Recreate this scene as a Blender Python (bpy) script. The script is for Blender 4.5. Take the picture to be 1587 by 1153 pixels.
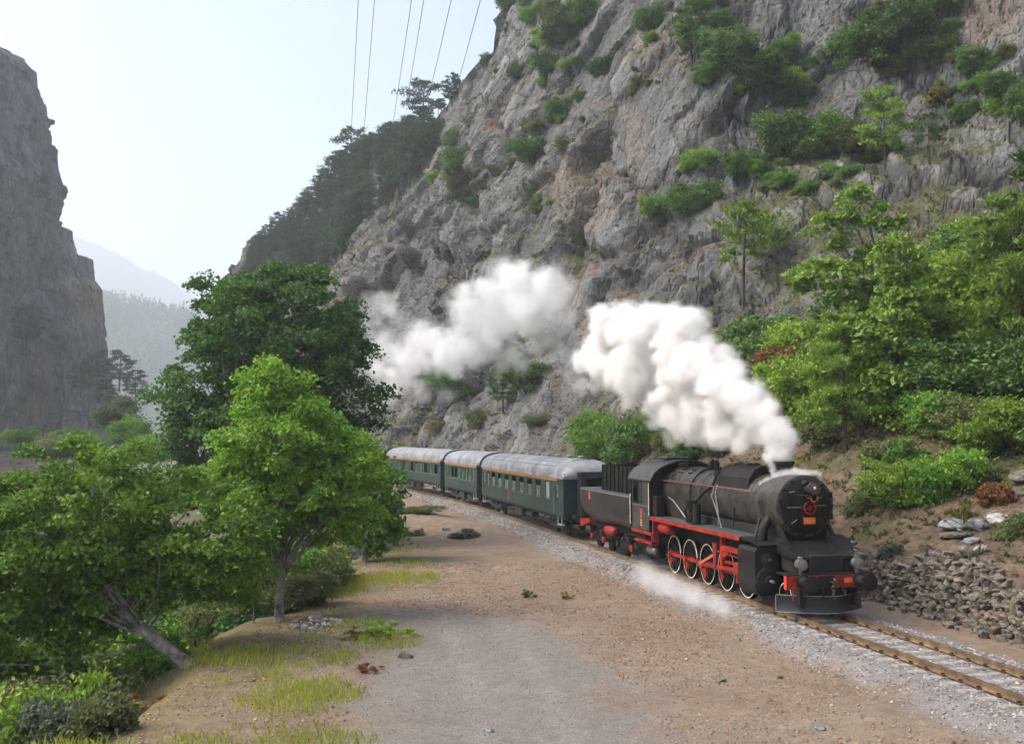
import bpy, math, random
import numpy as np
from mathutils import Vector, Matrix
from mathutils.bvhtree import BVHTree

SC = bpy.context.scene
COL = SC.collection
for o in list(bpy.data.objects):
    bpy.data.objects.remove(o)

# ------------------------------------------------------------------ camera
F_PX, CAM_H, PITCH, ROLL = 1704.5, 5.323, 0.055, -0.006
IW, IH = 1587.0, 1153.0
_F0 = np.array([0, math.cos(PITCH), math.sin(PITCH)])
_U0 = np.array([0, -math.sin(PITCH), math.cos(PITCH)])
_R0 = np.array([1.0, 0, 0])
CR = math.cos(ROLL) * _R0 + math.sin(ROLL) * _U0
CU = -math.sin(ROLL) * _R0 + math.cos(ROLL) * _U0
CF = _F0
CC = np.array([0, 0, CAM_H])
cam_data = bpy.data.cameras.new('camera')
cam = bpy.data.objects.new('camera', cam_data)
COL.objects.link(cam)
cam_data.sensor_width = 36.0
cam_data.lens = 36.0 * F_PX / IW
cam_data.clip_start = 0.1
cam_data.clip_end = 20000
cam.matrix_world = Matrix(((CR[0], CU[0], -CF[0], CC[0]), (CR[1], CU[1], -CF[1], CC[1]), (CR[2], CU[2], -CF[2], CC[2]), (0, 0, 0, 1)))
SC.camera = cam

# ------------------------------------------------------------------ sky, sun, exposure
SUN_EL, SUN_AZ = math.radians(50), math.radians(-100)     # azimuth from +Y (view direction), negative = towards the left
w = bpy.data.worlds.new('World')
SC.world = w
w.use_nodes = True
nt = w.node_tree
nt.nodes.clear()
sky = nt.nodes.new('ShaderNodeTexSky')
sky.sky_type = 'NISHITA'
sky.sun_disc = False
sky.sun_elevation = SUN_EL
sky.sun_rotation = SUN_AZ
sky.altitude = 300
sky.air_density = 1.0
sky.dust_density = 7.0
sky.ozone_density = 1.0
bg = nt.nodes.new('ShaderNodeBackground')
bg.inputs['Strength'].default_value = 0.12
wo = nt.nodes.new('ShaderNodeOutputWorld')
nt.links.new(sky.outputs[0], bg.inputs[0])
nt.links.new(bg.outputs[0], wo.inputs[0])
sun_d = bpy.data.lights.new('sun', 'SUN')
sun_d.energy = 1.5
sun_d.angle = math.radians(35)
sun_d.color = (1.0, 0.96, 0.90)
sun = bpy.data.objects.new('sun', sun_d)
COL.objects.link(sun)
_sd = Vector((math.sin(SUN_AZ) * math.cos(SUN_EL), math.cos(SUN_AZ) * math.cos(SUN_EL), math.sin(SUN_EL)))
sun.rotation_euler = _sd.to_track_quat('Z', 'Y').to_euler()

SC.render.engine = 'CYCLES'
SC.view_settings.view_transform = 'Standard'
SC.view_settings.look = 'None'
SC.view_settings.gamma = 1
SC.view_settings.exposure = 1.4
SC.view_settings.use_curve_mapping = False
cy = SC.cycles
cy.use_denoising = True
try:
    cy.denoiser = 'OPENIMAGEDENOISE'
except Exception:
    pass
cy.max_bounces = 8
cy.diffuse_bounces = 3
cy.glossy_bounces = 2
cy.transmission_bounces = 3
cy.volume_bounces = 6
cy.transparent_max_bounces = 8
cy.volume_step_rate = 1.0
cy.volume_max_steps = 256
cy.use_adaptive_sampling = True
cy.adaptive_threshold = 0.04

# ------------------------------------------------------------------ helpers
rng = np.random.default_rng(7)
random.seed(7)


def px(u, v, D):
    """the world point seen at photograph pixel (u, v) at depth D along the view axis"""
    return CC + D * (CF + (u - IW / 2) / F_PX * CR - (v - IH / 2) / F_PX * CU)


def ray(u, v):
    d = CF + (u - IW / 2) / F_PX * CR - (v - IH / 2) / F_PX * CU
    return d / np.linalg.norm(d)


def tag(o, label=None, cat=None, group=None, kind=None):
    if label: o['label'] = label
    if cat: o['category'] = cat
    if group: o['group'] = group
    if kind: o['kind'] = kind
    return o


def empty(name, loc=(0, 0, 0), rz=0.0, label=None, cat=None, group=None):
    o = bpy.data.objects.new(name, None)
    o.empty_display_size = 0.2
    COL.objects.link(o)
    o.location = loc
    o.rotation_euler = (0, 0, rz)
    return tag(o, label, cat, group)


def npmesh(name, V, Fq, smooth=False):
    """mesh from numpy vertices and a face array (n,3) or (n,4)"""
    me = bpy.data.meshes.new(name)
    V = np.asarray(V, np.float32)
    Fq = np.asarray(Fq, np.int32)
    n, k = Fq.shape
    me.vertices.add(len(V))
    me.vertices.foreach_set('co', V.ravel())
    me.loops.add(n * k)
    me.loops.foreach_set('vertex_index', Fq.ravel())
    me.polygons.add(n)
    me.polygons.foreach_set('loop_start', np.arange(0, n * k, k, dtype=np.int32))
    me.polygons.foreach_set('loop_total', np.full(n, k, np.int32))
    me.polygons.foreach_set('use_smooth', np.full(n, smooth))
    me.update(calc_edges=True)
    return me


def vcol(me, C, name='col'):
    a = me.color_attributes.new(name, 'FLOAT_COLOR', 'POINT')
    C = np.asarray(C, np.float32)
    if C.shape[1] == 3:
        C = np.concatenate([C, np.ones((len(C), 1), np.float32)], 1)
    a.data.foreach_set('color', C.ravel())


def vfloat(me, A, name='rnd'):
    a = me.attributes.new(name, 'FLOAT', 'POINT')
    a.data.foreach_set('value', np.asarray(A, np.float32))


def link(name, me, mat=None, parent=None, loc=None):
    o = bpy.data.objects.new(name, me)
    COL.objects.link(o)
    if mat is not None and len(me.materials) == 0:
        me.materials.append(mat)
    if parent is not None:
        o.parent = parent
    if loc is not None:
        o.location = loc
    return o


# --- numpy noise
def _hash(ix, iy, iz, seed):
    h = (ix.astype(np.int64) * 374761393 + iy.astype(np.int64) * 668265263 + iz.astype(np.int64) * 2147483647 + seed * 974711) & 0xFFFFFFFF
    h = ((h ^ (h >> 13)) * 1274126177) & 0xFFFFFFFF
    h = ((h ^ (h >> 16)) * 2246822519) & 0xFFFFFFFF
    h = h ^ (h >> 15)
    return (h & 0xFFFFFF) / float(0xFFFFFF)


def vnoise(P, seed=0):
    Pi = np.floor(P).astype(np.int64)
    f = P - Pi
    f = f * f * f * (f * (f * 6 - 15) + 10)
    r = 0
    for dx in (0, 1):
        wx = f[:, 0] if dx else 1 - f[:, 0]
        for dy in (0, 1):
            wy = f[:, 1] if dy else 1 - f[:, 1]
            for dz in (0, 1):
                wz = f[:, 2] if dz else 1 - f[:, 2]
                r = r + wx * wy * wz * _hash(Pi[:, 0] + dx, Pi[:, 1] + dy, Pi[:, 2] + dz, seed)
    return r * 2 - 1


def fbm(P, oct=4, seed=0, gain=0.5, lac=2.03):
    a, s, r = 1.0, 0.0, 0
    for i in range(oct):
        r = r + a * vnoise(P, seed + i * 17)
        s += a
        a *= gain
        P = P * lac + 11.3
    return r / s


def ridged(P, oct=4, seed=0):
    a, s, r = 1.0, 0.0, 0
    for i in range(oct):
        r = r + a * (1 - np.abs(vnoise(P, seed + i * 31)) * 2)
        s += a
        a *= 0.5
        P = P * 2.1 + 5.7
    return r / s


def worley(P, seed=0):
    """F1, F2-F1 and a random value of the nearest cell"""
    Pi = np.floor(P).astype(np.int64)
    f1 = np.full(len(P), 9.0)
    f2 = np.full(len(P), 9.0)
    cid = np.zeros(len(P))
    for dx in (-1, 0, 1):
        for dy in (-1, 0, 1):
            for dz in (-1, 0, 1):
                cx, cyy, cz = Pi[:, 0] + dx, Pi[:, 1] + dy, Pi[:, 2] + dz
                qx = cx + _hash(cx, cyy, cz, seed)
                qy = cyy + _hash(cx, cyy, cz, seed + 1)
                qz = cz + _hash(cx, cyy, cz, seed + 2)
                d = np.sqrt((P[:, 0] - qx) ** 2 + (P[:, 1] - qy) ** 2 + (P[:, 2] - qz) ** 2)
                n1 = d < f1
                f2 = np.where(n1, f1, np.minimum(f2, d))
                cid = np.where(n1, _hash(cx, cyy, cz, seed + 3), cid)
                f1 = np.where(n1, d, f1)
    return f1, f2 - f1, cid


def facets(P, seed=0):
    """cellular rock facets: a flat, randomly tilted plate per cell; returns plate height, edge distance, cell value"""
    Pi = np.floor(P).astype(np.int64)
    n = len(P)
    f1 = np.full(n, 9.0)
    f2 = np.full(n, 9.0)
    ht = np.zeros(n)
    cid = np.zeros(n)
    for dx in (-1, 0, 1):
        for dy in (-1, 0, 1):
            for dz in (-1, 0, 1):
                cx, cyy, cz = Pi[:, 0] + dx, Pi[:, 1] + dy, Pi[:, 2] + dz
                ex_ = P[:, 0] - (cx + _hash(cx, cyy, cz, seed))
                ey_ = P[:, 1] - (cyy + _hash(cx, cyy, cz, seed + 1))
                ez_ = P[:, 2] - (cz + _hash(cx, cyy, cz, seed + 2))
                d = np.sqrt(ex_ ** 2 + ey_ ** 2 + ez_ ** 2)
                n1 = d < f1
                f2 = np.where(n1, f1, np.minimum(f2, d))
                v = _hash(cx, cyy, cz, seed + 3)
                t_ = (v - 0.5) + 1.5 * (_hash(cx, cyy, cz, seed + 4) - 0.5) * ex_ + 1.5 * (_hash(cx, cyy, cz, seed + 5) - 0.35) * ez_ + 0.8 * (_hash(cx, cyy, cz, seed + 6) - 0.5) * ey_
                ht = np.where(n1, t_, ht)
                cid = np.where(n1, v, cid)
                f1 = np.where(n1, d, f1)
    return ht, f2 - f1, cid


def sstep(a, b, x):
    t = np.clip((x - a) / (b - a), 0, 1)
    return t * t * (3 - 2 * t)


# --- materials
MATS = {}


def mat(name, base, rough=0.6, metal=0.0, var=0.0, vscale=4.0, bump=0.0, bscale=25.0, tint=None, spec=0.5):
    if name in MATS:
        return MATS[name]
    m = bpy.data.materials.new(name)
    m.use_nodes = True
    t = m.node_tree
    b = t.nodes['Principled BSDF']
    b.inputs['Roughness'].default_value = rough
    b.inputs['Metallic'].default_value = metal
    b.inputs['Specular IOR Level'].default_value = spec
    b.inputs['Base Color'].default_value = (*base, 1)
    tc = t.nodes.new('ShaderNodeTexCoord')
    if var > 0:
        n = t.nodes.new('ShaderNodeTexNoise')
        n.inputs['Scale'].default_value = vscale
        n.inputs['Detail'].default_value = 3
        n.inputs['Roughness'].default_value = 0.65
        t.links.new(tc.outputs['Object'], n.inputs['Vector'])
        r = t.nodes.new('ShaderNodeValToRGB')
        lo = [c * (1 - var) for c in base]
        hi = [min(1, c * (1 + var)) for c in base] if tint is None else tint
        r.color_ramp.elements[0].position = 0.36
        r.color_ramp.elements[0].color = (*lo, 1)
        r.color_ramp.elements[1].position = 0.66
        r.color_ramp.elements[1].color = (*hi, 1)
        t.links.new(n.outputs['Fac'], r.inputs['Fac'])
        t.links.new(r.outputs['Color'], b.inputs['Base Color'])
    if bump > 0:
        n2 = t.nodes.new('ShaderNodeTexNoise')
        n2.inputs['Scale'].default_value = bscale
        n2.inputs['Detail'].default_value = 2
        t.links.new(tc.outputs['Object'], n2.inputs['Vector'])
        bm = t.nodes.new('ShaderNodeBump')
        bm.inputs['Strength'].default_value = bump
        bm.inputs['Distance'].default_value = 0.05
        t.links.new(n2.outputs['Fac'], bm.inputs['Height'])
        t.links.new(bm.outputs['Normal'], b.inputs['Normal'])
    MATS[name] = m
    return m


def mat_vcol(name, rough=0.9, nscale=(1.5, 9.0), namp=(0.35, 0.4), bump=((3.0, 0.4), (14.0, 0.12)), stretch=(1, 1, 1), spec=0.25, crack=None):
    """vertex colour (the surface's own colour) modulated by two noises, with noise relief"""
    m = bpy.data.materials.new(name)
    m.use_nodes = True
    t = m.node_tree
    b = t.nodes['Principled BSDF']
    b.inputs['Roughness'].default_value = rough
    b.inputs['Specular IOR Level'].default_value = spec
    at = t.nodes.new('ShaderNodeVertexColor')
    at.layer_name = 'col'
    tc = t.nodes.new('ShaderNodeTexCoord')
    mp = t.nodes.new('ShaderNodeMapping')
    mp.inputs['Scale'].default_value = stretch
    t.links.new(tc.outputs['Object'], mp.inputs['Vector'])
    cur = at.outputs['Color']
    for s, a in zip(nscale, namp):
        n = t.nodes.new('ShaderNodeTexNoise')
        n.inputs['Scale'].default_value = s
        n.inputs['Detail'].default_value = 3
        n.inputs['Roughness'].default_value = 0.7
        t.links.new(mp.outputs[0], n.inputs['Vector'])
        mr = t.nodes.new('ShaderNodeMapRange')
        mr.inputs['From Min'].default_value = 0.3
        mr.inputs['From Max'].default_value = 0.7
        mr.inputs['To Min'].default_value = 1 - a
        mr.inputs['To Max'].default_value = 1 + a
        t.links.new(n.outputs['Fac'], mr.inputs['Value'])
        mx = t.nodes.new('ShaderNodeVectorMath')
        mx.operation = 'SCALE'
        t.links.new(cur, mx.inputs[0])
        t.links.new(mr.outputs[0], mx.inputs['Scale'])
        cur = mx.outputs[0]
    hsum = None
    for s, d in bump:
        n = t.nodes.new('ShaderNodeTexNoise')
        n.inputs['Scale'].default_value = s
        n.inputs['Detail'].default_value = 3
        n.inputs['Roughness'].default_value = 0.65
        t.links.new(mp.outputs[0], n.inputs['Vector'])
        mm = t.nodes.new('ShaderNodeMath')
        mm.operation = 'MULTIPLY'
        mm.inputs[1].default_value = d
        t.links.new(n.outputs['Fac'], mm.inputs[0])
        if hsum is None:
            hsum = mm.outputs[0]
        else:
            ad = t.nodes.new('ShaderNodeMath')
            t.links.new(hsum, ad.inputs[0])
            t.links.new(mm.outputs[0], ad.inputs[1])
            hsum = ad.outputs[0]
    if crack:
        vo = t.nodes.new('ShaderNodeTexVoronoi')
        vo.feature = 'DISTANCE_TO_EDGE'
        vo.inputs['Scale'].default_value = crack[0]
        wv = t.nodes.new('ShaderNodeTexNoise')
        wv.inputs['Scale'].default_value = crack[0] * 1.3
        wv.inputs['Detail'].default_value = 1
        t.links.new(mp.outputs[0], wv.inputs['Vector'])
        sc_ = t.nodes.new('ShaderNodeVectorMath')
        sc_.operation = 'MULTIPLY_ADD'
        k = 1.2 / crack[0]
        sc_.inputs[1].default_value = (k, k, k)
        t.links.new(wv.outputs['Color'], sc_.inputs[0])
        t.links.new(mp.outputs[0], sc_.inputs[2])
        t.links.new(sc_.outputs[0], vo.inputs['Vector'])
        mr = t.nodes.new('ShaderNodeMapRange')
        mr.inputs['From Max'].default_value = 0.12
        mr.inputs['To Max'].default_value = crack[1]
        t.links.new(vo.outputs['Distance'], mr.inputs['Value'])
        ad = t.nodes.new('ShaderNodeMath')
        t.links.new(hsum, ad.inputs[0])
        t.links.new(mr.outputs[0], ad.inputs[1])
        hsum = ad.outputs[0]
    bm = t.nodes.new('ShaderNodeBump')
    bm.inputs['Strength'].default_value = 1.0
    bm.inputs['Distance'].default_value = 1.0
    t.links.new(hsum, bm.inputs['Height'])
    t.links.new(bm.outputs['Normal'], b.inputs['Normal'])
    t.links.new(cur, b.inputs['Base Color'])
    return m


def mat_leaf(name, dark, light, accent=None, trans=0.45):
    """leaf: colour runs from dark to light with a random value per leaf; part of the light passes through"""
    m = bpy.data.materials.new(name)
    m.use_nodes = True
    t = m.node_tree
    t.nodes.remove(t.nodes['Principled BSDF'])
    at = t.nodes.new('ShaderNodeAttribute')
    at.attribute_name = 'rnd'
    r = t.nodes.new('ShaderNodeValToRGB')
    e = r.color_ramp.elements
    e[0].color = (*dark, 1)
    e[1].color = (*light, 1)
    e[1].position = 0.93 if accent else 1.0
    if accent:
        x = e.new(0.985)
        x.color = (*accent, 1)
    t.links.new(at.outputs['Fac'], r.inputs['Fac'])
    oi = t.nodes.new('ShaderNodeObjectInfo')
    mr = t.nodes.new('ShaderNodeMapRange')
    mr.inputs['To Min'].default_value = 0.8
    mr.inputs['To Max'].default_value = 1.2
    t.links.new(oi.outputs['Random'], mr.inputs['Value'])
    vm = t.nodes.new('ShaderNodeVectorMath')
    vm.operation = 'SCALE'
    t.links.new(r.outputs['Color'], vm.inputs[0])
    t.links.new(mr.outputs[0], vm.inputs['Scale'])
    d = t.nodes.new('ShaderNodeBsdfDiffuse')
    tr = t.nodes.new('ShaderNodeBsdfTranslucent')
    g = t.nodes.new('ShaderNodeBsdfGlossy')
    g.inputs['Roughness'].default_value = 0.55
    g.inputs['Color'].default_value = (0.6, 0.65, 0.6, 1)
    t.links.new(vm.outputs[0], d.inputs['Color'])
    t.links.new(vm.outputs[0], tr.inputs['Color'])
    mx = t.nodes.new('ShaderNodeMixShader')
    mx.inputs[0].default_value = trans
    t.links.new(d.outputs[0], mx.inputs[1])
    t.links.new(tr.outputs[0], mx.inputs[2])
    m2 = t.nodes.new('ShaderNodeMixShader')
    m2.inputs[0].default_value = 0.04
    t.links.new(mx.outputs[0], m2.inputs[1])
    t.links.new(g.outputs[0], m2.inputs[2])
    t.links.new(m2.outputs[0], t.nodes['Material Output'].inputs['Surface'])
    return m


# --- piecewise mesh builder for man-made things
class MB:
    def __init__(s):
        s.v, s.f = [], []

    def add(s, v, f):
        n = len(s.v)
        s.v += [tuple(p) for p in v]
        s.f += [tuple(i + n for i in q) for q in f]
        return s

    def box(s, x0, x1, y0, y1, z0, z1):
        v = [(x, y, z) for x in (x0, x1) for y in (y0, y1) for z in (z0, z1)]
        return s.add(v, [(0, 1, 3, 2), (4, 6, 7, 5), (0, 4, 5, 1), (2, 3, 7, 6), (0, 2, 6, 4), (1, 5, 7, 3)])

    def bbox(s, x0, x1, y0, y1, z0, z1, b=0.02):
        """box with chamfered edges along all axes (24 vertices)"""
        b = min(b, (x1 - x0) / 2.2, (y1 - y0) / 2.2, (z1 - z0) / 2.2)
        c = [(x0, x1), (y0, y1), (z0, z1)]
        v, idx = [], {}
        for i in (0, 1):
            for j in (0, 1):
                for k in (0, 1):
                    for a in range(3):
                        p = [c[0][i], c[1][j], c[2][k]]
                        for q in range(3):
                            if q != a:
                                p[q] += b if (i, j, k)[q] == 0 else -b
                        idx[(i, j, k, a)] = len(v)
                        v.append(p)
        f = []
        for a in range(3):
            o1, o2 = (a + 1) % 3, (a + 2) % 3
            for sd in (0, 1):
                q = []
                for (p1, p2) in ((0, 0), (1, 0), (1, 1), (0, 1)):
                    k = [0, 0, 0]
                    k[a], k[o1], k[o2] = sd, p1, p2
                    q.append(idx[(*k, a)])
                f.append(q if sd else q[::-1])
            for p1 in (0, 1):
                for p2 in (0, 1):
                    k0, k1 = [0, 0, 0], [0, 0, 0]
                    k0[a], k1[a] = 0, 1
                    k0[o1] = k1[o1] = p1
                    k0[o2] = k1[o2] = p2
                    q = [idx[(*k0, o1)], idx[(*k0, o2)], idx[(*k1, o2)], idx[(*k1, o1)]]
                    f.append(q if p1 == p2 else q[::-1])
        for i in (0, 1):
            for j in (0, 1):
                for k in (0, 1):
                    q = [idx[(i, j, k, 0)], idx[(i, j, k, 1)], idx[(i, j, k, 2)]]
                    f.append(q if (i + j + k) % 2 else q[::-1])
        return s.add(v, f)

    def lathe(s, prof, origin=(0, 0, 0), axis='x', n=24, a0=0.0, a1=2 * math.pi):
        """prof: (along, radius) pairs, turned about an axis"""
        full = abs(a1 - a0 - 2 * math.pi) < 1e-6
        m = n if full else n + 1
        v, f = [], []
        for (h, r) in prof:
            for i in range(m):
                t = a0 + (a1 - a0) * i / n
                c, q = r * math.cos(t), r * math.sin(t)
                p = {'x': (h, c, q), 'y': (q, h, c), 'z': (c, q, h)}[axis]
                v.append((p[0] + origin[0], p[1] + origin[1], p[2] + origin[2]))
        for j in range(len(prof) - 1):
            for i in range(n):
                k = (i + 1) % m
                f.append((j * m + i, j * m + k, (j + 1) * m + k, (j + 1) * m + i))
        return s.add(v, f)

    def cyl(s, p0, p1, r, r1=None, n=12, cap=True):
        p0, p1 = Vector(p0), Vector(p1)
        d = (p1 - p0).normalized()
        a = d.orthogonal().normalized()
        b = d.cross(a)
        r1 = r if r1 is None else r1
        v = []
        for p, q in ((p0, r), (p1, r1)):
            for i in range(n):
                t = 2 * math.pi * i / n
                v.append(p + (a * math.cos(t) + b * math.sin(t)) * q)
        f = [(i, (i + 1) % n, n + (i + 1) % n, n + i) for i in range(n)]
        if cap:
            f += [tuple(range(n))[::-1], tuple(range(n, 2 * n))]
        return s.add(v, f)

    def tube(s, pts, r, n=6, r1=None):
        pts = [Vector(p) for p in pts]
        v, f = [], []
        up = None
        for i, p in enumerate(pts):
            d = (pts[min(i + 1, len(pts) - 1)] - pts[max(i - 1, 0)]).normalized()
            if up is None:
                up = d.orthogonal().normalized()
            up = (up - d * up.dot(d)).normalized()
            b = d.cross(up)
            t_ = i / max(1, len(pts) - 1)
            rr = r if r1 is None else r + (r1 - r) * t_
            for k in range(n):
                t = 2 * math.pi * k / n
                v.append(p + (up * math.cos(t) + b * math.sin(t)) * rr)
        for i in range(len(pts) - 1):
            for k in range(n):
                f.append((i * n + k, i * n + (k + 1) % n, (i + 1) * n + (k + 1) % n, (i + 1) * n + k))
        f += [tuple(range(n))[::-1], tuple(range((len(pts) - 1) * n, len(pts) * n))]
        return s.add(v, f)

    def prism(s, poly, a0, a1, axis='y'):
        """poly of 2-D points extruded along an axis; axis y: (x,z), x: (y,z), z: (x,y)"""
        n = len(poly)
        v = []
        for a in (a0, a1):
            for (p, q) in poly:
                v.append({'y': (p, a, q), 'x': (a, p, q), 'z': (p, q, a)}[axis])
        f = [(i, (i + 1) % n, n + (i + 1) % n, n + i) for i in range(n)]
        f += [tuple(range(n))[::-1], tuple(range(n, 2 * n))]
        return s.add(v, f)

    def mesh(s, name, smooth=False, angle=35):
        me = bpy.data.meshes.new(name)
        me.from_pydata(s.v, [], s.f)
        me.update()
        import bmesh
        bm = bmesh.new()
        bm.from_mesh(me)
        bmesh.ops.recalc_face_normals(bm, faces=bm.faces)
        if smooth:
            for f in bm.faces:
                f.smooth = True
            for e in bm.edges:
                if len(e.link_faces) == 2 and e.calc_face_angle(0) > math.radians(angle):
                    e.smooth = False
        bm.to_mesh(me)
        bm.free()
        return me

    def build(s, name, m, parent=None, smooth=False, loc=None):
        return link(name, s.mesh(name, smooth), m, parent, loc)


def copy_tree(o, parent=None):
    c = o.copy()
    COL.objects.link(c)
    if parent is not None:
        c.parent = parent
    for ch in [x for x in o.children]:
        copy_tree(ch, c)
    return c
# ================================================================== the line of the track
FRONT = np.array([9.2, 31.1])


def heading(s):
    """angle of the track from the view axis (towards the left going back), s metres behind the buffers"""
    return np.radians(np.interp(s, [-60, -14, 0, 26, 47, 60, 75, 100, 150, 220], [6, 10.5, 12.0, 12.0, 13.4, 15.5, 17.5, 21, 27, 32]))


S_ = np.arange(0, 200, 0.25)
_hx = -np.sin(heading(S_)) * 0.25
_hy = np.cos(heading(S_)) * 0.25
TX = np.concatenate([[0], np.cumsum(_hx)])[:-1] + FRONT[0]
TY = np.concatenate([[0], np.cumsum(_hy)])[:-1] + FRONT[1]
Sn = np.arange(0, -50, -0.25)
_hx = np.sin(heading(Sn)) * 0.25
_hy = -np.cos(heading(Sn)) * 0.25
TXn = np.concatenate([[0], np.cumsum(_hx)])[:-1] + FRONT[0]
TYn = np.concatenate([[0], np.cumsum(_hy)])[:-1] + FRONT[1]
TS = np.concatenate([Sn[::-1], S_[1:]])
TX = np.concatenate([TXn[::-1], TX[1:]])
TY = np.concatenate([TYn[::-1], TY[1:]])


def track(s):
    """centre of the track and heading angle (rotation about z of a vehicle facing forward)"""
    x, y = np.interp(s, TS, TX), np.interp(s, TS, TY)
    h = heading(s)
    return x, y, h


def offside(x, y):
    """signed distance from the track's centre line, positive towards the mountain"""
    xt = np.interp(y, TY, TX)
    s = np.interp(y, TY, TS)
    return (x - xt) * np.cos(heading(s))


# ================================================================== ground
EDGE_Y = np.array([-40, 10, 16, 20.5, 24, 28, 34, 45, 55, 66, 80, 100, 140, 300])
EDGE_X = np.array([-8, -7.8, -7.9, -7.7, -7.3, -7.3, -7.0, -6.3, -6.3, -8.2, -12.0, -18, -32, -90])


def ground_z(x, y):
    d = offside(x, y)
    P = np.stack([x, y, 0 * x], 1)
    z = -0.47 + 0.07 * fbm(P * 0.35, 3, 3) + 0.03 * fbm(P * 1.5, 3, 9)
    ad = np.abs(d)
    # trackbed
    bed = np.where(ad < 1.7, -0.205, -0.205 - (ad - 1.7) * 0.42)
    z = np.maximum(z, np.where(ad < 2.6, bed, -9))
    # rise of the trackside bank towards the far end
    z = z + 0.55 * sstep(55, 70, y) * sstep(-9, -4.5, d) * sstep(-1.8, -3.0, d) * (0.5 + 0.5 * vnoise(P * 0.2, 5))
    # low mound near the trees and the verge
    z = z + 0.5 * np.exp(-((x + 7.0) / 2.5) ** 2 - ((y - 71) / 5.0) ** 2)
    # bank falling to the river
    ex = np.interp(y, EDGE_Y, EDGE_X) + 0.8 * vnoise(P * 0.3, 8)
    k = ex - x
    drop = np.where(k > 0, np.minimum(6.0, 0.10 * np.minimum(k, 1.2) + 0.62 * np.maximum(k - 1.0, 0)), 0)
    z = z - drop + 0.22 * sstep(0, 2, k) * fbm(P * 0.9, 3, 4)
    # mountain side stays flat (the mountain covers it)
    return z


def ground_colour(P):
    x, y = P[:, 0], P[:, 1]
    d = offside(x, y)
    tan = np.array([0.205, 0.160, 0.120])
    pink = np.array([0.185, 0.136, 0.098])
    grey = np.array([0.182, 0.166, 0.150])
    bal = np.array([0.20, 0.195, 0.20])
    oli = np.array([0.16, 0.135, 0.06])
    Q = np.stack([x, y, 0 * x], 1)
    n1 = fbm(Q * 0.45, 4, 21)
    n2 = fbm(Q * 1.3, 4, 22)
    n3 = fbm(Q * 4.5, 3, 23)
    c = tan[None] * (1 + 0.22 * n2 + 0.2 * n3)[:, None]
    k = sstep(-0.3, 0.5, n1 + 0.35 * n2)[:, None]
    c = c * (1 - k) + pink[None] * (1 + 0.25 * n3)[:, None] * k
    # the grey gravel pull-off in front of the camera
    gx = np.interp(y, [0, 14, 20, 26, 31, 35, 38], [-0.3, -0.3, -0.2, -0.4, -1.0, -3.0, -5])
    gw = np.interp(y, [0, 14, 20, 26, 31, 35, 38], [3.4, 3.2, 3.2, 3.0, 2.8, 2.4, 0.2])
    g = sstep(1.1, -1.3, np.abs(x - gx) - gw + 1.6 * n1 + 1.2 * n2 + 0.9 * n3) * sstep(39, 33, y) * 0.9
    g = np.clip(g, 0, 1)[:, None]
    c = c * (1 - g) + grey[None] * (1 + 0.15 * n3)[:, None] * g
    # wheel tracks of the pull-off, packed paler
    rx = np.interp(y, [0, 14, 22, 30, 36, 42, 50, 60], [0.6, 0.5, 0.2, -0.6, -1.6, -2.6, -3.6, -5.0])
    rt = (np.exp(-((np.abs(x - rx) - 0.85) / 0.28) ** 2) * (0.55 + 0.6 * n1) * sstep(60, 48, y))[:, None]
    c = c * (1 + 0.22 * np.clip(rt, 0, 1))
    # ballast
    b = sstep(2.7, 1.8, np.abs(d) + 0.9 * n1 + 0.6 * n2)[:, None] * 0.8
    c = c * (1 - b) + bal[None] * b
    # verge with thin grass, and the bank
    ex = np.interp(y, EDGE_Y, EDGE_X)
    v = sstep(3.2, 0.2, x - ex + 1.6 * n1 + 0.8 * n2)[:, None] * 0.75
    c = c * (1 - v) + oli[None] * (1 + 0.4 * n3)[:, None] * v
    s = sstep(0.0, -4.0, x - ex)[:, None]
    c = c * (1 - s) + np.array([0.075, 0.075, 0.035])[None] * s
    return np.clip(c, 0.01, 1)


gx = np.concatenate([np.arange(-60, -15, 1.5), np.arange(-15, 16, 0.2), np.arange(16, 45, 1.5)])
gy = np.concatenate([np.arange(-40, 6, 2.0), np.arange(6, 60, 0.2), np.arange(60, 110, 0.5), np.arange(110, 300, 4)])
GX, GY = np.meshgrid(gx, gy)
gv = np.stack([GX.ravel(), GY.ravel()], 1)
gz = ground_z(gv[:, 0], gv[:, 1])
GV = np.concatenate([gv, gz[:, None]], 1)


def grid_faces(nr, nc):
    i = np.arange(nr * nc).reshape(nr, nc)
    return np.stack([i[:-1, :-1].ravel(), i[:-1, 1:].ravel(), i[1:, 1:].ravel(), i[1:, :-1].ravel()], 1)


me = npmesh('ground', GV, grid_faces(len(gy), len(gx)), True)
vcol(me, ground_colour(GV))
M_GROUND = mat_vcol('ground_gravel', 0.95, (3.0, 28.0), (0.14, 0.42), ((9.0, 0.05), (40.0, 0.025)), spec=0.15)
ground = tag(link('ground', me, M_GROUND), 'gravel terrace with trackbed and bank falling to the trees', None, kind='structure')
GBVH = BVHTree.FromPolygons([tuple(p) for p in GV], [tuple(int(k) for k in q) for q in grid_faces(len(gy), len(gx))])


def gz1(x, y):
    return float(ground_z(np.array([x]), np.array([y]))[0])


def gpx(u, v):
    """point of the ground seen at a photograph pixel"""
    h = GBVH.ray_cast(Vector(CC), Vector(ray(u, v)))
    return np.array(h[0]) if h[0] is not None else None


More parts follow.
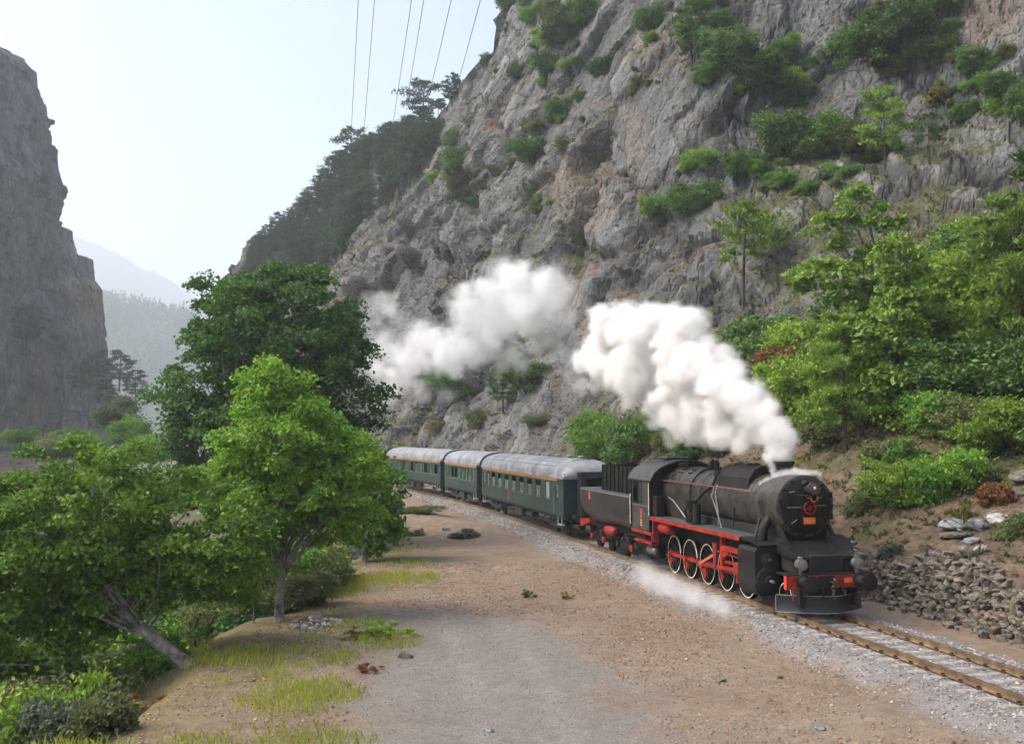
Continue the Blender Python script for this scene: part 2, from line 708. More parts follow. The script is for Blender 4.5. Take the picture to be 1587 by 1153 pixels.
# valley floor out to the horizon
vx = np.concatenate([np.linspace(-4200, -300, 20), np.linspace(-280, 260, 40), np.linspace(300, 4200, 16)])
vy = np.concatenate([np.linspace(-600, -60, 10), np.linspace(-50, 500, 60), np.linspace(550, 4600, 30)])
VX, VY = np.meshgrid(vx, vy)
vp = np.stack([VX.ravel(), VY.ravel(), 0 * VX.ravel()], 1)
vp[:, 2] = -8.0 + 1.2 * fbm(vp * 0.02, 3, 40)
me = npmesh('valley_floor', vp, grid_faces(len(vy), len(vx)), True)
nn = fbm(vp * 0.05, 4, 41)
vcol(me, np.array([0.075, 0.085, 0.04])[None] * (1 + 0.4 * nn)[:, None])
tag(link('valley_terrain', me, mat_vcol('valley_ground', 0.95, (0.05, 0.4), (0.3, 0.4), ((0.4, 0.6),))), 'green valley floor beyond the bank', None, kind='structure')

# ================================================================== the mountain beside the line
COLS = {
    # u: [(v, depth) ... crest], first point is set by the foot of the slope
    4200: [(-1, 16), (-2600, 34), (-5200, 50)],
    3000: [(700, 19), (200, 28), (-700, 42), (-1700, 60), (-3000, 85)],
    2300: [(820, 23), (700, 29), (480, 40), (200, 54), (-250, 70), (-900, 95), (-1800, 130)],
    1800: [(835, 30), (760, 34), (670, 39), (540, 48), (400, 58), (280, 68), (120, 78), (-60, 88), (-500, 112), (-1300, 150)],
    1587: [(850, 34), (760, 38.5), (680, 44), (560, 53), (430, 62), (330, 71), (250, 79), (150, 86), (0, 93), (-300, 110), (-1000, 150)],
    1400: [(800, 40.5), (740, 44), (670, 50), (560, 57), (440, 66), (330, 75), (250, 84), (195, 92), (150, 95), (0, 101), (-300, 117), (-850, 150)],
    1250: [(775, 48), (720, 53), (660, 58), (560, 66), (450, 75), (330, 83), (245, 91), (200, 97), (110, 103), (0, 107), (-300, 123), (-750, 152)],
    1120: [(750, 58), (700, 63), (640, 69), (540, 76), (400, 85), (260, 93), (110, 100), (40, 110), (0, 114), (-280, 133), (-600, 160)],
    1000: [(740, 68), (700, 73), (640, 79), (560, 86), (450, 93), (300, 101), (110, 110), (70, 118), (0, 122), (-200, 140), (-430, 165)],
    900: [(725, 82), (690, 86), (600, 95), (500, 102), (350, 112), (200, 124), (0, 143), (-180, 170)],
    830: [(722, 94), (690, 98), (600, 106), (500, 112), (350, 124), (200, 138), (60, 155), (-60, 178)],
    790: [(720, 102), (690, 105), (600, 113), (500, 120), (350, 132), (200, 148), (100, 162), (2, 182)],
    770: [(719, 106), (690, 109), (600, 117), (500, 124), (350, 137), (200, 153), (58, 183)],
    745: [(718, 112), (690, 115), (600, 122), (500, 129), (350, 143), (200, 163), (95, 190)],
    700: [(716, 122), (690, 125), (600, 131), (500, 138), (350, 152), (250, 168), (150, 195)],
    650: [(715, 132), (690, 134), (600, 140), (500, 147), (380, 160), (290, 178), (195, 208)],
    600: [(714, 142), (690, 145), (600, 150), (500, 157), (400, 170), (310, 190), (232, 220)],
    540: [(712, 158), (600, 165), (500, 172), (420, 184), (340, 205), (262, 240)],
    480: [(711, 178), (600, 186), (500, 194), (420, 210), (330, 252)],
    430: [(710, 200), (600, 208), (500, 216), (440, 232), (368, 268)],
    395: [(710, 222), (600, 228), (500, 236), (440, 250), (402, 282)],
    375: [(710, 240), (600, 246), (500, 255), (450, 270), (425, 292)],
    365: [(709, 270), (600, 275), (520, 285), (480, 300), (460, 310)],
    360: [(708, 330), (620, 335), (560, 345), (530, 355), (515, 360)],
}
us = np.array(sorted(COLS))
NR, NBACK = 430, 18
ts = np.linspace(0, 1, NR)
ctrl = []
for u in us:
    L = COLS[u]
    # foot of the slope on the line 4.9 m from the track
    k = (u - IW / 2) / F_PX
    yy = np.linspace(3, 150, 3000)
    dd = offside(k * yy, yy)
    if u >= 790:
        yb = yy[np.argmax(dd > 4.95)]
    else:
        yb = L[0][1] - 3
    zb = np.interp(yb, [0, 28, 38, 46, 60], [1.35, 1.35, 1.25, 0.2, -0.6])
    pts = [np.array([k * yb * 0.999, yb * 0.999, zb - 1.5]), np.array([k * yb, yb, zb])] + [px(u, v, D) for v, D in L if D > yb + 0.5]
    pts = np.array(pts)
    s = np.concatenate([[0], np.cumsum(np.linalg.norm(np.diff(pts, axis=0), axis=1))])
    # rows: even in picture height for the part in view, so that rows line up from column to column
    s = s / s[-1]
    s = s ** 1.0
    ctrl.append(np.stack([np.interp(ts, s, pts[:, i]) for i in range(3)], 1))
ctrl = np.array(ctrl)                                    # columns x rows x 3
ucol = np.concatenate([np.arange(360, 400, 1.6), np.arange(400, 500, 2.3), np.arange(500, 770, 1.5), np.arange(770, 1640, 2.4), np.arange(1640, 2300, 14), np.arange(2300, 4200, 40)])
MT = np.zeros((len(ucol), NR, 3))
# monotone cubic (Hermite) interpolation between the columns
tang = np.gradient(ctrl, us.astype(float), axis=0)
j = np.clip(np.searchsorted(us, ucol, side='right') - 1, 0, len(us) - 2)
h = (us[j + 1] - us[j]).astype(float)
t = ((ucol - us[j]) / h)[:, None, None]
hh = h[:, None, None]
lin = ctrl[j] * (1 - t) + ctrl[j + 1] * t
her = (2 * t ** 3 - 3 * t ** 2 + 1) * ctrl[j] + (t ** 3 - 2 * t ** 2 + t) * hh * tang[j] + (-2 * t ** 3 + 3 * t ** 2) * ctrl[j + 1] + (t ** 3 - t ** 2) * hh * tang[j + 1]
MT = lin * 0.6 + her * 0.4
# the back of the ridge
back = np.zeros((len(ucol), NBACK, 3))
last = MT[:, -1]
out = last - CC
out[:, 2] = 0
out = out / np.linalg.norm(out, axis=1)[:, None]
for q in range(NBACK):
    back[:, q] = last + out * (q + 1) ** 1.5 * 1.6 + np.array([0, 0, -1.0])[None] * ((q + 1) * 0.8 + 0.05 * (q + 1) ** 2)[..., None] if False else last + out * ((q + 1) ** 1.5 * 1.6) + np.array([0, 0, -((q + 1) * 0.8 + 0.05 * (q + 1) ** 2)])[None]
MT = np.concatenate([MT, back], 1)
NC, NRR = MT.shape[0], MT.shape[1]
du = np.gradient(MT, axis=0)
dv = np.gradient(MT, axis=1)
NORM = np.cross(du, dv)
NORM /= np.linalg.norm(NORM, axis=2)[..., None] + 1e-9
flip = np.sign((NORM * (CC - MT)).sum(2))
NORM *= np.where(flip == 0, 1, flip)[..., None]
# smooth the normals
for _ in range(6):
    NORM[1:-1] = (NORM[:-2] + NORM[1:-1] + NORM[2:]) / 3
    NORM[:, 1:-1] = (NORM[:, :-2] + NORM[:, 1:-1] + NORM[:, 2:]) / 3
NORM /= np.linalg.norm(NORM, axis=2)[..., None] + 1e-9
Pm = MT.reshape(-1, 3)
Nm = NORM.reshape(-1, 3)
UU = np.repeat(ucol, NRR)
RR = np.tile(np.concatenate([ts, np.ones(NBACK)]), NC)
Dm = (Pm - CC) @ CF
Vv = IH / 2 - ((Pm - CC) @ CU) / Dm * F_PX
# how rocky: the bank behind the wall and the wooded foot are soil
zrel = Pm[:, 2]
rockline = np.interp(UU, [360, 700, 800, 1000, 1120, 1250, 1400, 1587, 1800, 4200], [-9, -3, 2, 6, 9, 11, 13, 14, 12, 8])
nbig = fbm(Pm * 0.06, 3, 51)
rock = sstep(-2.0, 2.5, zrel - rockline + 3.5 * nbig)
low = sstep(0.0, 1.6, zrel) * 0.6 + 0.4
# bedding and joints lean down to the left: shear the noise space
sx = Pm[:, 0] * 0.85 + Pm[:, 1] * 0.35
Q = np.stack([sx - 0.50 * Pm[:, 2], Pm[:, 1] * 0.32, Pm[:, 2] * 0.22 + 0.10 * sx], 1)
fine = fbm(Pm * 0.25, 2, 66)
warp = np.stack([fine, fbm(Pm * 0.25 + 40, 2, 69), 0.6 * fbm(Pm * 0.25 + 80, 2, 70)], 1)
disp = 3.2 * fbm(Q * 0.045, 2, 61)
fa = facets(Q * np.array([0.085, 0.085, 0.095]) + 0.16 * warp, 71)
fb_ = facets(Q * np.array([0.23, 0.23, 0.25]) + 0.20 * warp, 72)
fc_ = facets(Q * np.array([0.70, 0.70, 0.75]) + 0.35 * warp, 73)
disp += 3.6 * fa[0] * (0.25 + 0.75 * sstep(0, 0.16, fa[1])) - 0.9 * sstep(0.10, 0.0, fa[1])
disp += 1.8 * fb_[0] * (0.3 + 0.7 * sstep(0, 0.14, fb_[1])) - 0.45 * sstep(0.10, 0.0, fb_[1])
disp += 0.55 * fc_[0] - 0.12 * sstep(0.12, 0.0, fc_[1])
fd_ = facets(Pm * np.array([1.5, 0.8, 1.2]) + 0.5 * warp, 74)
disp += 0.22 * fd_[0] + 0.30 * fbm(Q * np.array([1.2, 1.2, 0.8]), 4, 63, 0.6)
w1 = (None, fa[1], fb_[2])
w2 = (None, fb_[1], fc_[2])
far = np.interp(Dm, [30, 60, 100, 200, 300], [0.35, 0.6, 0.85, 1.25, 1.5])
soil_d = 0.35 * fbm(Pm * 0.35, 4, 64) + 0.12 * fbm(Pm * 1.6, 3, 65)
amp = rock * far
disp = disp * amp + soil_d * low * (1 - rock) * 0.9
crest = np.interp(RR, [0, 0.9, 0.985, 1.0], [1, 1, 0.85, 0.8])
disp *= crest
PM = Pm + Nm * disp[:, None]
mfaces = grid_faces(NC, NRR)
# colours from the finished shape
me = npmesh('mountain', PM, mfaces, False)
nv = np.zeros(len(PM) * 3, np.float32)
me.vertices.foreach_get('co', nv)
G = PM.reshape(NC, NRR, 3)
n2 = np.cross(np.gradient(G, axis=0), np.gradient(G, axis=1))
n2 /= np.linalg.norm(n2, axis=2)[..., None] + 1e-9
n2 = n2.reshape(-1, 3)
upz = np.abs(n2[:, 2])
grey = np.array([0.112, 0.114, 0.111])
dgrey = np.array([0.052, 0.054, 0.055])
pale = np.array([0.182, 0.182, 0.173])
ochre = np.array([0.235, 0.160, 0.105])
soil = np.array([0.115, 0.082, 0.055])
olive = np.array([0.070, 0.072, 0.026])
c1 = fbm(Q * 0.22, 4, 81)
c2 = fbm(Q * np.array([1.1, 1.1, 0.35]), 4, 82, 0.6)
c3 = fbm(Pm * 0.09, 3, 83)
C = grey[None] * np.ones((len(PM), 1))
k = sstep(0.05, 0.5, c2 + 0.4 * c1)[:, None]
C = C * (1 - 0.75 * k) + dgrey[None] * 0.75 * k
k = sstep(0.15, 0.6, -c2 + 0.5 * c1)[:, None]
C = C * (1 - 0.8 * k) + pale[None] * 0.8 * k
C *= (0.86 + 0.28 * w2[2])[:, None] * (0.86 + 0.28 * w1[2])[:, None] * (1 - 0.45 * sstep(0.07, 0.0, w1[1] + 0.03 * c2))[:, None] * (1 - 0.30 * sstep(0.08, 0.0, w2[1]))[:, None]
# iron-stained scars on the steep faces
oc = 0.6 * sstep(0.36, 0.62, fbm(Q * np.array([0.16, 0.16, 0.07]), 3, 84) + 0.25 * c2 - 0.12) * sstep(0.6, 0.3, upz)
for (ou, ov, ru, rv, a) in ((905, 300, 60, 70, 0.8), (990, 240, 18, 90, 0.7), (880, 450, 30, 55, 0.9), (1540, 30, 60, 50, 0.9), (1330, 390, 60, 60, 0.45), (1020, 100, 40, 30, 0.5), (895, 500, 14, 30, 0.9), (1480, 260, 80, 60, 0.35)):
    e = ((UU - ou) / ru) ** 2 + ((Vv - ov) / rv) ** 2
    oc = np.maximum(oc, a * sstep(1.2, 0.3, e + 0.9 * c2 + 0.4 * c1))
k = (np.clip(oc, 0, 1) * 0.36)[:, None]
C = C * (1 - k) + ochre[None] * (0.9 + 0.4 * c2)[:, None] * k
# soil and grass on ledges and on the lower slope
ledge = sstep(0.52, 0.80, upz + 0.25 * c1 + 0.15 * c2) * 0.85
so = np.maximum(ledge, 1 - rock)[:, None]
g = sstep(-0.25, 0.35, c3 + 0.6 * c1 + 0.3 * c2)[:, None]
C = C * (1 - so) + (soil[None] * (1 - g) + olive[None] * g) * (1 + 0.35 * c2)[:, None] * so
vcol(me, np.clip(C, 0.01, 1))
M_ROCK = mat_vcol('limestone_cliff', 0.92, (0.8, 5.0), (0.24, 0.36), ((1.3, 0.34), (6.0, 0.13)), stretch=(1, 1, 0.55), spec=0.2, crack=(0.7, 0.12))
tag(link('mountain_terrain', me, M_ROCK), 'steep grey limestone mountainside rising behind the train', None, kind='structure')
_mv = [Vector(p) for p in PM.tolist()]
MBVH = BVHTree.FromPolygons(_mv, mfaces.tolist())


def mpx(u, v):
    """point of the mountainside seen at a photograph pixel, and its normal"""
    h = MBVH.ray_cast(Vector(CC), Vector(ray(u, v)))
    if h[0] is None:
        return None, None
    return np.array(h[0]), np.array(h[1])


# ================================================================== the cliff across the valley, the wooded hill and the far range
def pillar(name, label, D, sil, depth_r, zb, ndw, seed, colmul, left=None, amp=1.0):
    """free-standing rock mass lofted from horizontal sections; its right outline follows (u, v) marks at depth D"""
    vs = np.array([p[1] for p in sil], float)
    usx = np.array([p[0] for p in sil], float)
    nz, na = 290, 220
    vv = np.linspace(vs[0], vs[-1], nz)
    uR = np.interp(vv, vs, usx)
    uL = np.interp(vv, [p[1] for p in left], [p[0] for p in left])
    rows = []
    for i in range(nz):
        pr = px(uR[i], vv[i], D)
        pl = px(uL[i], vv[i], D)
        cx, rx = (pr[0] + pl[0]) / 2, max(0.3, (pr[0] - pl[0]) / 2)
        a = np.linspace(0, 2 * math.pi, na, endpoint=False)
        ca, sa = np.cos(a), np.sin(a)
        e = 0.75
        ry = min(depth_r, rx * 1.0 + 2.0)
        X = cx + rx * np.sign(ca) * np.abs(ca) ** e
        Y = D + np.where(sa > 0, min(ry, 9.0), ry) * np.sign(sa) * np.abs(sa) ** e
        rows.append(np.stack([X, Y, np.full(na, pr[2])], 1))
    R = np.array(rows)
    # closed top
    top = R[:1].copy()
    tops = []
    for q in np.linspace(0.02, 0.98, 14)[::-1]:
        c = top.mean(1, keepdims=True)
        r = c + (top - c) * q
        r[..., 2] += 0.6 * (1 - q) * 4
        tops.append(r[0])
    R = np.concatenate([np.array(tops[::-1]), R], 0)
    nrow = len(R)
    P = R.reshape(-1, 3)
    c = R.mean(1, keepdims=True)
    N = (R - c)
    N[..., 2] = 0
    N = (N / (np.linalg.norm(N, axis=2)[..., None] + 1e-6)).reshape(-1, 3)
    Q = np.stack([P[:, 0], P[:, 1], P[:, 2] * 0.35], 1)
    Q = np.stack([P[:, 0] + 0.15 * P[:, 2], P[:, 1], P[:, 2] * 0.55], 1)
    wp_ = np.stack([fbm(P * 0.1, 2, seed + 2), fbm(P * 0.1 + 30, 2, seed + 3), fbm(P * 0.1 + 60, 2, seed + 6)], 1)
    f1_ = facets(Q * 0.055 + 0.2 * wp_, seed + 40)
    f2_ = facets(Q * 0.15 + 0.3 * wp_, seed + 50)
    f3_ = facets(Q * 0.42 + 0.4 * wp_, seed + 60)
    d = 5.0 * fbm(Q * 0.03, 2, seed) + 6.0 * f1_[0] - 1.6 * sstep(0.1, 0, f1_[1]) + 3.0 * f2_[0] - 0.7 * sstep(0.1, 0, f2_[1]) + 1.1 * f3_[0]
    d = d * amp - 1.5
    # the outline towards the valley keeps to its marks
    d *= np.where(N[:, 0] > 0.2, 0.40, 1.0)
    P2 = P + N * d[:, None]
    i = np.arange(nrow * na).reshape(nrow, na)
    f = np.stack([i[:-1].ravel(), np.roll(i, -1, 1)[:-1].ravel(), np.roll(i, -1, 1)[1:].ravel(), i[1:].ravel()], 1)
    me = npmesh(name, P2, f, False)
    c1 = fbm(Q * 0.12, 4, seed + 21)
    c2 = fbm(Q * np.array([0.5, 0.5, 0.5]), 4, seed + 22)
    col = np.array([0.14, 0.135, 0.13])[None] * (1 + 0.40 * c2 + 0.35 * c1)[:, None] * (1 - 0.4 * sstep(0.08, 0, f2_[1]))[:, None] * (0.85 + 0.3 * f3_[2])[:, None] * colmul
    uu = IW / 2 + P2[:, 0] / P2[:, 1] * F_PX
    vvv = IH / 2 - ((P2 - CC) @ CU) / ((P2 - CC) @ CF) * F_PX
    for (ou, ov, ru, rv, a) in ((135, 470, 34, 40, 0.9), (55, 640, 26, 34, 0.4), (60, 560, 20, 30, 0.4)):
        e = ((uu - ou) / ru) ** 2 + ((vvv - ov) / rv) ** 2
        k = (a * sstep(1.2, 0.2, e + 0.8 * c2))[:, None]
        col = col * (1 - k) + np.array([0.24, 0.15, 0.095])[None] * k
    vcol(me, np.clip(col, 0.01, 1))
    return tag(link(name, me, M_ROCKFAR), label, None, kind='structure')


M_ROCKFAR = mat_vcol('limestone_far', 0.95, (0.25, 1.4), (0.25, 0.35), ((0.3, 1.6), (1.6, 0.4)), stretch=(1, 1, 0.45), spec=0.15, crack=(0.2, 0.5))
pillar('rock_cliff', 'tall grey limestone cliff with a sheer edge at the far side of the valley', 280,
       [(12, 78), (36, 92), (58, 112), (66, 160), (73, 235), (78, 262), (90, 290), (86, 318), (84, 350), (84, 420), (92, 500), (104, 585), (108, 660), (112, 720)],
       60, -9, 22, 301, 0.95, left=[(-560, 78), (-760, 400), (-900, 720)])
pillar('rock_spire', 'lower jagged rock spire with an ochre face behind the tall cliff', 345,
       [(92, 346), (108, 352), (112, 375), (124, 398), (128, 392), (136, 390), (141, 400), (145, 432), (158, 448), (160, 470), (158, 500), (168, 540), (173, 585), (182, 640), (200, 720)],
       40, -9, 30, 331, 1.0, left=[(40, 346), (-40, 720)], amp=0.6)


def far_range(name, label, D, prof, depth, seed, colour, nx=220, ny=60, rough=1.0, kind='structure'):
    uu = np.linspace(prof[0][0], prof[-1][0], nx)
    vv = np.interp(uu, [p[0] for p in prof], [p[1] for p in prof])
    rows = []
    for q in np.linspace(-1, 1, ny):
        y = D + q * depth
        hfrac = (1 - abs(q)) ** 0.85
        top = np.array([px(a, b, D) for a, b in zip(uu, vv)])
        z = -9 + (top[:, 2] + 9) * hfrac
        rows.append(np.stack([top[:, 0] * (y / D) ** 0.3, np.full(nx, y), z], 1))
    R = np.array(rows)
    P = R.reshape(-1, 3)
    n = fbm(P * np.array([1, 1, 0.3]) / (depth * 0.25), 5, seed, 0.55)
    P[:, 2] += n * rough * (P[:, 2] + 9) * 0.16
    me = npmesh(name, P, grid_faces(ny, nx), True)
    c = fbm(P / (depth * 0.08), 4, seed + 3)
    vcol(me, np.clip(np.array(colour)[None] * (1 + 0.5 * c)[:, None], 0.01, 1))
    return tag(link(name, me, M_ROCKFAR), label, None, kind=kind)


far_range('wooded_hill', 'wooded hill across the valley fading into haze', 1500, [(-200, 430), (60, 440), (165, 452), (200, 462), (240, 474), (290, 484), (330, 520), (420, 600), (600, 700)], 430, 401, (0.050, 0.062, 0.035), ny=120)
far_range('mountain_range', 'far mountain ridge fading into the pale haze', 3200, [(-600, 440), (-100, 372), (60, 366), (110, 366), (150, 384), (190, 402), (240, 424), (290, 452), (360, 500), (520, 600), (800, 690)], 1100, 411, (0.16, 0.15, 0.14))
# ================================================================== railway track
M_RAILTOP = mat('rail_steel', (0.17, 0.13, 0.10), 0.38, 0.85, 0.3, 6)
M_RUST = mat('rail_rust', (0.13, 0.080, 0.042), 0.8, 0.0, 0.35, 3.0, 0.3, 60, tint=(0.21, 0.135, 0.065))
M_SLEEPER = mat('sleeper_concrete', (0.27, 0.245, 0.22), 0.9, 0, 0.35, 5, 0.6, 30)
M_FAST = mat('fastener_rust', (0.085, 0.045, 0.025), 0.8, 0.2, 0.4, 9)
trk = empty('railway_track', (FRONT[0], FRONT[1], 0), 0, 'rusty single railway track on pale ballast in front of the locomotive', 'railway track')
PI_ = Vector((-FRONT[0], -FRONT[1], 0))
srail = np.concatenate([np.arange(-28, 30, 1.0), np.arange(30, 150, 2.0)])
for sd in (-1, 1):
    sec = [(-0.07, -0.16), (-0.07, -0.148), (-0.012, -0.128), (-0.012, -0.05), (-0.036, -0.038), (-0.036, -0.003), (0.036, -0.003), (0.036, -0.038), (0.012, -0.05), (0.012, -0.128), (0.07, -0.148), (0.07, -0.16)]
    n = len(sec)
    v, f = [], []
    for s in srail:
        x, y, h = track(s)
        nx, ny = math.cos(h), math.sin(h)          # to the right of the line, seen from the camera
        for (a, z) in sec:
            o = sd * 0.7535 + a
            v.append((x + nx * o - FRONT[0], y + ny * o - FRONT[1], z))
    for i in range(len(srail) - 1):
        for k in range(n):
            f.append((i * n + k, i * n + (k + 1) % n, (i + 1) * n + (k + 1) % n, (i + 1) * n + k))
    b = MB()
    b.add(v, f)
    r = b.build('rail', M_RUST, trk)
    tp = MB()
    v, f = [], []
    for s in srail:
        x, y, h = track(s)
        nx, ny = math.cos(h), math.sin(h)
        for (a, z) in ((-0.034, -0.0031), (-0.03, 0.0), (0.03, 0.0), (0.034, -0.0031)):
            o = sd * 0.7535 + a
            v.append((x + nx * o - FRONT[0], y + ny * o - FRONT[1], z))
    for i in range(len(srail) - 1):
        for k in range(3):
            f.append((i * 4 + k, i * 4 + k + 1, (i + 1) * 4 + k + 1, (i + 1) * 4 + k))
    tp.add(v, f)
    tp.build('running_surface', M_RAILTOP, r)
slm = []
for q in range(4):
    b = MB()
    b.bbox(-0.13, 0.13, -1.28, 1.28, -0.30, -0.165 - 0.004 * q, 0.025)
    mm = b.mesh('sleeper')
    co = np.zeros(len(mm.vertices) * 3, np.float32)
    mm.vertices.foreach_get('co', co)
    co += rng.normal(0, 0.006, len(co)).astype(np.float32)
    mm.vertices.foreach_set('co', co)
    mm.materials.append(M_SLEEPER)
    slm.append(mm)
fb = MB()
fb.prism([(-0.07, -0.165), (-0.07, -0.13), (-0.02, -0.125), (-0.018, -0.085), (0.018, -0.085), (0.02, -0.125), (0.07, -0.13), (0.07, -0.165)], -0.045, 0.045, 'y')
fbm_ = fb.mesh('rail_clip')
fbm_.materials.append(M_FAST)
for i, s in enumerate(np.arange(-18, 62, 0.66)):
    x, y, h = track(s)
    o = link('sleeper', slm[i % 4], None, trk, (x - FRONT[0], y - FRONT[1], 0))
    o.rotation_euler = (0, 0, h - math.pi / 2 + random.gauss(0, 0.008))
    if s < 3:
        for c in (-0.8585, -0.6485, 0.6485, 0.8585):
            link('rail_clip', fbm_, None, o, (0, c, 0))
# ================================================================== locomotive
M_BLACK = mat('black_paint', (0.005, 0.005, 0.007), 0.62, 0, 0.5, 1.8, 0.15, 24, tint=(0.016, 0.0145, 0.013), spec=0.25)
M_BOILER = mat('sooty_boiler', (0.013, 0.013, 0.012), 0.38, 0, 0.5, 2.4, 0.2, 18, tint=(0.058, 0.052, 0.041))
M_CABGREY = mat('cab_grey', (0.026, 0.027, 0.026), 0.5, 0, 0.35, 2.0, 0.1, 20, tint=(0.052, 0.051, 0.048))
M_RED = mat('red_paint', (0.30, 0.014, 0.008), 0.55, 0, 0.55, 2.2, 0.15, 24, tint=(0.36, 0.022, 0.010), spec=0.3)
M_WHITE = mat('white_rim', (0.62, 0.56, 0.44), 0.6, 0, 0.3, 7)
M_STEEL = mat('bare_steel', (0.30, 0.29, 0.28), 0.4, 0.8, 0.3, 6)
M_LAMP = mat('lamp_grey', (0.11, 0.11, 0.10), 0.5, 0.2, 0.3, 9)
M_YEL = mat('yellow_paint', (0.62, 0.36, 0.05), 0.5, 0, 0.2, 9)
M_ORANGE = mat('orange_plate', (0.50, 0.085, 0.012), 0.5, 0, 0.2, 12)
M_DARK = mat('dark_inside', (0.004, 0.004, 0.005), 0.8)
M_GLASSD = mat('dark_glass', (0.010, 0.012, 0.014), 0.08, 0, spec=0.6)
M_TENDER = mat('tender_grey', (0.014, 0.014, 0.015), 0.4, 0, 0.35, 1.4, 0.1, 14, tint=(0.028, 0.027, 0.027))
M_PIPE = mat('dull_red_pipe', (0.14, 0.05, 0.035), 0.6, 0, 0.3, 8)
M_LENS = mat('lamp_lens', (0.16, 0.15, 0.13), 0.1, 0, spec=0.9)
M_COAL = mat('coal', (0.012, 0.012, 0.013), 0.35, 0, 0.5, 6, 0.9, 20)
M_GREYDECK = mat('worn_deck', (0.05, 0.054, 0.056), 0.6, 0, 0.3, 3, 0.15, 20)

H0 = math.radians(12.0)
loco = empty('steam_locomotive', (FRONT[0], FRONT[1], 0), H0 - math.pi / 2, 'black steam locomotive with red buffer beam and red rods heading the train', 'locomotive')


def P(name, b, m, par=None, smooth=False, lab=None):
    o = b.build(name, m, loco if par is None else par, smooth)
    if lab: o['label'] = lab
    return o


BZ = 3.07
# smokebox and boiler
b = MB().lathe([(-3.62, 0.915), (-2.22, 0.915), (-2.20, 0.93), (-2.12, 0.93), (-2.10, 0.90), (-2.10, 0.80)], (0, 0, BZ), 'x', 48)
smoke = P('smokebox', b, M_BOILER, smooth=True)
b = MB().lathe([(-2.13, 0.82), (-2.06, 0.82), (-2.05, 0.80), (-2.02, 0.60), (-1.97, 0.30), (-1.95, 0.0)], (0, 0, BZ), 'x', 40)
door = P('smokebox_door', b, M_BLACK, smooth=True)
b = MB()
for a in range(0, 360, 24):
    if 60 < a < 100:
        continue
    c, s_ = math.cos(math.radians(a)), math.sin(math.radians(a))
    b.cyl((-2.10, 0.865 * c, BZ + 0.865 * s_), (-2.03, 0.865 * c, BZ + 0.865 * s_), 0.035, n=8)
    b.bbox(-2.07, -2.03, 0.84 * c - 0.05, 0.84 * c + 0.05, BZ + 0.84 * s_ - 0.03, BZ + 0.84 * s_ + 0.03, 0.008)
P('door_clamp', b, M_BLACK, door)['kind'] = 'stuff'
b = MB()
for z in (-0.32, 0.32):
    b.cyl((-2.0, 0.1, BZ + z), (-2.05, 0.85, BZ + z * 1.15), 0.025, n=6)
    b.cyl((-2.06, 0.84, BZ + z - 0.09), (-2.06, 0.84, BZ + z + 0.09), 0.04, n=8)
P('door_hinge', b, M_BLACK, door)
b = MB().tube([(-2.0, -0.62, BZ - 0.02), (-1.96, -0.62, BZ - 0.02), (-1.95, -0.2, BZ - 0.02), (-1.97, -0.2, BZ - 0.02)], 0.014)
b.tube([(-2.0, 0.62, BZ + 0.02), (-1.96, 0.62, BZ + 0.02), (-1.95, 0.25, BZ + 0.02), (-1.97, 0.25, BZ + 0.02)], 0.014)
b.tube([(-2.0, -0.5, BZ - 0.5), (-1.95, -0.45, BZ - 0.45), (-1.95, -0.36, BZ - 0.4), (-2.0, -0.33, BZ - 0.38)], 0.014)
b.tube([(-2.0, -0.55, BZ + 0.42), (-1.95, -0.5, BZ + 0.44), (-1.95, -0.4, BZ + 0.45), (-2.0, -0.38, BZ + 0.45)], 0.014)
P('door_handrail', b, M_STEEL, door)
# emblem, wings, plate
b = MB()
ring = [(-1.90, 0.06 + 0.185 * math.cos(t), BZ - 0.04 + 0.185 * math.sin(t)) for t in np.linspace(0, 2 * math.pi, 25)]
b.tube(ring, 0.022, 5)
for a in (20, 80, 140, 200, 260, 320):
    c, s_ = math.cos(math.radians(a)), math.sin(math.radians(a))
    b.cyl((-1.90, 0.06, BZ - 0.04), (-1.90, 0.06 + 0.18 * c, BZ - 0.04 + 0.18 * s_), 0.016, n=5)
b.cyl((-1.95, 0.06, BZ - 0.04), (-1.86, 0.06, BZ - 0.04), 0.045, n=10)
P('door_wheel', b, M_RED, door, True)
b = MB()
b.tube([(-1.9, 0.2 + 0.10 * math.cos(t), BZ + 0.24 + 0.10 * math.sin(t)) for t in np.linspace(math.pi * 0.95, 2.05 * math.pi, 13)], 0.018, 5)
for sd in (-1, 1):
    for k, (l, dz) in enumerate(((0.26, 0.09), (0.22, 0.045), (0.16, 0.005))):
        b.tube([(-1.9, 0.2 + sd * 0.08, BZ + 0.2 + dz), (-1.9, 0.2 + sd * l * 0.7, BZ + 0.23 + dz), (-1.9, 0.2 + sd * l, BZ + 0.205 + dz)], 0.014, 4)
P('winged_badge', b, M_YEL, door)
plate = P('number_plate', MB().bbox(-1.97, -1.93, -0.13, 0.25, BZ - 0.53, BZ - 0.33, 0.01), M_ORANGE)
b = MB()
for k in range(5):
    y = -0.09 + k * 0.065
    b.box(-1.93, -1.926, y, y + 0.012, BZ - 0.48, BZ - 0.38)
    b.box(-1.93, -1.926, y + 0.014, y + 0.04, BZ - 0.395 - 0.03 * (k % 3), BZ - 0.383 - 0.03 * (k % 3))
    b.box(-1.93, -1.926, y + 0.014, y + 0.04, BZ - 0.48, BZ - 0.468)
P('plate_lettering', b, M_YEL, plate)['kind'] = 'stuff'
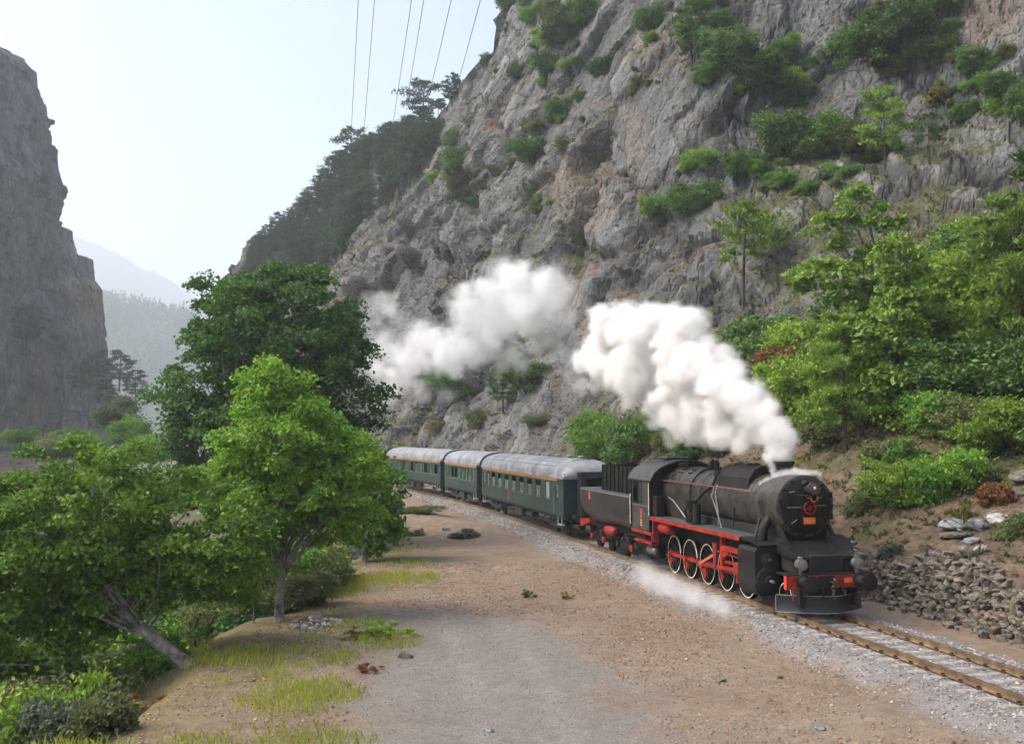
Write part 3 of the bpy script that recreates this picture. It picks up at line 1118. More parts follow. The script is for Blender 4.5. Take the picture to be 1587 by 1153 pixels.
# headlight
b = MB().lathe([(-2.05, 0.17), (-1.72, 0.19), (-1.66, 0.20), (-1.64, 0.20), (-1.64, 0.165), (-1.67, 0.16)], (0, 0.10, BZ + 0.56), 'x', 24)
b.prism([(-2.08, BZ + 0.78), (-1.75, BZ + 0.80), (-1.75, BZ + 0.72), (-2.08, BZ + 0.60)], -0.12, 0.30, 'y')
hl = P('headlight', b, M_CABGREY, smooth=True)
P('lens', MB().lathe([(-1.665, 0.16), (-1.65, 0.09), (-1.645, 0.0)], (0, 0.10, BZ + 0.56), 'x', 20), mat('brown_lens', (0.10, 0.055, 0.04), 0.15, 0, spec=0.8), hl, True)
P('bulb', MB().lathe([(-1.66, 0.05), (-1.63, 0.035), (-1.62, 0.0)], (0, 0.10, BZ + 0.56), 'x', 10), mat('bulb_glass', (0.7, 0.62, 0.58), 0.2), hl, True)
P('lamp_bracket', MB().bbox(-2.05, -1.68, -0.32, 0.55, BZ + 0.315, BZ + 0.345, 0.008), M_BLACK)
# boiler
b = MB().lathe([(-9.2, 0.885), (-3.64, 0.885), (-3.62, 0.88)], (0, 0, BZ), 'x', 44)
boiler = P('boiler', b, M_BOILER, smooth=True)
fw = []
for t in np.linspace(-0.15, math.pi + 0.15, 25):
    fw.append((0.93 * math.cos(t), BZ + 0.93 * math.sin(t)))
fw = [(0.72, 1.95)] + fw + [(-0.72, 1.95)]
P('firebox', MB().prism(fw, -12.05, -9.2, 'x'), M_BOILER, None, True)
for x in (-3.68, -4.15, -5.55, -7.0, -8.3, -9.22, -10.5, -11.6):
    r = 0.885 if x > -9.2 else 0.93
    b = MB()
    rg = [(x - 0.03, r), (x - 0.03, r + 0.014), (x + 0.03, r + 0.014), (x + 0.03, r)]
    b.lathe(rg, (0, 0, BZ), 'x', 40, -0.3, math.pi + 0.3)
    P('boiler_band', b, M_CABGREY if x != -3.68 else M_BOILER, boiler, True)
# chimney, dome casing and fittings
b = MB().lathe([(3.86, 0.44), (3.95, 0.36), (4.05, 0.335), (4.26, 0.335), (4.28, 0.375), (4.37, 0.375), (4.375, 0.30), (4.2, 0.28)], (-3.57, 0, 0), 'z', 28)
P('chimney', b, M_BLACK, None, True)
b = MB()
cs = [(-0.80, 3.40), (-0.72, 3.82), (-0.54, 4.08), (-0.28, 4.20), (0.28, 4.20), (0.54, 4.08), (0.72, 3.82), (0.80, 3.40)]
b.prism(cs, -7.05, -4.45, 'x')
dome = P('dome_casing', b, M_BLACK)
P('lid', MB().bbox(-6.7, -5.7, -0.25, 0.25, 4.20, 4.26, 0.02), M_CABGREY, dome)
b = MB()
for x in (-8.6, -9.0):
    b.lathe([(3.93, 0.09), (4.12, 0.09), (4.14, 0.12), (4.2, 0.1), (4.3, 0.05)], (x, -0.1, 0), 'z', 12)
P('safety_valve', b, M_BLACK, None, True)
b = MB().cyl((-11.3, 0.15, 3.95), (-11.3, 0.15, 4.35), 0.05, n=8)
b.cyl((-11.0, -0.3, 3.9), (-11.0, -0.3, 4.25), 0.06, n=8)
b.bbox(-11.9, -11.2, -0.35, 0.35, 3.93, 4.12, 0.03)
P('whistle', b, M_BLACK)
for i, x in enumerate((-9.9, -10.9)):
    b = MB()
    for a in (118, 130):
        c, s_ = math.cos(math.radians(a)), math.sin(math.radians(a))
        for dx in (-0.12, 0.12):
            b.cyl((x + dx, 0.92 * c, BZ + 0.92 * s_), (x + dx, 0.965 * c, BZ + 0.965 * s_), 0.045, n=8)
    P('wash_out_plug', b, M_BLACK, boiler)
# fittings on the boiler side
b = MB()
b.bbox(-7.35, -7.0, -0.75, -0.45, 3.75, 3.95, 0.03)
b.cyl((-7.3, -0.8, 3.45), (-7.1, -0.7, 3.95), 0.05, n=8)
b.cyl((-7.5, -0.62, 3.72), (-7.5, -0.62, 4.05), 0.04, n=8)
b.cyl((-7.25, -0.62, 3.9), (-7.0, -0.62, 4.1), 0.035, n=8)
P('sand_valve', b, M_BLACK)
b = MB().tube([(-11.95, -0.97, 3.46), (-3.75, -0.97, 3.44)], 0.022, 6)
for x in np.arange(-11.6, -3.8, 1.3):
    b.cyl((x, -0.90, 3.44), (x, -0.975, 3.45), 0.03, n=6)
P('handrail', b, M_PIPE)
b = MB().tube([(-3.9, 0.97, 3.44), (-11.95, 0.97, 3.46)], 0.022, 6)
P('handrail', b, M_PIPE)
b = MB()
b.tube([(-11.2, -1.0, 2.85), (-10.6, -1.02, 2.75), (-9.2, -1.08, 2.22)], 0.028, 6)
P('control_rod', b, M_STEEL)
b = MB()
b.tube([(-7.1, -0.84, 3.45), (-7.0, -0.97, 3.1), (-6.6, -0.98, 2.7), (-6.0, -1.05, 2.12)], 0.018, 5)
b.tube([(-6.9, -0.80, 3.5), (-6.75, -0.95, 3.2), (-6.5, -0.95, 2.6), (-6.5, -0.95, 2.15)], 0.018, 5)
P('sand_pipe', b, M_STEEL)
b = MB()
b.tube([(-7.1, -0.85, 3.5), (-7.6, -1.0, 3.2), (-8.2, -1.05, 2.9)], 0.05, 7)
b.tube([(-9.5, -0.98, 2.5), (-9.5, -1.0, 2.2)], 0.05, 7)
b.tube([(-5.2, -0.92, 2.85), (-5.2, -0.98, 2.2)], 0.03, 6)
P('steam_pipe', b, M_BLACK)
# air pump
b = MB()
b.cyl((-8.35, -1.18, 2.12), (-8.35, -1.18, 2.42), 0.19, n=16)
b.cyl((-8.35, -1.18, 2.45), (-8.35, -1.18, 2.58), 0.10, n=12)
b.cyl((-8.35, -1.18, 2.58), (-8.35, -1.18, 2.90), 0.20, n=16)
b.cyl((-7.95, -1.15, 2.12), (-7.95, -1.15, 2.80), 0.15, n=14)
for z in (2.2, 2.3, 2.65, 2.75, 2.85):
    b.lathe([(z - 0.015, 0.2), (z - 0.015, 0.23), (z + 0.015, 0.23), (z + 0.015, 0.2)], (-8.35, -1.18, 0), 'z', 16)
P('air_pump', b, M_BLACK, None, True)
# running boards with red edge
for sd in (-1, 1):
    y0, y1 = (-1.45, -0.70) if sd < 0 else (0.70, 1.45)
    rb = P('running_board', MB().bbox(-12.08, -3.62, y0, y1, 2.04, 2.075, 0.006), M_GREYDECK)
    ye = -1.462 if sd < 0 else 1.450
    P('red_valance', MB().box(-12.08, -3.66, ye, ye + 0.012, 1.93, 2.068), M_RED, rb)
    P('front_step_plate', MB().prism([(-3.62, 2.06), (-3.1, 2.04), (-2.3, 1.92), (-2.3, 1.88), (-3.62, 2.0)], min(y0, y1) + 0.05, max(y0, y1) - 0.05, 'y'), M_BLACK)
# cab
for sd in (-1, 1):
    ya, yb_ = (-1.45, -1.42) if sd < 0 else (1.42, 1.45)
    c = MB()
    c.box(-14.2, -12.18, ya, yb_, 1.50, 2.52)
    c.box(-14.2, -12.20, ya, yb_, 3.36, 3.47)
    c.box(-12.98, -12.20, ya, yb_, 2.522, 3.358)
    c.box(-14.2, -14.06, ya, yb_, 2.522, 3.358)
    cs_ = P('cab_side', c, M_CABGREY)
    wf = MB()
    yo = ya - 0.014 if sd < 0 else yb_
    for (xa, xb, za, zb) in ((-14.08, -12.94, 2.50, 2.545), (-14.08, -12.94, 3.335, 3.38), (-14.08, -14.04, 2.545, 3.335), (-12.98, -12.94, 2.545, 3.335), (-13.56, -13.50, 2.545, 3.335)):
        wf.box(xa, xb, yo, yo + 0.014, za, zb)
    P('window_frame', wf, M_BLACK, cs_)
    gl = MB().box(-13.50, -12.98, ya + 0.008, ya + 0.014, 2.545, 3.335)
    P('window_pane', gl, M_GLASSD, cs_)
    ln = MB()
    ln.box(-14.15, -12.25, yo, yo + 0.012, 2.40, 2.425)
    ln.box(-14.15, -12.25, yo, yo + 0.012, 2.455, 2.47)
    P('lining', ln, M_STEEL, cs_)
    if sd < 0:
        tx = MB()
        for k in range(3):
            z = 2.30 - k * 0.13
            tx.box(-13.22, -12.98, yo + 0.004, yo + 0.013, z - 0.10, z)
        P('red_lettering', tx, mat('sign_red', (0.42, 0.045, 0.04), 0.5), cs_)
        tx = MB()
        for k in range(3):
            z = 1.89 - k * 0.10
            tx.box(-13.22, -12.98, yo + 0.004, yo + 0.013, z - 0.07, z)
        P('orange_lettering', tx, mat('sign_orange', (0.48, 0.20, 0.05), 0.5), cs_)
arc = []
for t in np.linspace(0, 1, 17):
    y = -1.53 + 3.06 * t
    arc.append((y, 3.45 + 0.78 * (1 - ((t - 0.5) * 2) ** 2) ** 0.62))
inner = [(y * 0.985, z - 0.05) for y, z in arc][::-1]
cr = P('cab_roof', MB().prism(arc + inner, -14.55, -11.78, 'x'), M_CABGREY, None, True)
P('roof_vent', MB().bbox(-13.6, -12.7, -0.5, 0.5, 4.225, 4.33, 0.03), M_CABGREY, cr)
fr = [(-1.42, 2.08)] + [(y * 0.965, z - 0.06) for y, z in arc[1:-1]] + [(1.42, 2.08)]
P('cab_front', MB().prism(fr, -12.22, -12.19, 'x'), M_BLACK)
P('backhead', MB().bbox(-12.9, -12.23, -0.85, 0.85, 1.55, 3.5, 0.08), M_DARK)
P('cab_floor', MB().bbox(-14.4, -12.2, -1.41, 1.41, 1.40, 1.50, 0.01), M_DARK)
b = MB().tube([(-14.33, -1.47, 1.62), (-14.33, -1.50, 1.7), (-14.33, -1.50, 2.75), (-14.33, -1.47, 2.82)], 0.022, 6)
P('cab_handrail', b, M_WHITE)
b = MB().tube([(-12.12, -1.47, 2.1), (-12.12, -1.47, 2.7), (-12.15, -1.46, 3.35)], 0.018, 6)
P('cab_handrail', b, M_WHITE)
b = MB().bbox(-12.12, -11.7, -1.3, -1.0, 2.1, 2.85, 0.02)
P('tool_box', b, M_BLACK)
# red frame under the cab and steps
b = MB().bbox(-14.3, -11.9, -1.47, -1.36, 1.34, 1.455, 0.01)
P('cab_beam', b, M_RED)
b = MB().bbox(-14.0, -11.9, -1.45, -1.15, 0.98, 1.07, 0.01)
b.box(-11.95, -11.88, -1.45, -1.15, 1.07, 1.34)
P('cab_step', b, M_RED)
P('step_bracket', MB().box(-11.86, -11.78, -1.42, -1.2, 1.1, 1.92), mat('dark_red', (0.14, 0.012, 0.012), 0.6))
b = MB().lathe([(-11.45, 0.0), (-11.43, 0.12), (-11.36, 0.20), (-10.42, 0.20), (-10.35, 0.12), (-10.33, 0.0)], (0, -1.2, 1.70), 'x', 18)
P('air_tank', b, M_RED, None, True)
b = MB().lathe([(-13.2, 0), (-13.18, 0.1), (-13.1, 0.16), (-12.4, 0.16), (-12.32, 0.1), (-12.3, 0)], (0, -1.1, 0.72), 'x', 16)
P('injector', b, M_STEEL, None, True)
b = MB()
b.bbox(-14.0, -12.2, -1.1, -0.75, 0.45, 1.0, 0.04)
P('ash_pan', b, M_BLACK)
# frame and saddle
P('main_frame', MB().bbox(-13.4, -0.8, -0.52, 0.52, 0.55, 1.75, 0.02), M_DARK)
P('under_boiler', MB().bbox(-9.4, -3.4, -0.66, 0.66, 1.76, 2.35, 0.02), M_DARK)
P('smokebox_saddle', MB().prism([(-0.75, 1.75), (-0.62, 2.1), (-0.66, 2.5), (0.66, 2.5), (0.62, 2.1), (0.75, 1.75)], -3.5, -2.35, 'x'), M_BLACK)
# wheels
def wheel(R, rim_w, hubr, nsp, counter=None, spin=0.0, white=True):
    """returns named builders for one wheel standing in the plane y=0 (outer face towards -y)"""
    ty = MB().lathe([(0.0, R - rim_w), (0.0, R), (0.13, R), (0.135, R + 0.03), (0.15, R + 0.03), (0.15, R - rim_w), (0.0, R - rim_w)], (0, 0, 0), 'y', 40)
    ri = MB().lathe([(-0.004, R - 0.035), (-0.004, R - 0.002), (0.002, R - 0.002)], (0, 0, 0), 'y', 40)
    sp = MB()
    for k in range(nsp):
        a = 2 * math.pi * k / nsp + spin
        c, s_ = math.cos(a), math.sin(a)
        w0, w1 = 0.045, 0.032
        v = []
        for y in (0.03, 0.11):
            for (r, ww) in ((hubr * 0.8, w0), (R - rim_w + 0.01, w1)):
                v += [(r * c - ww * s_, y, r * s_ + ww * c), (r * c + ww * s_, y, r * s_ - ww * c)]
        sp.add(v, [(0, 1, 3, 2), (4, 6, 7, 5), (0, 2, 6, 4), (1, 5, 7, 3)])
    sp.lathe([(0.0, 0.0), (0.0, hubr), (0.14, hubr), (0.14, 0)], (0, 0, 0), 'y', 20)
    cw = None
    if counter is not None:
        cw = MB()
        a0, a1 = counter
        ro, rin = R - rim_w + 0.005, R * 0.50
        pts = [(ro * math.cos(t), ro * math.sin(t)) for t in np.linspace(a0, a1, 12)]
        pts += [(rin * math.cos(a1) * 1.05, rin * math.sin(a1) * 1.05), (rin * math.cos(a0) * 1.05, rin * math.sin(a0) * 1.05)]
        cw.prism(pts, 0.012, 0.13, 'y')
    return ty, ri, sp, cw


DRV = (-4.70, -6.35, -8.0, -9.65, -11.3)
for i, x in enumerate(DRV):
    for sd in (-1, 1):
        aw = math.radians(-150 if i == 2 else -155)
        sweep = 0.62 if i == 2 else 0.42
        ty, ri, sp, cw = wheel(0.70, 0.075, 0.16, 13, (aw - sweep, aw + sweep), 0.1 * i)
        e = bpy.data.objects.new('driving_wheel', None)
        COL.objects.link(e)
        e.parent = loco
        e.location = (x, -0.76 if sd < 0 else 0.76, 0.70)
        if sd > 0:
            e.rotation_euler = (0, 0, math.pi)
        P('tyre', ty, M_BLACK, e, True)
        P('rim', ri, M_WHITE, e, True)
        P('spoke', sp, M_BLACK, e)
        P('counterweight', cw, M_RED, e)
        pin = MB().cyl((0.30 if sd < 0 else -0.30, -0.34, 0.05), (0.30 if sd < 0 else -0.30, 0.08, 0.05), 0.07, n=12)
        P('crank_pin', pin, M_RED, e, True)
for sd in (-1, 1):
    y = sd * 0.96
    ya, yb_ = min(y, y + sd * 0.07), max(y, y + sd * 0.07)
    for (xa, xb) in zip(DRV[:-1], DRV[1:]):
        c = MB().prism([(xa + 0.22, 0.70), (xa + 0.22, 0.80), (xb + 0.38, 0.80), (xb + 0.38, 0.70)], ya, yb_, 'y')
        for xx in (xa + 0.30, xb + 0.30):
            c.cyl((xx, ya - 0.012, 0.75), (xx, yb_ + 0.012, 0.75), 0.13, n=14)
        P('coupling_rod', c, M_RED)
    y2 = y + sd * 0.12
    ya, yb_ = min(y2, y2 + sd * 0.07), max(y2, y2 + sd * 0.07)
    c = MB().prism([(-7.85, 0.68), (-7.85, 0.83), (-4.55, 0.95), (-4.55, 0.85)], ya, yb_, 'y')
    c.cyl((-7.70, ya - 0.01, 0.75), (-7.70, yb_ + 0.01, 0.75), 0.16, n=14)
    c.cyl((-4.5, ya - 0.01, 0.9), (-4.5, yb_ + 0.01, 0.9), 0.12, n=12)
    P('connecting_rod', c, M_RED)
    c = MB().prism([(-7.72, 0.72), (-7.72, 0.80), (-6.35, 1.28), (-6.28, 1.2)], ya - 0.03, ya - 0.005, 'y') if sd < 0 else MB().prism([(-7.72, 0.72), (-7.72, 0.80), (-6.35, 1.28), (-6.28, 1.2)], yb_ + 0.005, yb_ + 0.03, 'y')
    P('eccentric_rod', c, mat('rod_ochre', (0.42, 0.13, 0.05), 0.5, 0, 0.3, 6))
    c = MB()
    ym = sd * 1.08
    c.bbox(-6.0, -3.7, min(ym - 0.06, ym + 0.06), max(ym - 0.06, ym + 0.06), 1.02, 1.10, 0.01)
    c.bbox(-4.75, -4.3, ym - 0.09, ym + 0.09, 0.78, 1.14, 0.02)
    c.cyl((-4.4, ym, 0.9), (-3.6, ym, 0.9), 0.05, n=10)
    P('crosshead', c, M_RED)
    c = MB()
    ym = sd * 1.15
    c.bbox(-5.75, -5.6, ym - 0.08, ym + 0.08, 0.95, 1.98, 0.01)
    c.bbox(-5.60, -3.68, ym - 0.1, ym + 0.1, 1.42, 1.60, 0.02)
    c.prism([(-5.60, 1.42), (-5.0, 1.42), (-5.60, 1.15)], ym - 0.05, ym + 0.05, 'y')
    P('motion_bracket', c, M_RED)
    c = MB()
    c.prism([(-6.42, 0.75), (-6.25, 0.75), (-6.1, 1.6), (-6.5, 1.6)], ym - 0.04, ym + 0.04, 'y')
    c.tube([(-6.3, ym, 1.35), (-4.2, ym, 1.30)], 0.03, 6)
    P('valve_link', c, mat('dark_red', (0.14, 0.012, 0.012), 0.6))
    c = MB().prism([(-4.6, 0.5), (-4.52, 0.5), (-4.4, 1.05), (-4.48, 1.05)], ym - 0.03, ym + 0.03, 'y')
    c.cyl((-4.6, ym, 0.52), (-3.9, ym, 0.62), 0.025, n=6)
    P('combination_lever', c, M_RED)
    # splashers behind the wheels
    for x in (-9.65, -11.3):
        c = MB()
        pts = [(x + 0.78 * math.cos(t), 0.7 + 0.78 * math.sin(t)) for t in np.linspace(0.15, 1.1, 8)]
        c.tube([(p, sd * 0.78, q) for p, q in pts], 0.014, 4)
        P('brake_hanger', c, M_WHITE)
    # cylinders
    ya, yb_ = (-1.50, -0.75) if sd < 0 else (0.75, 1.50)
    c = MB()
    yc = sd * 1.10
    prof = [(yc - sd * 0.35, 0.44), (yc + sd * 0.22, 0.40), (yc + sd * 0.37, 0.52), (yc + sd * 0.40, 0.70), (yc + sd * 0.40, 1.72), (yc + sd * 0.32, 1.83), (yc - sd * 0.35, 1.85)]
    c.prism(prof, -3.66, -2.40, 'x')
    cyl = P('cylinder_block', c, M_BLACK)
    c = MB().lathe([(-2.40, 0.40), (-2.33, 0.40), (-2.31, 0.36), (-2.30, 0.15), (-2.22, 0.13), (-2.21, 0.0)], (0, yc, 0.86), 'x', 24)
    for a in range(0, 360, 30):
        c.cyl((-2.33, yc + 0.34 * math.cos(math.radians(a)), 0.86 + 0.34 * math.sin(math.radians(a))), (-2.29, yc + 0.34 * math.cos(math.radians(a)), 0.86 + 0.34 * math.sin(math.radians(a))), 0.022, n=6)
    P('cylinder_cover', c, M_BLACK, cyl, True)
    c = MB().lathe([(-2.40, 0.24), (-2.30, 0.24), (-2.28, 0.20), (-2.26, 0.08), (-2.12, 0.06), (-2.11, 0.0)], (0, yc - sd * 0.02, 1.46), 'x', 20)
    P('valve_cover', c, M_BLACK, cyl, True)
    P('cylinder_handle', MB().cyl((-2.2, yc, 0.86), (-2.0, yc, 0.86), 0.045, n=10), M_STEEL, cyl)
    # steam pipe from the smokebox, brace and front steps
    P('main_steam_pipe', MB().tube([(-2.95, sd * 0.72, 2.7), (-2.95, sd * 0.98, 2.35), (-2.95, sd * 1.05, 1.75)], 0.16, 12), M_BLACK, None, True)
    P('smokebox_brace', MB().prism([(-3.20, 2.66), (-3.08, 2.66), (-3.50, 1.92), (-3.66, 1.92)], sd * 0.98 - 0.03, sd * 0.98 + 0.03, 'y'), M_CABGREY)
    P('front_brace', MB().prism([(-2.35, 2.55), (-2.2, 2.55), (-1.0, 1.30), (-1.2, 1.30)], sd * 0.80 - 0.05, sd * 0.80 + 0.05, 'y'), M_BLACK)
# leading truck
for sd in (-1, 1):
    ty, ri, sp, _ = wheel(0.42, 0.06, 0.12, 9)
    e = bpy.data.objects.new('leading_wheel', None)
    COL.objects.link(e)
    e.parent = loco
    e.location = (-1.95, sd * 0.76, 0.425)
    if sd > 0:
        e.rotation_euler = (0, 0, math.pi)
    P('tyre', ty, M_BLACK, e, True)
    P('rim', ri, M_WHITE, e, True)
    P('spoke', sp, M_BLACK, e)
# front platform
b = MB().prism([(-2.12, 2.04), (-0.98, 1.75), (-0.86, 1.70), (-0.86, 1.62), (-2.12, 1.7)], -0.92, 0.92, 'y')
P('front_deck', b, M_BLACK)
b = MB().prism([(-2.1, 1.78), (-0.92, 1.60), (-0.92, 1.22), (-2.1, 1.22)], -0.78, 0.88, 'y')
P('deck_box', b, M_DARK)
P('deck_side_box', MB().prism([(-2.1, 2.22), (-1.5, 2.14), (-1.25, 1.8), (-2.1, 1.8)], 0.62, 1.10, 'y'), M_BLACK)
P('front_platform', MB().bbox(-1.3, -0.62, -1.35, 1.35, 1.215, 1.25, 0.006), M_BLACK)
beam = P('buffer_beam', MB().bbox(-0.74, -0.62, -1.36, 1.36, 0.84, 1.21, 0.012), M_RED)
P('beam_plate', MB().bbox(-0.617, -0.60, -0.40, 0.12, 0.86, 1.19, 0.008), M_BLACK, beam)
P('yellow_panel', MB().box(-0.619, -0.612, 0.42, 0.68, 0.98, 1.12), mat('ochre_sign', (0.55, 0.11, 0.015), 0.5), beam)
P('beam_edge', MB().box(-0.76, -0.61, -1.375, -1.362, 0.835, 1.215), mat('bright_red', (0.62, 0.04, 0.015), 0.45), beam)
for sd in (-1, 1):
    y = sd * 0.875
    bf = P('buffer', MB().lathe([(-0.61, 0.20), (-0.56, 0.20), (-0.54, 0.15), (-0.28, 0.13), (-0.28, 0.075), (-0.06, 0.075), (-0.045, 0.235), (-0.01, 0.24), (0.0, 0.21), (0.012, 0.0)], (0, y, 1.05), 'x', 28), M_BLACK, None, True)
    bp = MB()
    for a in (45, 135, 225, 315):
        bp.cyl((-0.6, y + 0.24 * math.cos(math.radians(a)), 1.05 + 0.17 * math.sin(math.radians(a))), (-0.57, y + 0.24 * math.cos(math.radians(a)), 1.05 + 0.17 * math.sin(math.radians(a))), 0.025, n=6)
    P('bolt', bp, M_BLACK, bf)['kind'] = 'stuff'
    # lamps
    lm = MB().cyl((-0.80, sd * 0.88, 1.52), (-0.62, sd * 0.88, 1.52), 0.15, n=18)
    lm.cyl((-0.62, sd * 0.88, 1.52), (-0.58, sd * 0.88, 1.52), 0.165, n=18)
    lm.cyl((-0.72, sd * 0.88, 1.25), (-0.72, sd * 0.88, 1.40), 0.05, n=8)
    lm.bbox(-0.8, -0.66, sd * 0.88 - 0.06, sd * 0.88 + 0.06, 1.66, 1.74, 0.02)
    lp = P('buffer_lamp', lm, M_LAMP, None, True)
    P('lens', MB().lathe([(-0.58, 0.14), (-0.565, 0.07), (-0.56, 0.0)], (0, sd * 0.88, 1.52), 'x', 16), M_LENS, lp, True)
b = MB().tube([(-0.62, 1.22, 1.24), (-0.62, 1.22, 1.95)], 0.014, 5)
P('lamp_iron', b, mat('pole_rust', (0.13, 0.06, 0.035), 0.7))
b = MB().tube([(-0.62, 0, 1.02), (-0.42, 0, 1.02), (-0.36, 0, 1.09), (-0.42, 0, 1.14)], 0.035, 8)
for k in range(4):
    z = 0.95 - k * 0.11
    t0 = np.linspace(0, 2 * math.pi, 11)
    b.tube([(-0.50, 0.02 + 0.05 * math.cos(t) * (k % 2), z + 0.07 * math.sin(t)) if k % 2 else (-0.50 + 0.05 * math.cos(t), 0.02, z + 0.07 * math.sin(t)) for t in t0], 0.018, 5)
P('coupling_hook', b, M_CABGREY)
for yy in (-0.32, 0.30):
    b = MB().tube([(-0.62, yy, 0.95), (-0.50, yy, 0.93), (-0.46, yy, 0.75), (-0.50, yy + 0.03, 0.55)], 0.028, 7)
    P('brake_hose', b, M_BLACK, None, True)
P('red_lever', MB().tube([(-0.62, -1.18, 0.85), (-0.60, -1.18, 0.52)], 0.018, 5), M_RED)
# snow plough
prof = []
for t in np.linspace(-1, 1, 15):
    prof.append((-0.62 - 0.75 * abs(t) ** 1.6, 1.36 * t))
v, f = [], []
for (x, y) in prof:
    for (dz, dx) in ((0.12, 0.05), (0.22, 0.0), (0.42, -0.02), (0.60, 0.03)):
        v.append((x + dx, y, dz))
for (x, y) in prof:
    for (dz, dx) in ((0.12, 0.03), (0.22, -0.02), (0.42, -0.04), (0.60, 0.01)):
        v.append((x + dx, y, dz))
n0 = len(prof) * 4
for i in range(len(prof) - 1):
    for k in range(3):
        f.append((i * 4 + k, (i + 1) * 4 + k, (i + 1) * 4 + k + 1, i * 4 + k + 1))
        f.append((n0 + i * 4 + k, n0 + i * 4 + k + 1, n0 + (i + 1) * 4 + k + 1, n0 + (i + 1) * 4 + k))
plow = P('snow_plough', MB().add(v, f), mat('plough_black', (0.010, 0.012, 0.016), 0.5, 0, 0.4, 3, 0.15, 12), None, True)
b = MB()
b.tube([(x + 0.035, y, 0.605) for x, y in prof], 0.012, 5)
b.tube([(prof[0][0] + 0.03, prof[0][1], 0.60), (prof[0][0] + 0.03, prof[0][1], 0.22), (prof[0][0] + 0.05, prof[0][1], 0.12)], 0.012, 5)
b.tube([(x + 0.055, y, 0.125) for x, y in prof], 0.010, 5)
P('edge_strip', b, mat('worn_edge', (0.22, 0.24, 0.25), 0.5), plow)
for yy in (-0.85, 0.85):
    P('plough_bracket', MB().bbox(-1.2, -0.75, yy - 0.05, yy + 0.05, 0.3, 0.84, 0.01), M_BLACK, plow)

# ================================================================== tender
tx, ty_, th = track(14.35)
tender = empty('tender', (tx, ty_, 0), H0 - math.pi / 2, 'dark grey tub-shaped tender with ribbed coal bunker behind the locomotive', 'tender')
def T(name, b, m, par=None, smooth=False):
    return b.build(name, m, tender if par is None else par, smooth)
# local x: 0 at the front (footplate), -8.3 at the rear
half = [(0.0, 1.12), (0.62, 1.13), (0.95, 1.22), (1.22, 1.42), (1.38, 1.68), (1.44, 1.95), (1.45, 2.30), (1.45, 2.66), (1.40, 2.70)]
sec = [(-y, z) for y, z in half[::-1]] + half[1:]
st = [(-0.25, 1.0, 0.0), (-7.0, 1.0, 0.0), (-7.6, 0.985, 0.08), (-7.95, 0.95, 0.28), (-8.15, 0.90, 0.60), (-8.22, 0.86, 0.95)]
v, f = [], []
n = len(sec)
for (x, ky, lift) in st:
    for (y, z) in sec:
        zz = z + lift * (2.70 - z) / 1.6
        v.append((x, y * ky, zz))
for i in range(len(st) - 1):
    for k in range(n - 1):
        f.append((i * n + k, i * n + k + 1, (i + 1) * n + k + 1, (i + 1) * n + k))
f.append(tuple(range(n)))
f.append(tuple(range((len(st) - 1) * n, len(st) * n))[::-1])
T('tank', MB().add(v, f), M_TENDER, None, True)
T('tank_top', MB().prism([(-0.25, 1.40), (-7.0, 1.40), (-7.6, 1.37), (-8.0, 1.30), (-8.2, 1.18), (-8.2, -1.18), (-8.0, -1.30), (-7.6, -1.37), (-7.0, -1.40), (-0.25, -1.40)], 2.69, 2.712, 'z'), M_GREYDECK)
T('tank_beading', MB().tube([(-0.25, -1.452, 2.66), (-7.0, -1.452, 2.66), (-7.6, -1.43, 2.66), (-8.0, -1.36, 2.66), (-8.2, -1.22, 2.66)], 0.018, 6), mat('bead_grey', (0.14, 0.14, 0.145), 0.5))
b = MB()
for sd in (-1, 1):
    b.box(-5.45, -0.5, sd * 1.0 - 0.02, sd * 1.0 + 0.02, 2.70, 3.86)
b.box(-5.47, -5.43, -0.98, 0.98, 2.70, 3.86)
b.box(-0.52, -0.48, -0.98, 0.98, 2.70, 3.80)
bunk = T('coal_bunker', b, M_BLACK)
for k, x in enumerate(np.linspace(-5.3, -0.6, 9)):
    for sd in (-1, 1):
        b = MB().box(x - 0.035, x + 0.035, min(sd * 1.022, sd * 1.085), max(sd * 1.022, sd * 1.085), 2.72, 3.86)
        T('bunker_rib', b, M_BLACK, bunk)
for k, y in enumerate((-0.6, 0, 0.6)):
    T('bunker_rib', MB().box(-5.54, -5.472, y - 0.03, y + 0.03, 2.72, 3.86), M_BLACK, bunk)
# coal heap
xs, ys_ = np.meshgrid(np.linspace(-5.4, -0.55, 40), np.linspace(-0.96, 0.96, 20))
cp = np.stack([xs.ravel(), ys_.ravel(), 0 * xs.ravel()], 1)
cp[:, 2] = 3.35 + 0.35 * np.exp(-((cp[:, 0] + 3.2) / 2) ** 2) * (1 - (cp[:, 1] / 1.1) ** 2) + 0.13 * fbm(cp * 3, 3, 90)
coal = link('coal', npmesh('coal', cp, grid_faces(20, 40)), M_COAL, bunk)
coal['kind'] = 'stuff'
T('front_shield', MB().bbox(-0.25, -0.15, -1.42, 1.42, 1.5, 3.1, 0.01), M_BLACK)
T('chassis', MB().bbox(-8.0, -0.3, -0.75, 0.75, 0.92, 1.14, 0.01), M_DARK)
T('rear_beam', MB().bbox(-8.32, -8.2, -1.3, 1.3, 0.86, 1.22, 0.01), M_RED)
T('corner_plate', MB().prism([(-8.2, 1.22), (-6.7, 1.30), (-6.5, 1.22), (-7.6, 0.95), (-8.2, 0.86)], -1.32, -1.28, 'y'), M_RED)
b = MB().lathe([(-4.15, 0), (-4.13, 0.12), (-4.05, 0.20), (-3.0, 0.20), (-2.9, 0.12), (-2.88, 0)], (0, -1.22, 1.02), 'x', 18)
T('air_tank', b, M_RED, None, True)
T('side_number', MB().box(-6.22, -5.98, -1.462, -1.45, 2.25, 2.58), mat('sign_red2', (0.60, 0.07, 0.03), 0.5))
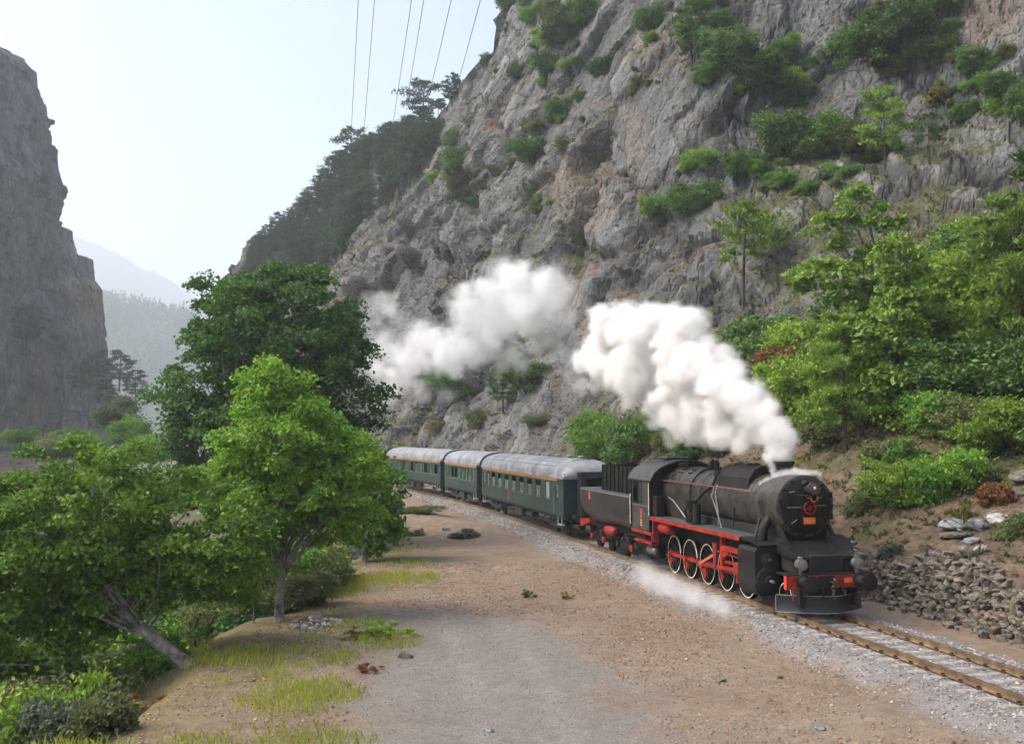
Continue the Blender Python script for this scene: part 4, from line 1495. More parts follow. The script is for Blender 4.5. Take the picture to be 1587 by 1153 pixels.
for x in (-8.55, -8.55):
    pass
for sd in (-1, 1):
    T('buffer', MB().lathe([(-8.32, 0.16), (-8.6, 0.14), (-8.6, 0.075), (-8.8, 0.075), (-8.81, 0.23), (-8.86, 0.22), (-8.86, 0)], (0, sd * 0.875, 1.05), 'x', 18), M_BLACK, None, True)
for bx in (-2.0, -6.0):
    bog = bpy.data.objects.new('bogie', None)
    COL.objects.link(bog)
    bog.parent = tender
    bog.location = (bx, 0, 0)
    b = MB()
    for sd in (-1, 1):
        y0 = sd * 1.0
        b.prism([(-1.55, 0.62), (-1.3, 0.80), (-0.45, 0.62), (0.45, 0.62), (1.3, 0.80), (1.55, 0.62), (1.3, 0.42), (0.5, 0.38), (-0.5, 0.38), (-1.3, 0.42)], y0 - 0.05, y0 + 0.05, 'y')
    b.bbox(-0.25, 0.25, -1.0, 1.0, 0.5, 0.85, 0.02)
    T('bogie_frame', b, M_BLACK, bog)
    for wx in (-0.95, 0.95):
        for sd in (-1, 1):
            c = MB().lathe([(-0.02, 0.0), (-0.02, 0.38), (0.0, 0.47), (0.12, 0.47), (0.13, 0.5), (0.15, 0.5), (0.15, 0)], (wx, 0, 0), 'y', 26)
            c2 = MB()
            c2.v = [((x_), (y_ if sd > 0 else -y_) * 1 + sd * (-0.76 if sd > 0 else 0.76) * (-1 if sd > 0 else 1) * (1 if sd > 0 else -1), z_) for (x_, y_, z_) in c.v]
            c2.v = [(x_, sd * (0.76 - (y_)), z_ + 0.47) for (x_, y_, z_) in c.v]
            c2.f = c.f
            T('wheel', c2, M_BLACK, bog, True)
            T('axle_box', MB().bbox(wx - 0.14, wx + 0.14, min(sd * 1.05, sd * 1.17), max(sd * 1.05, sd * 1.17), 0.36, 0.62, 0.03), M_RED if (wx > 0 or bx < -3) else M_BLACK, bog)
            sp = MB()
            for k in range(5):
                sp.lathe([(0.64 + k * 0.045, 0.06), (0.655 + k * 0.045, 0.085), (0.67 + k * 0.045, 0.06)], (wx, sd * 1.1, 0), 'z', 10)
            T('spring', sp, M_BLACK, bog, True)
# ================================================================== coaches
M_GREEN = mat('coach_green', (0.009, 0.032, 0.025), 0.4, 0, 0.4, 0.9, 0.05, 8, tint=(0.016, 0.052, 0.040))
M_GREEND = mat('coach_green_dark', (0.007, 0.018, 0.016), 0.5, 0, 0.3, 2)
M_ROOF = mat('coach_roof', (0.17, 0.178, 0.19), 0.55, 0.0, 0.3, 0.9, 0.05, 6, tint=(0.27, 0.28, 0.30))
M_STRIPE = mat('coach_stripe', (0.42, 0.17, 0.01), 0.5, 0, 0.25, 2)
M_TRIM = mat('window_trim', (0.16, 0.20, 0.19), 0.5, 0.3, 0.2, 5)
M_PANE = mat('coach_pane', (0.045, 0.085, 0.080), 0.12, 0, 0.4, 1.5, spec=0.6)
M_RUBBER = mat('bellows', (0.010, 0.015, 0.018), 0.7, 0, 0.3, 4)
M_BRAKE = mat('underframe', (0.014, 0.014, 0.016), 0.7, 0, 0.4, 3)
M_STEPW = mat('step_edge', (0.30, 0.29, 0.27), 0.6, 0, 0.3, 6)


def coach(s0, s1, label, style, windows, vents):
    x0, y0, _ = track(s0)
    x1, y1, _ = track(s1)
    L = math.hypot(x1 - x0, y1 - y0)
    root = empty('railway_coach', (x0, y0, 0), math.atan2(y0 - y1, x0 - x1), label, 'railway coach', 'coaches behind the tender')

    def K(name, b, m, par=None, smooth=False):
        return b.build(name, m, root if par is None else par, smooth)
    # body sides with window openings left as recesses: sill band, head band and piers
    zb, ze = 1.06, 2.97
    zs, zt = 1.86, 2.76
    xs = []
    for (c, wd, kind) in windows:
        xs.append((-c - wd / 2, -c + wd / 2, kind))
    xs.sort()
    sb = MB()
    y = -1.45
    sb.box(-L, 0, y, y + 0.04, zb, zs)
    sb.box(-L, 0, y, y + 0.04, zt, ze)
    cur = -L
    for (a, b_, kind) in xs + [(0, 0, None)]:
        if a > cur + 0.01:
            sb.box(cur, a, y, y + 0.04, zs, zt)
        cur = b_
    side = K('side_wall', sb, M_GREEN)
    K('far_side_wall', MB().box(-L, 0, 1.41, 1.45, zb, ze), M_GREEN)
    for xe in (0, -L):
        e = MB()
        a, b_ = (xe - 0.04, xe) if xe == 0 else (xe, xe + 0.04)
        e.box(a, b_, -1.405, -0.5, zb, ze + 0.25)
        e.box(a, b_, 0.5, 1.405, zb, ze + 0.25)
        e.box(a, b_, -0.5, 0.5, 3.02, ze + 0.35)
        K('end_wall', e, M_GREEND)
        bl = MB()
        sg = 1 if xe == 0 else -1
        for k in range(5):
            d0 = xe + sg * (0.03 + k * 0.14)
            o = 0.02 * (k % 2)
            for (ya, yb2, za, zb2) in ((-0.72 + o, -0.5, 1.1, 3.25), (0.5, 0.72 - o, 1.1, 3.25), (-0.72 + o, 0.72 - o, 3.05, 3.32 - o)):
                bl.box(min(d0, d0 + sg * 0.12), max(d0, d0 + sg * 0.12), ya, yb2, za, zb2)
        K('gangway_bellows', bl, M_RUBBER)
    K('floor', MB().box(-L + 0.05, -0.05, -1.40, 1.40, 1.08, 1.16), M_DARK)
    K('corridor_wall', MB().box(-L + 0.05, -0.05, 0.2, 0.25, 1.16, 3.0), mat('coach_inside', (0.025, 0.028, 0.025), 0.8))
    # windows
    for (a, b_, kind) in xs:
        if kind == 'door':
            d = K('door', MB().box(a, b_, y + 0.012, y + 0.036, zb + 0.1, zt + 0.02), M_GREEN)
            K('door_window', MB().box(a + 0.18, b_ - 0.18, y + 0.004, y + 0.012, 1.98, 2.62), M_PANE, d)
            K('door_handle', MB().tube([(a - 0.09, y - 0.05, 1.25), (a - 0.09, y - 0.05, 2.35)], 0.03, 6), M_TRIM, d)
            continue
        wn = bpy.data.objects.new('window', None)
        COL.objects.link(wn)
        wn.parent = root
        fr_ = MB()
        t_ = 0.035
        for (xa, xb, za, zb2) in ((a, b_, zs, zs + t_), (a, b_, zt - t_, zt), (a, a + t_, zs + t_, zt - t_), (b_ - t_, b_, zs + t_, zt - t_)):
            fr_.box(xa, xb, y - 0.012, y + 0.03, za, zb2)
        K('frame', fr_, M_GREEN, wn)
        K('sill', MB().box(a - 0.02, b_ + 0.02, y - 0.03, y - 0.002, zs - 0.035, zs + 0.004), M_TRIM, wn)
        zm = {'open': zs + (zt - zs) * 0.60, 'half': zs + (zt - zs) * 0.8, 'shut': zt - t_, 'wc': zt - t_, 'dark': zs + t_ + 0.03}[kind]
        K('pane', MB().box(a + t_, b_ - t_, y + 0.012, y + 0.018, zs + t_, zm), M_PANE if kind != 'wc' else mat('frosted', (0.22, 0.27, 0.25), 0.4), wn)
        if kind in ('open', 'half'):
            K('sash', MB().box(a + t_, b_ - t_, y + 0.006, y + 0.022, zm - 0.02, zm + 0.025), M_TRIM, wn)
    K('sill_rail', MB().box(-L + 1.3, -1.6, y - 0.022, y, 1.795, 1.822), M_TRIM if style != 'first' else M_GREEN)
    K('stripe', MB().box(-L + 0.35, -1.2 if style == 'first' else -0.3, y - 0.012, y, 2.83, 2.945), M_STRIPE)
    K('base_line', MB().box(-L + 0.1, -0.1, y - 0.01, y, 1.10, 1.125), M_BRAKE)
    if style == 'first':
        K('emblem', MB().box(-L * 0.60 - 0.17, -L * 0.60 + 0.17, y - 0.012, y, 1.52, 1.80), mat('crest_red', (0.20, 0.05, 0.045), 0.5))
        K('emblem', MB().box(-L * 0.60 - 0.17, -L * 0.60 + 0.17, y - 0.012, y, 1.24, 1.46), mat('crest_grey', (0.20, 0.085, 0.065), 0.5))
    # roof
    nseg = 18
    th_ = np.linspace(0, math.pi, nseg + 1)
    stn = [(0.06, 0.30), (-0.05, 0.52), (-0.25, 0.72), (-0.55, 0.88), (-0.95, 0.97), (-1.4, 1.0), (-L + 1.4, 1.0), (-L + 0.95, 0.97), (-L + 0.55, 0.88), (-L + 0.25, 0.72), (-L + 0.05, 0.52), (-L - 0.06, 0.30)]
    v, f = [], []
    for (x, k) in stn:
        for t in th_:
            v.append((x, 1.50 * math.copysign(abs(math.cos(t)) ** 0.8, math.cos(t)), 2.955 + 0.98 * k * math.sin(t) ** 0.8))
    n = nseg + 1
    for i in range(len(stn) - 1):
        for k in range(nseg):
            f.append((i * n + k, i * n + k + 1, (i + 1) * n + k + 1, (i + 1) * n + k))
    f.append(tuple(range(n)))
    f.append(tuple(range((len(stn) - 1) * n, len(stn) * n))[::-1])
    rf = K('roof', MB().add(v, f), M_ROOF, None, True)
    if style == 'first':
        for t in (2.55, 2.25):
            yy, zz = 1.50 * math.copysign(abs(math.cos(t)) ** 0.8, math.cos(t)), 2.955 + 0.98 * math.sin(t) ** 0.8
            K('roof_seam', MB().tube([(-1.8, yy, zz), (-L + 1.6, yy, zz)], 0.022, 4), mat('seam_grey', (0.14, 0.15, 0.165), 0.6), rf)
        for xx in (-0.9, -L + 0.9):
            K('roof_rib', MB().tube([(xx, 1.51 * math.copysign(abs(math.cos(t)) ** 0.8, math.cos(t)), 2.955 + 0.97 * math.sin(t) ** 0.8) for t in np.linspace(1.45, 2.0, 8)], 0.02, 4), M_BRAKE, rf)
    for k in range(vents):
        x = -2.6 - k * (L - 5.0) / max(1, vents - 1)
        vb = MB().lathe([(3.90, 0.09), (4.0, 0.09), (4.0, 0.19), (4.06, 0.17), (4.09, 0.0)], (x, 0.25, 0), 'z', 12)
        K('roof_vent', vb, mat('vent_grey', (0.20, 0.21, 0.22), 0.5), rf, True)
    # gangway hoods at the rear: dark arch that closes the gap between roofs
    ar = MB().tube([(-L - 0.30, 1.52 * math.copysign(abs(math.cos(t)) ** 0.8, math.cos(t)), 2.90 + 1.0 * math.sin(t) ** 0.8) for t in np.linspace(0.02, math.pi - 0.02, 19)], 0.06, 6)
    K('gap_hood', ar, M_RUBBER)
    # underframe
    K('underframe', MB().bbox(-L + 0.2, -0.2, -1.2, 1.2, 0.86, 1.06, 0.02), M_BRAKE)
    K('battery_box', MB().bbox(-L * 0.5 - 1.2, -L * 0.5 + 0.6, -1.25, -0.5, 0.42, 0.86, 0.03), M_BRAKE)
    K('vacuum_tank', MB().cyl((-L * 0.5 + 1.2, -0.95, 0.62), (-L * 0.5 + 2.8, -0.95, 0.62), 0.2, n=14), M_BRAKE, None, True)
    K('truss_rod', MB().tube([(-4.6, -1.1, 0.86), (-L * 0.4, -1.1, 0.36), (-L * 0.6, -1.1, 0.36), (-L + 4.6, -1.1, 0.86)], 0.035, 5), M_BRAKE)
    for xd in (-0.75, -L + 0.75):
        K('step', MB().bbox(xd - 0.38, xd + 0.38, -1.50, -1.25, 0.62, 0.655, 0.006).box(xd - 0.38, xd - 0.34, -1.45, -1.4, 0.655, 1.06).box(xd + 0.34, xd + 0.38, -1.45, -1.4, 0.655, 1.06), M_STEPW)
    for bx in ([-2.9, -L + 2.9] if L > 9 else [-2.2, -L + 2.2]):
        bog = bpy.data.objects.new('bogie', None)
        COL.objects.link(bog)
        bog.parent = root
        bog.location = (bx, 0, 0)
        q = MB()
        for sd in (-1, 1):
            q.prism([(-1.7, 0.66), (-1.4, 0.78), (-0.6, 0.60), (0.6, 0.60), (1.4, 0.78), (1.7, 0.66), (1.5, 0.40), (0.6, 0.34), (-0.6, 0.34), (-1.5, 0.40)], sd * 1.0 - 0.05, sd * 1.0 + 0.05, 'y')
        q.bbox(-0.3, 0.3, -1.05, 1.05, 0.45, 0.86, 0.03)
        K('bogie_frame', q, M_BRAKE, bog)
        for wx in (-1.1, 1.1):
            for sd in (-1, 1):
                c = MB().lathe([(-0.02, 0.0), (-0.02, 0.40), (0.0, 0.47), (0.12, 0.47), (0.14, 0.5), (0.15, 0)], (wx, 0, 0), 'y', 24)
                c.v = [(x_, sd * (0.76 - y_), z_ + 0.47) for (x_, y_, z_) in c.v]
                K('wheel', c, M_BRAKE, bog, True)
    K('coupler', MB().cyl((0, 0, 1.0), (0.75, 0, 1.0), 0.06, n=8), M_BRAKE)
    for sd in (-1, 1):
        K('buffer', MB().lathe([(0.0, 0.14), (0.3, 0.13), (0.3, 0.075), (0.5, 0.075), (0.51, 0.22), (0.55, 0.0)], (0, sd * 0.875, 1.05), 'x', 16), M_BRAKE, None, True)
    return root


L1 = 21.3
w1_ = [(1.15, 0.75, 'door'), (3.1, 0.85, 'wc')] + [(5.2 + i * 2.02, 1.15, 'open') for i in range(7)] + [(19.0, 0.8, 'half'), (20.35, 0.75, 'door')]
coach(25.25, 46.55, 'green coach with yellow stripe and row of roof vents, directly behind the tender', 'first', w1_, 8)
w2_ = [(1.1, 0.7, 'shut')] + [(2.3 + i * 1.25, 0.85, ('shut', 'shut', 'half', 'shut', 'dark', 'dark')[i]) for i in range(6)]
coach(48.3, 60.2, 'short green coach with smooth silver roof, middle one of the three in view', 'plain', w2_ + [(10.7, 0.7, 'door')], 0)
w3_ = [(1.6 + i * 1.9, 1.0, ('dark', 'shut', 'dark', 'shut', 'half', 'dark', 'shut', 'dark', 'shut')[i]) for i in range(9)]
coach(61.9, 85.5, 'green coach farthest from the locomotive, its rear hidden by trees', 'plain', w3_, 0)
# ================================================================== vegetation
M_BARK = mat('bark_grey', (0.13, 0.115, 0.09), 0.9, 0, 0.45, 3, 0.8, 14, tint=(0.26, 0.24, 0.20))
M_BARKP = mat('bark_pine', (0.055, 0.040, 0.030), 0.9, 0, 0.45, 2, 0.6, 8)
LEAF = {
    'plane_light': mat_leaf('leaf_plane_light', (0.085, 0.190, 0.018), (0.260, 0.450, 0.036), (0.26, 0.15, 0.03)),
    'plane_dark': mat_leaf('leaf_plane_dark', (0.028, 0.085, 0.016), (0.105, 0.225, 0.028)),
    'plane_mid': mat_leaf('leaf_plane_mid', (0.060, 0.150, 0.018), (0.215, 0.400, 0.036)),
    'plane_lean': mat_leaf('leaf_plane_lean', (0.065, 0.155, 0.016), (0.255, 0.440, 0.034)),
    'oak': mat_leaf('leaf_oak', (0.034, 0.082, 0.017), (0.125, 0.235, 0.036), trans=0.35),
    'bright': mat_leaf('leaf_bright', (0.095, 0.185, 0.018), (0.290, 0.440, 0.034), (0.32, 0.22, 0.03)),
    'olive': mat_leaf('leaf_olive', (0.085, 0.111, 0.034), (0.192, 0.222, 0.066)),
    'yellow': mat_leaf('leaf_yellow', (0.13, 0.13, 0.015), (0.28, 0.25, 0.03)),
    'pine': mat_leaf('needle_pine', (0.038, 0.072, 0.022), (0.120, 0.188, 0.048), trans=0.25),
    'pine_light': mat_leaf('needle_pine_light', (0.110, 0.200, 0.026), (0.270, 0.400, 0.052), trans=0.4),
    'pine_far': mat_leaf('needle_pine_far', (0.026, 0.055, 0.022), (0.085, 0.140, 0.048), trans=0.2),
    'rust': mat_leaf('leaf_rust', (0.15, 0.05, 0.015), (0.32, 0.14, 0.04)),
    'grey': mat_leaf('leaf_grey', (0.055, 0.075, 0.045), (0.13, 0.16, 0.10)),
}


def leaf_cloud(cent, size, out=None, aspect=0.62, jitter=0.35, upbias=0.45, R=None, droop=0.0, val=None, align=0.0):
    """rhombic leaves, one quad each; returns vertices, faces and a value per vertex"""
    R = R or rng
    n = len(cent)
    L = size * R.uniform(1 - jitter, 1 + jitter, n)
    d = R.normal(size=(n, 3))
    if out is not None:
        d = d * (1 - align) + out * (0.5 + 1.5 * align)
    d[:, 2] -= droop
    d /= np.linalg.norm(d, axis=1)[:, None]
    nn_ = R.normal(size=(n, 3)) * 0.8
    nn_[:, 2] += upbias * 2
    if out is not None:
        nn_ += out * 0.6
    nn_ -= d * (nn_ * d).sum(1)[:, None]
    nn_ /= np.linalg.norm(nn_, axis=1)[:, None] + 1e-9
    w = np.cross(d, nn_)
    W = L * aspect * 0.5
    fold = nn_ * (W * 0.35)[:, None]
    p0 = cent - d * (L * 0.5)[:, None]
    p2 = cent + d * (L * 0.5)[:, None]
    mid = cent - d * (L * 0.06)[:, None]
    p1 = mid + w * W[:, None] + fold
    p3 = mid - w * W[:, None] + fold
    V = np.stack([p0, p1, p2, p3], 1).reshape(-1, 3)
    Fq = np.arange(4 * n).reshape(n, 4)
    if val is None:
        val = R.uniform(0, 1, n)
    return V, Fq, np.repeat(np.clip(val, 0, 1), 4)


def limb(b, p0, p1, r0, r1, sag=0.15, n=5, k=4, R=None):
    R = R or rng
    p0, p1 = np.array(p0), np.array(p1)
    L = np.linalg.norm(p1 - p0)
    o = R.normal(size=3) * L * 0.06
    pts = []
    for t in np.linspace(0, 1, n):
        p = p0 + (p1 - p0) * t + o * math.sin(t * math.pi) + np.array([0, 0, sag * L]) * math.sin(t * math.pi) * 0.5
        pts.append(p)
    b.tube(pts, r0, k, r1)


def broad_tree(H, crown, trunk, leaf, nclus, per, lsize, cr, mat_key, seed, name=None, loc=(0, 0, 0), label=None, group=None, clear=0.0, dome=1.0, rtrunk=0.15, nlimb=None, sub=None):
    """trunk: list of points; crown: (centre, radii) ellipsoids; leaves gathered in clumps on limbs"""
    R = np.random.default_rng(seed)
    root = empty(name or 'tree', loc, 0, label, 'tree', group)
    b = MB()
    trunk = [np.array(p, float) for p in trunk]
    tp = [Vector(p) for p in trunk]
    b.tube(tp, rtrunk, 9, rtrunk * 0.22)
    # root flare
    b.cyl(trunk[0] - np.array([0, 0, 0.25]), trunk[0] + (trunk[1] - trunk[0]) * 0.15, rtrunk * 1.5, rtrunk * 1.0, 9, False)
    cents, rads = [], []
    tot = sum(r[0] * r[1] * r[2] for _, r in crown) ** 1
    for (c, r) in crown:
        k = max(3, int(nclus * (r[0] * r[1] * r[2]) / tot))
        q = R.normal(size=(k * 3, 3))
        q /= np.linalg.norm(q, axis=1)[:, None]
        rad = R.uniform(0.25, 1.12, k * 3) ** 0.5
        p = np.array(c)[None] + q * np.array(r)[None] * rad[:, None]
        # spread them
        keep = []
        for i in range(len(p)):
            if all(np.linalg.norm(p[i] - p[m]) > cr * 0.62 for m in keep):
                keep.append(i)
            if len(keep) >= k:
                break
        cents += [p[i] for i in keep]
        rads += [cr * R.uniform(0.7, 1.25) for _ in keep]
    cents = np.array(cents)
    T = np.array(trunk)
    # limbs: from the trunk to a fraction of the clumps, the rest branch from the nearest limb end
    order = np.argsort(cents[:, 2])
    nl = nlimb or len(cents)
    for i in order:
        c = cents[i]
        tt = np.clip((c[2] - T[0, 2]) / (T[-1, 2] - T[0, 2] + 1e-6) * 0.72, 0.30, 0.95)
        f = tt * (len(T) - 1)
        j = min(int(f), len(T) - 2)
        p0 = T[j] + (T[j + 1] - T[j]) * (f - j)
        if R.random() < (0.38 if nlimb is None else nl / len(cents)):
            limb(b, p0, c, rtrunk * 0.24 * (1 - 0.5 * tt), 0.008, 0.12, 5, 4, R)
    b.build('trunk', M_BARK, root, True)
    V, Fq, A = [], [], []
    nv_ = 0
    cc_all = cents.mean(0)
    for c, r in zip(cents, rads):
        n = int(per * R.uniform(0.7, 1.3))
        q = R.normal(size=(n, 3))
        q /= np.linalg.norm(q, axis=1)[:, None]
        rr = R.uniform(0, 1, n) ** 0.5 * np.where(R.random(n) < 0.14, 1.45, 1.0)
        p = c + q * rr[:, None] * r * np.array([1.15, 1.15, 0.52 * dome])
        p[:, 2] -= 0.25 * ((p[:, :2] - c[:2]) ** 2).sum(1) / r
        o = q * 0.7 + (c - cc_all) / (np.linalg.norm(c - cc_all) + 1e-6) * 0.5
        tone = 0.42 + R.normal(0, 0.13) + R.normal(0, 0.17, n)
        v, f, a = leaf_cloud(p, lsize, o, 0.72, 0.4, 0.5, R, 0.25, tone, 0.15)
        V.append(v); Fq.append(f + nv_); A.append(a)
        nv_ += len(v)
    me = npmesh('crown', np.concatenate(V), np.concatenate(Fq))
    vfloat(me, np.concatenate(A))
    link('crown', me, LEAF[mat_key], root)
    return root


def bush_mesh(R3, nclus, per, lsize, seed, aspect=0.65, upright=0.0, lobes=6):
    R = np.random.default_rng(seed)
    V, Fq, A = [], [], []
    nv_ = 0
    LB = []
    for i in range(lobes):
        a = 6.283 * i / lobes + R.uniform(-0.5, 0.5)
        k = R.uniform(0.25, 0.72)
        LB.append((np.array([math.cos(a) * k, math.sin(a) * k, R.uniform(0.15, 0.75)]), R.uniform(0.26, 0.48), R.normal(0, 0.10)))
    LB.append((np.array([R.uniform(-0.2, 0.2), R.uniform(-0.2, 0.2), 0.55]), 0.5, 0.0))
    for i in range(nclus):
        lc, lr, lt = LB[R.integers(len(LB))]
        q = R.normal(size=3)
        q /= np.linalg.norm(q)
        c = (lc + q * lr * R.uniform(0.45, 1.12)) * np.array(R3)
        c[2] = max(c[2], 0.02)
        r = np.array(R3) * R.uniform(0.10, 0.24)
        n = int(per * R.uniform(0.6, 1.4))
        d = R.normal(size=(n, 3))
        d /= np.linalg.norm(d, axis=1)[:, None]
        p = c + d * (R.uniform(0, 1, n) ** 0.5 * np.where(R.random(n) < 0.2, 1.7, 1.0))[:, None] * r * np.array([1.2, 1.2, 0.8])
        tone = 0.45 + lt + R.normal(0, 0.13) + R.normal(0, 0.17, n)
        dd = d.copy()
        dd[:, 2] += upright
        v, f, a = leaf_cloud(p, lsize, dd, aspect, 0.4, 0.5, R, -upright * 0.3, tone, 0.15 + 0.3 * upright)
        V.append(v); Fq.append(f + nv_); A.append(a)
        nv_ += len(v)
    me = npmesh('foliage', np.concatenate(V), np.concatenate(Fq))
    vfloat(me, np.concatenate(A))
    return me


def stems_mesh(H, n, seed, spread=0.5, r=0.02):
    R = np.random.default_rng(seed)
    b = MB()
    for i in range(n):
        a = R.uniform(0, 6.28)
        e = np.array([math.cos(a) * spread * R.uniform(0.3, 1), math.sin(a) * spread * R.uniform(0.3, 1), H * R.uniform(0.6, 1.0)])
        limb(b, (0.1 * math.cos(a), 0.1 * math.sin(a), -0.2), e, r, r * 0.3, 0.1, 5, 4, R)
    return b.mesh('stem', True)


# shared bush and pine shapes, all of unit-like size
BUSH = [bush_mesh((1.1, 1.1, 0.95), 60, 55, 0.19, 500 + i) for i in range(4)]
BUSH_BIG = [bush_mesh((1.15, 1.15, 1.0), 130, 105, 0.078, 580 + i, lobes=7 + i % 3) for i in range(5)]
BUSH_FINE = [bush_mesh((1.1, 1.1, 1.0), 70, 75, 0.13, 520 + i) for i in range(3)]
SPRAY = [bush_mesh((1.0, 1.0, 1.1), 22, 150, 0.16, 540 + i, 0.22, 0.8) for i in range(3)]
STEM = [stems_mesh(1.0, 7, 560 + i, 0.7, 0.035) for i in range(3)]


def pine_meshes(seed, H=10.0, kind='cone', lsize=0.55, per=60, tiers=11):
    R = np.random.default_rng(seed)
    b = MB()
    lean = R.normal(0, 0.03, 2) * H
    tp = [np.array([lean[0] * t * t, lean[1] * t * t, H * t]) for t in np.linspace(-0.04, 0.97, 8)]
    b.tube([Vector(p) for p in tp], 0.022 * H, 7, 0.005 * H)
    V, Fq, A = [], [], []
    nv_ = 0
    t0 = {'cone': 0.16, 'umbrella': 0.52, 'loose': 0.30, 'open': 0.38}[kind]
    for i in range(tiers):
        t = t0 + (1 - t0) * (i / (tiers - 1)) ** 0.9
        if kind == 'cone':
            w = 0.23 * H * (1.05 - (t - t0) / (1 - t0)) ** 0.8
        elif kind == 'umbrella':
            x = (t - t0) / (1 - t0)
            w = 0.33 * H * (0.35 + 1.0 * math.sin(math.pi * min(1, 0.15 + x * 0.82)))
        elif kind == 'open':
            x = (t - t0) / (1 - t0)
            w = 0.27 * H * (1.0 - 0.75 * x) * (0.55 + 0.45 * (i % 2))
        else:
            x = (t - t0) / (1 - t0)
            w = 0.26 * H * (0.55 + 0.6 * math.sin(math.pi * (0.25 + 0.7 * x)))
        nb = max(3, int(5 * (1.2 - 0.5 * t)))
        for k in range(nb):
            a = R.uniform(0, 6.28)
            l = w * R.uniform(0.55, 1.1)
            base = np.array([lean[0] * t * t, lean[1] * t * t, H * t])
            tip = base + np.array([math.cos(a) * l, math.sin(a) * l, l * R.uniform(-0.05, 0.30)])
            b.tube([Vector(base), Vector(base * 0.5 + tip * 0.5 + np.array([0, 0, 0.04 * l])), Vector(tip)], 0.006 * H * (1.1 - t), 3, 0.002 * H)
            for s_, cnt in ((0.55, 0.35), (0.82, 0.5), (1.0, 0.45)):
                n = max(4, int(per * cnt * R.uniform(0.6, 1.3)))
                c = base + (tip - base) * s_
                cr = w * 0.24 + 0.02 * H
                q = R.normal(size=(n, 3))
                q /= np.linalg.norm(q, axis=1)[:, None]
                p = c + q * (R.uniform(0, 1, n) ** 0.5)[:, None] * cr * np.array([1, 1, 0.48])
                o = q.copy()
                o[:, 2] = np.abs(o[:, 2]) + 0.3
                tone = 0.42 + R.normal(0, 0.14) + R.normal(0, 0.16, n)
                v, f, aa = leaf_cloud(p, lsize, o, 0.30, 0.4, 0.4, R, 0.0, tone, 0.4)
                V.append(v); Fq.append(f + nv_); A.append(aa)
                nv_ += len(v)
    me = npmesh('crown', np.concatenate(V), np.concatenate(Fq))
    vfloat(me, np.concatenate(A))
    return b.mesh('trunk', True), me


PINES = {
    'cone': [pine_meshes(600 + i, 10, 'cone', 0.75, 42) for i in range(3)],
    'umbrella': [pine_meshes(610 + i, 10, 'umbrella', 0.70, 46, 9) for i in range(3)],
    'loose': [pine_meshes(620 + i, 10, 'loose', 0.62, 60, 10) for i in range(2)],
    'open': [pine_meshes(630 + i, 10, 'open', 0.42, 150, 9) for i in range(2)],
    'near': [pine_meshes(640 + i, 10, 'loose', 0.42, 170, 12) for i in range(2)],
}


def mlink(name, me, m, parent=None, loc=None):
    """an object that shares mesh data but has a material of its own"""
    if len(me.materials) == 0:
        me.materials.append(None)
    o = bpy.data.objects.new(name, me)
    COL.objects.link(o)
    o.material_slots[0].link = 'OBJECT'
    o.material_slots[0].material = m
    if parent is not None:
        o.parent = parent
    if loc is not None:
        o.location = loc
    return o


def pine(p, H, kind, label, group=None, key='pine', rz=None, name='pine_tree', wide=1.0):
    tm, cm = random.choice(PINES[kind])
    root = empty(name, p, random.uniform(0, 6.28) if rz is None else rz, label, 'tree', group)
    k = H / 10.0
    root.scale = (k * wide, k * wide, k)
    mlink('trunk', tm, M_BARKP, root)
    mlink('crown', cm, LEAF[key], root)
    return root


def bush(p, w, h, key, label, group=None, kind=None, name='shrub', stem=True, cat='shrub'):
    pool = {'fine': BUSH_FINE, 'spray': SPRAY, None: BUSH}[kind]
    if (w > 1.25 and kind != 'spray') or (kind is None and w > 0.55):
        pool = BUSH_BIG
    if not stem:
        o = mlink(name, random.choice(pool), LEAF[key], None, p)
        o.rotation_euler = (0, 0, random.uniform(0, 6.28))
        o.scale = (w, w, h)
        return tag(o, label, cat, group)
    root = empty(name, p, random.uniform(0, 6.28), label, cat, group)
    root.scale = (w * random.uniform(0.85, 1.15), w * random.uniform(0.85, 1.15), h)
    mlink('foliage', random.choice(pool), LEAF[key], root)
    mlink('stem', random.choice(STEM), M_BARKP, root)
    return root


def on_m(u, v, sink=0.15):
    p, n = mpx(u, v)
    if p is None:
        return None
    p = p + np.array([0, 0, -sink])
    return p


def mscale(p):
    """metres per photograph pixel at a point"""
    return ((p - CC) @ CF) / F_PX


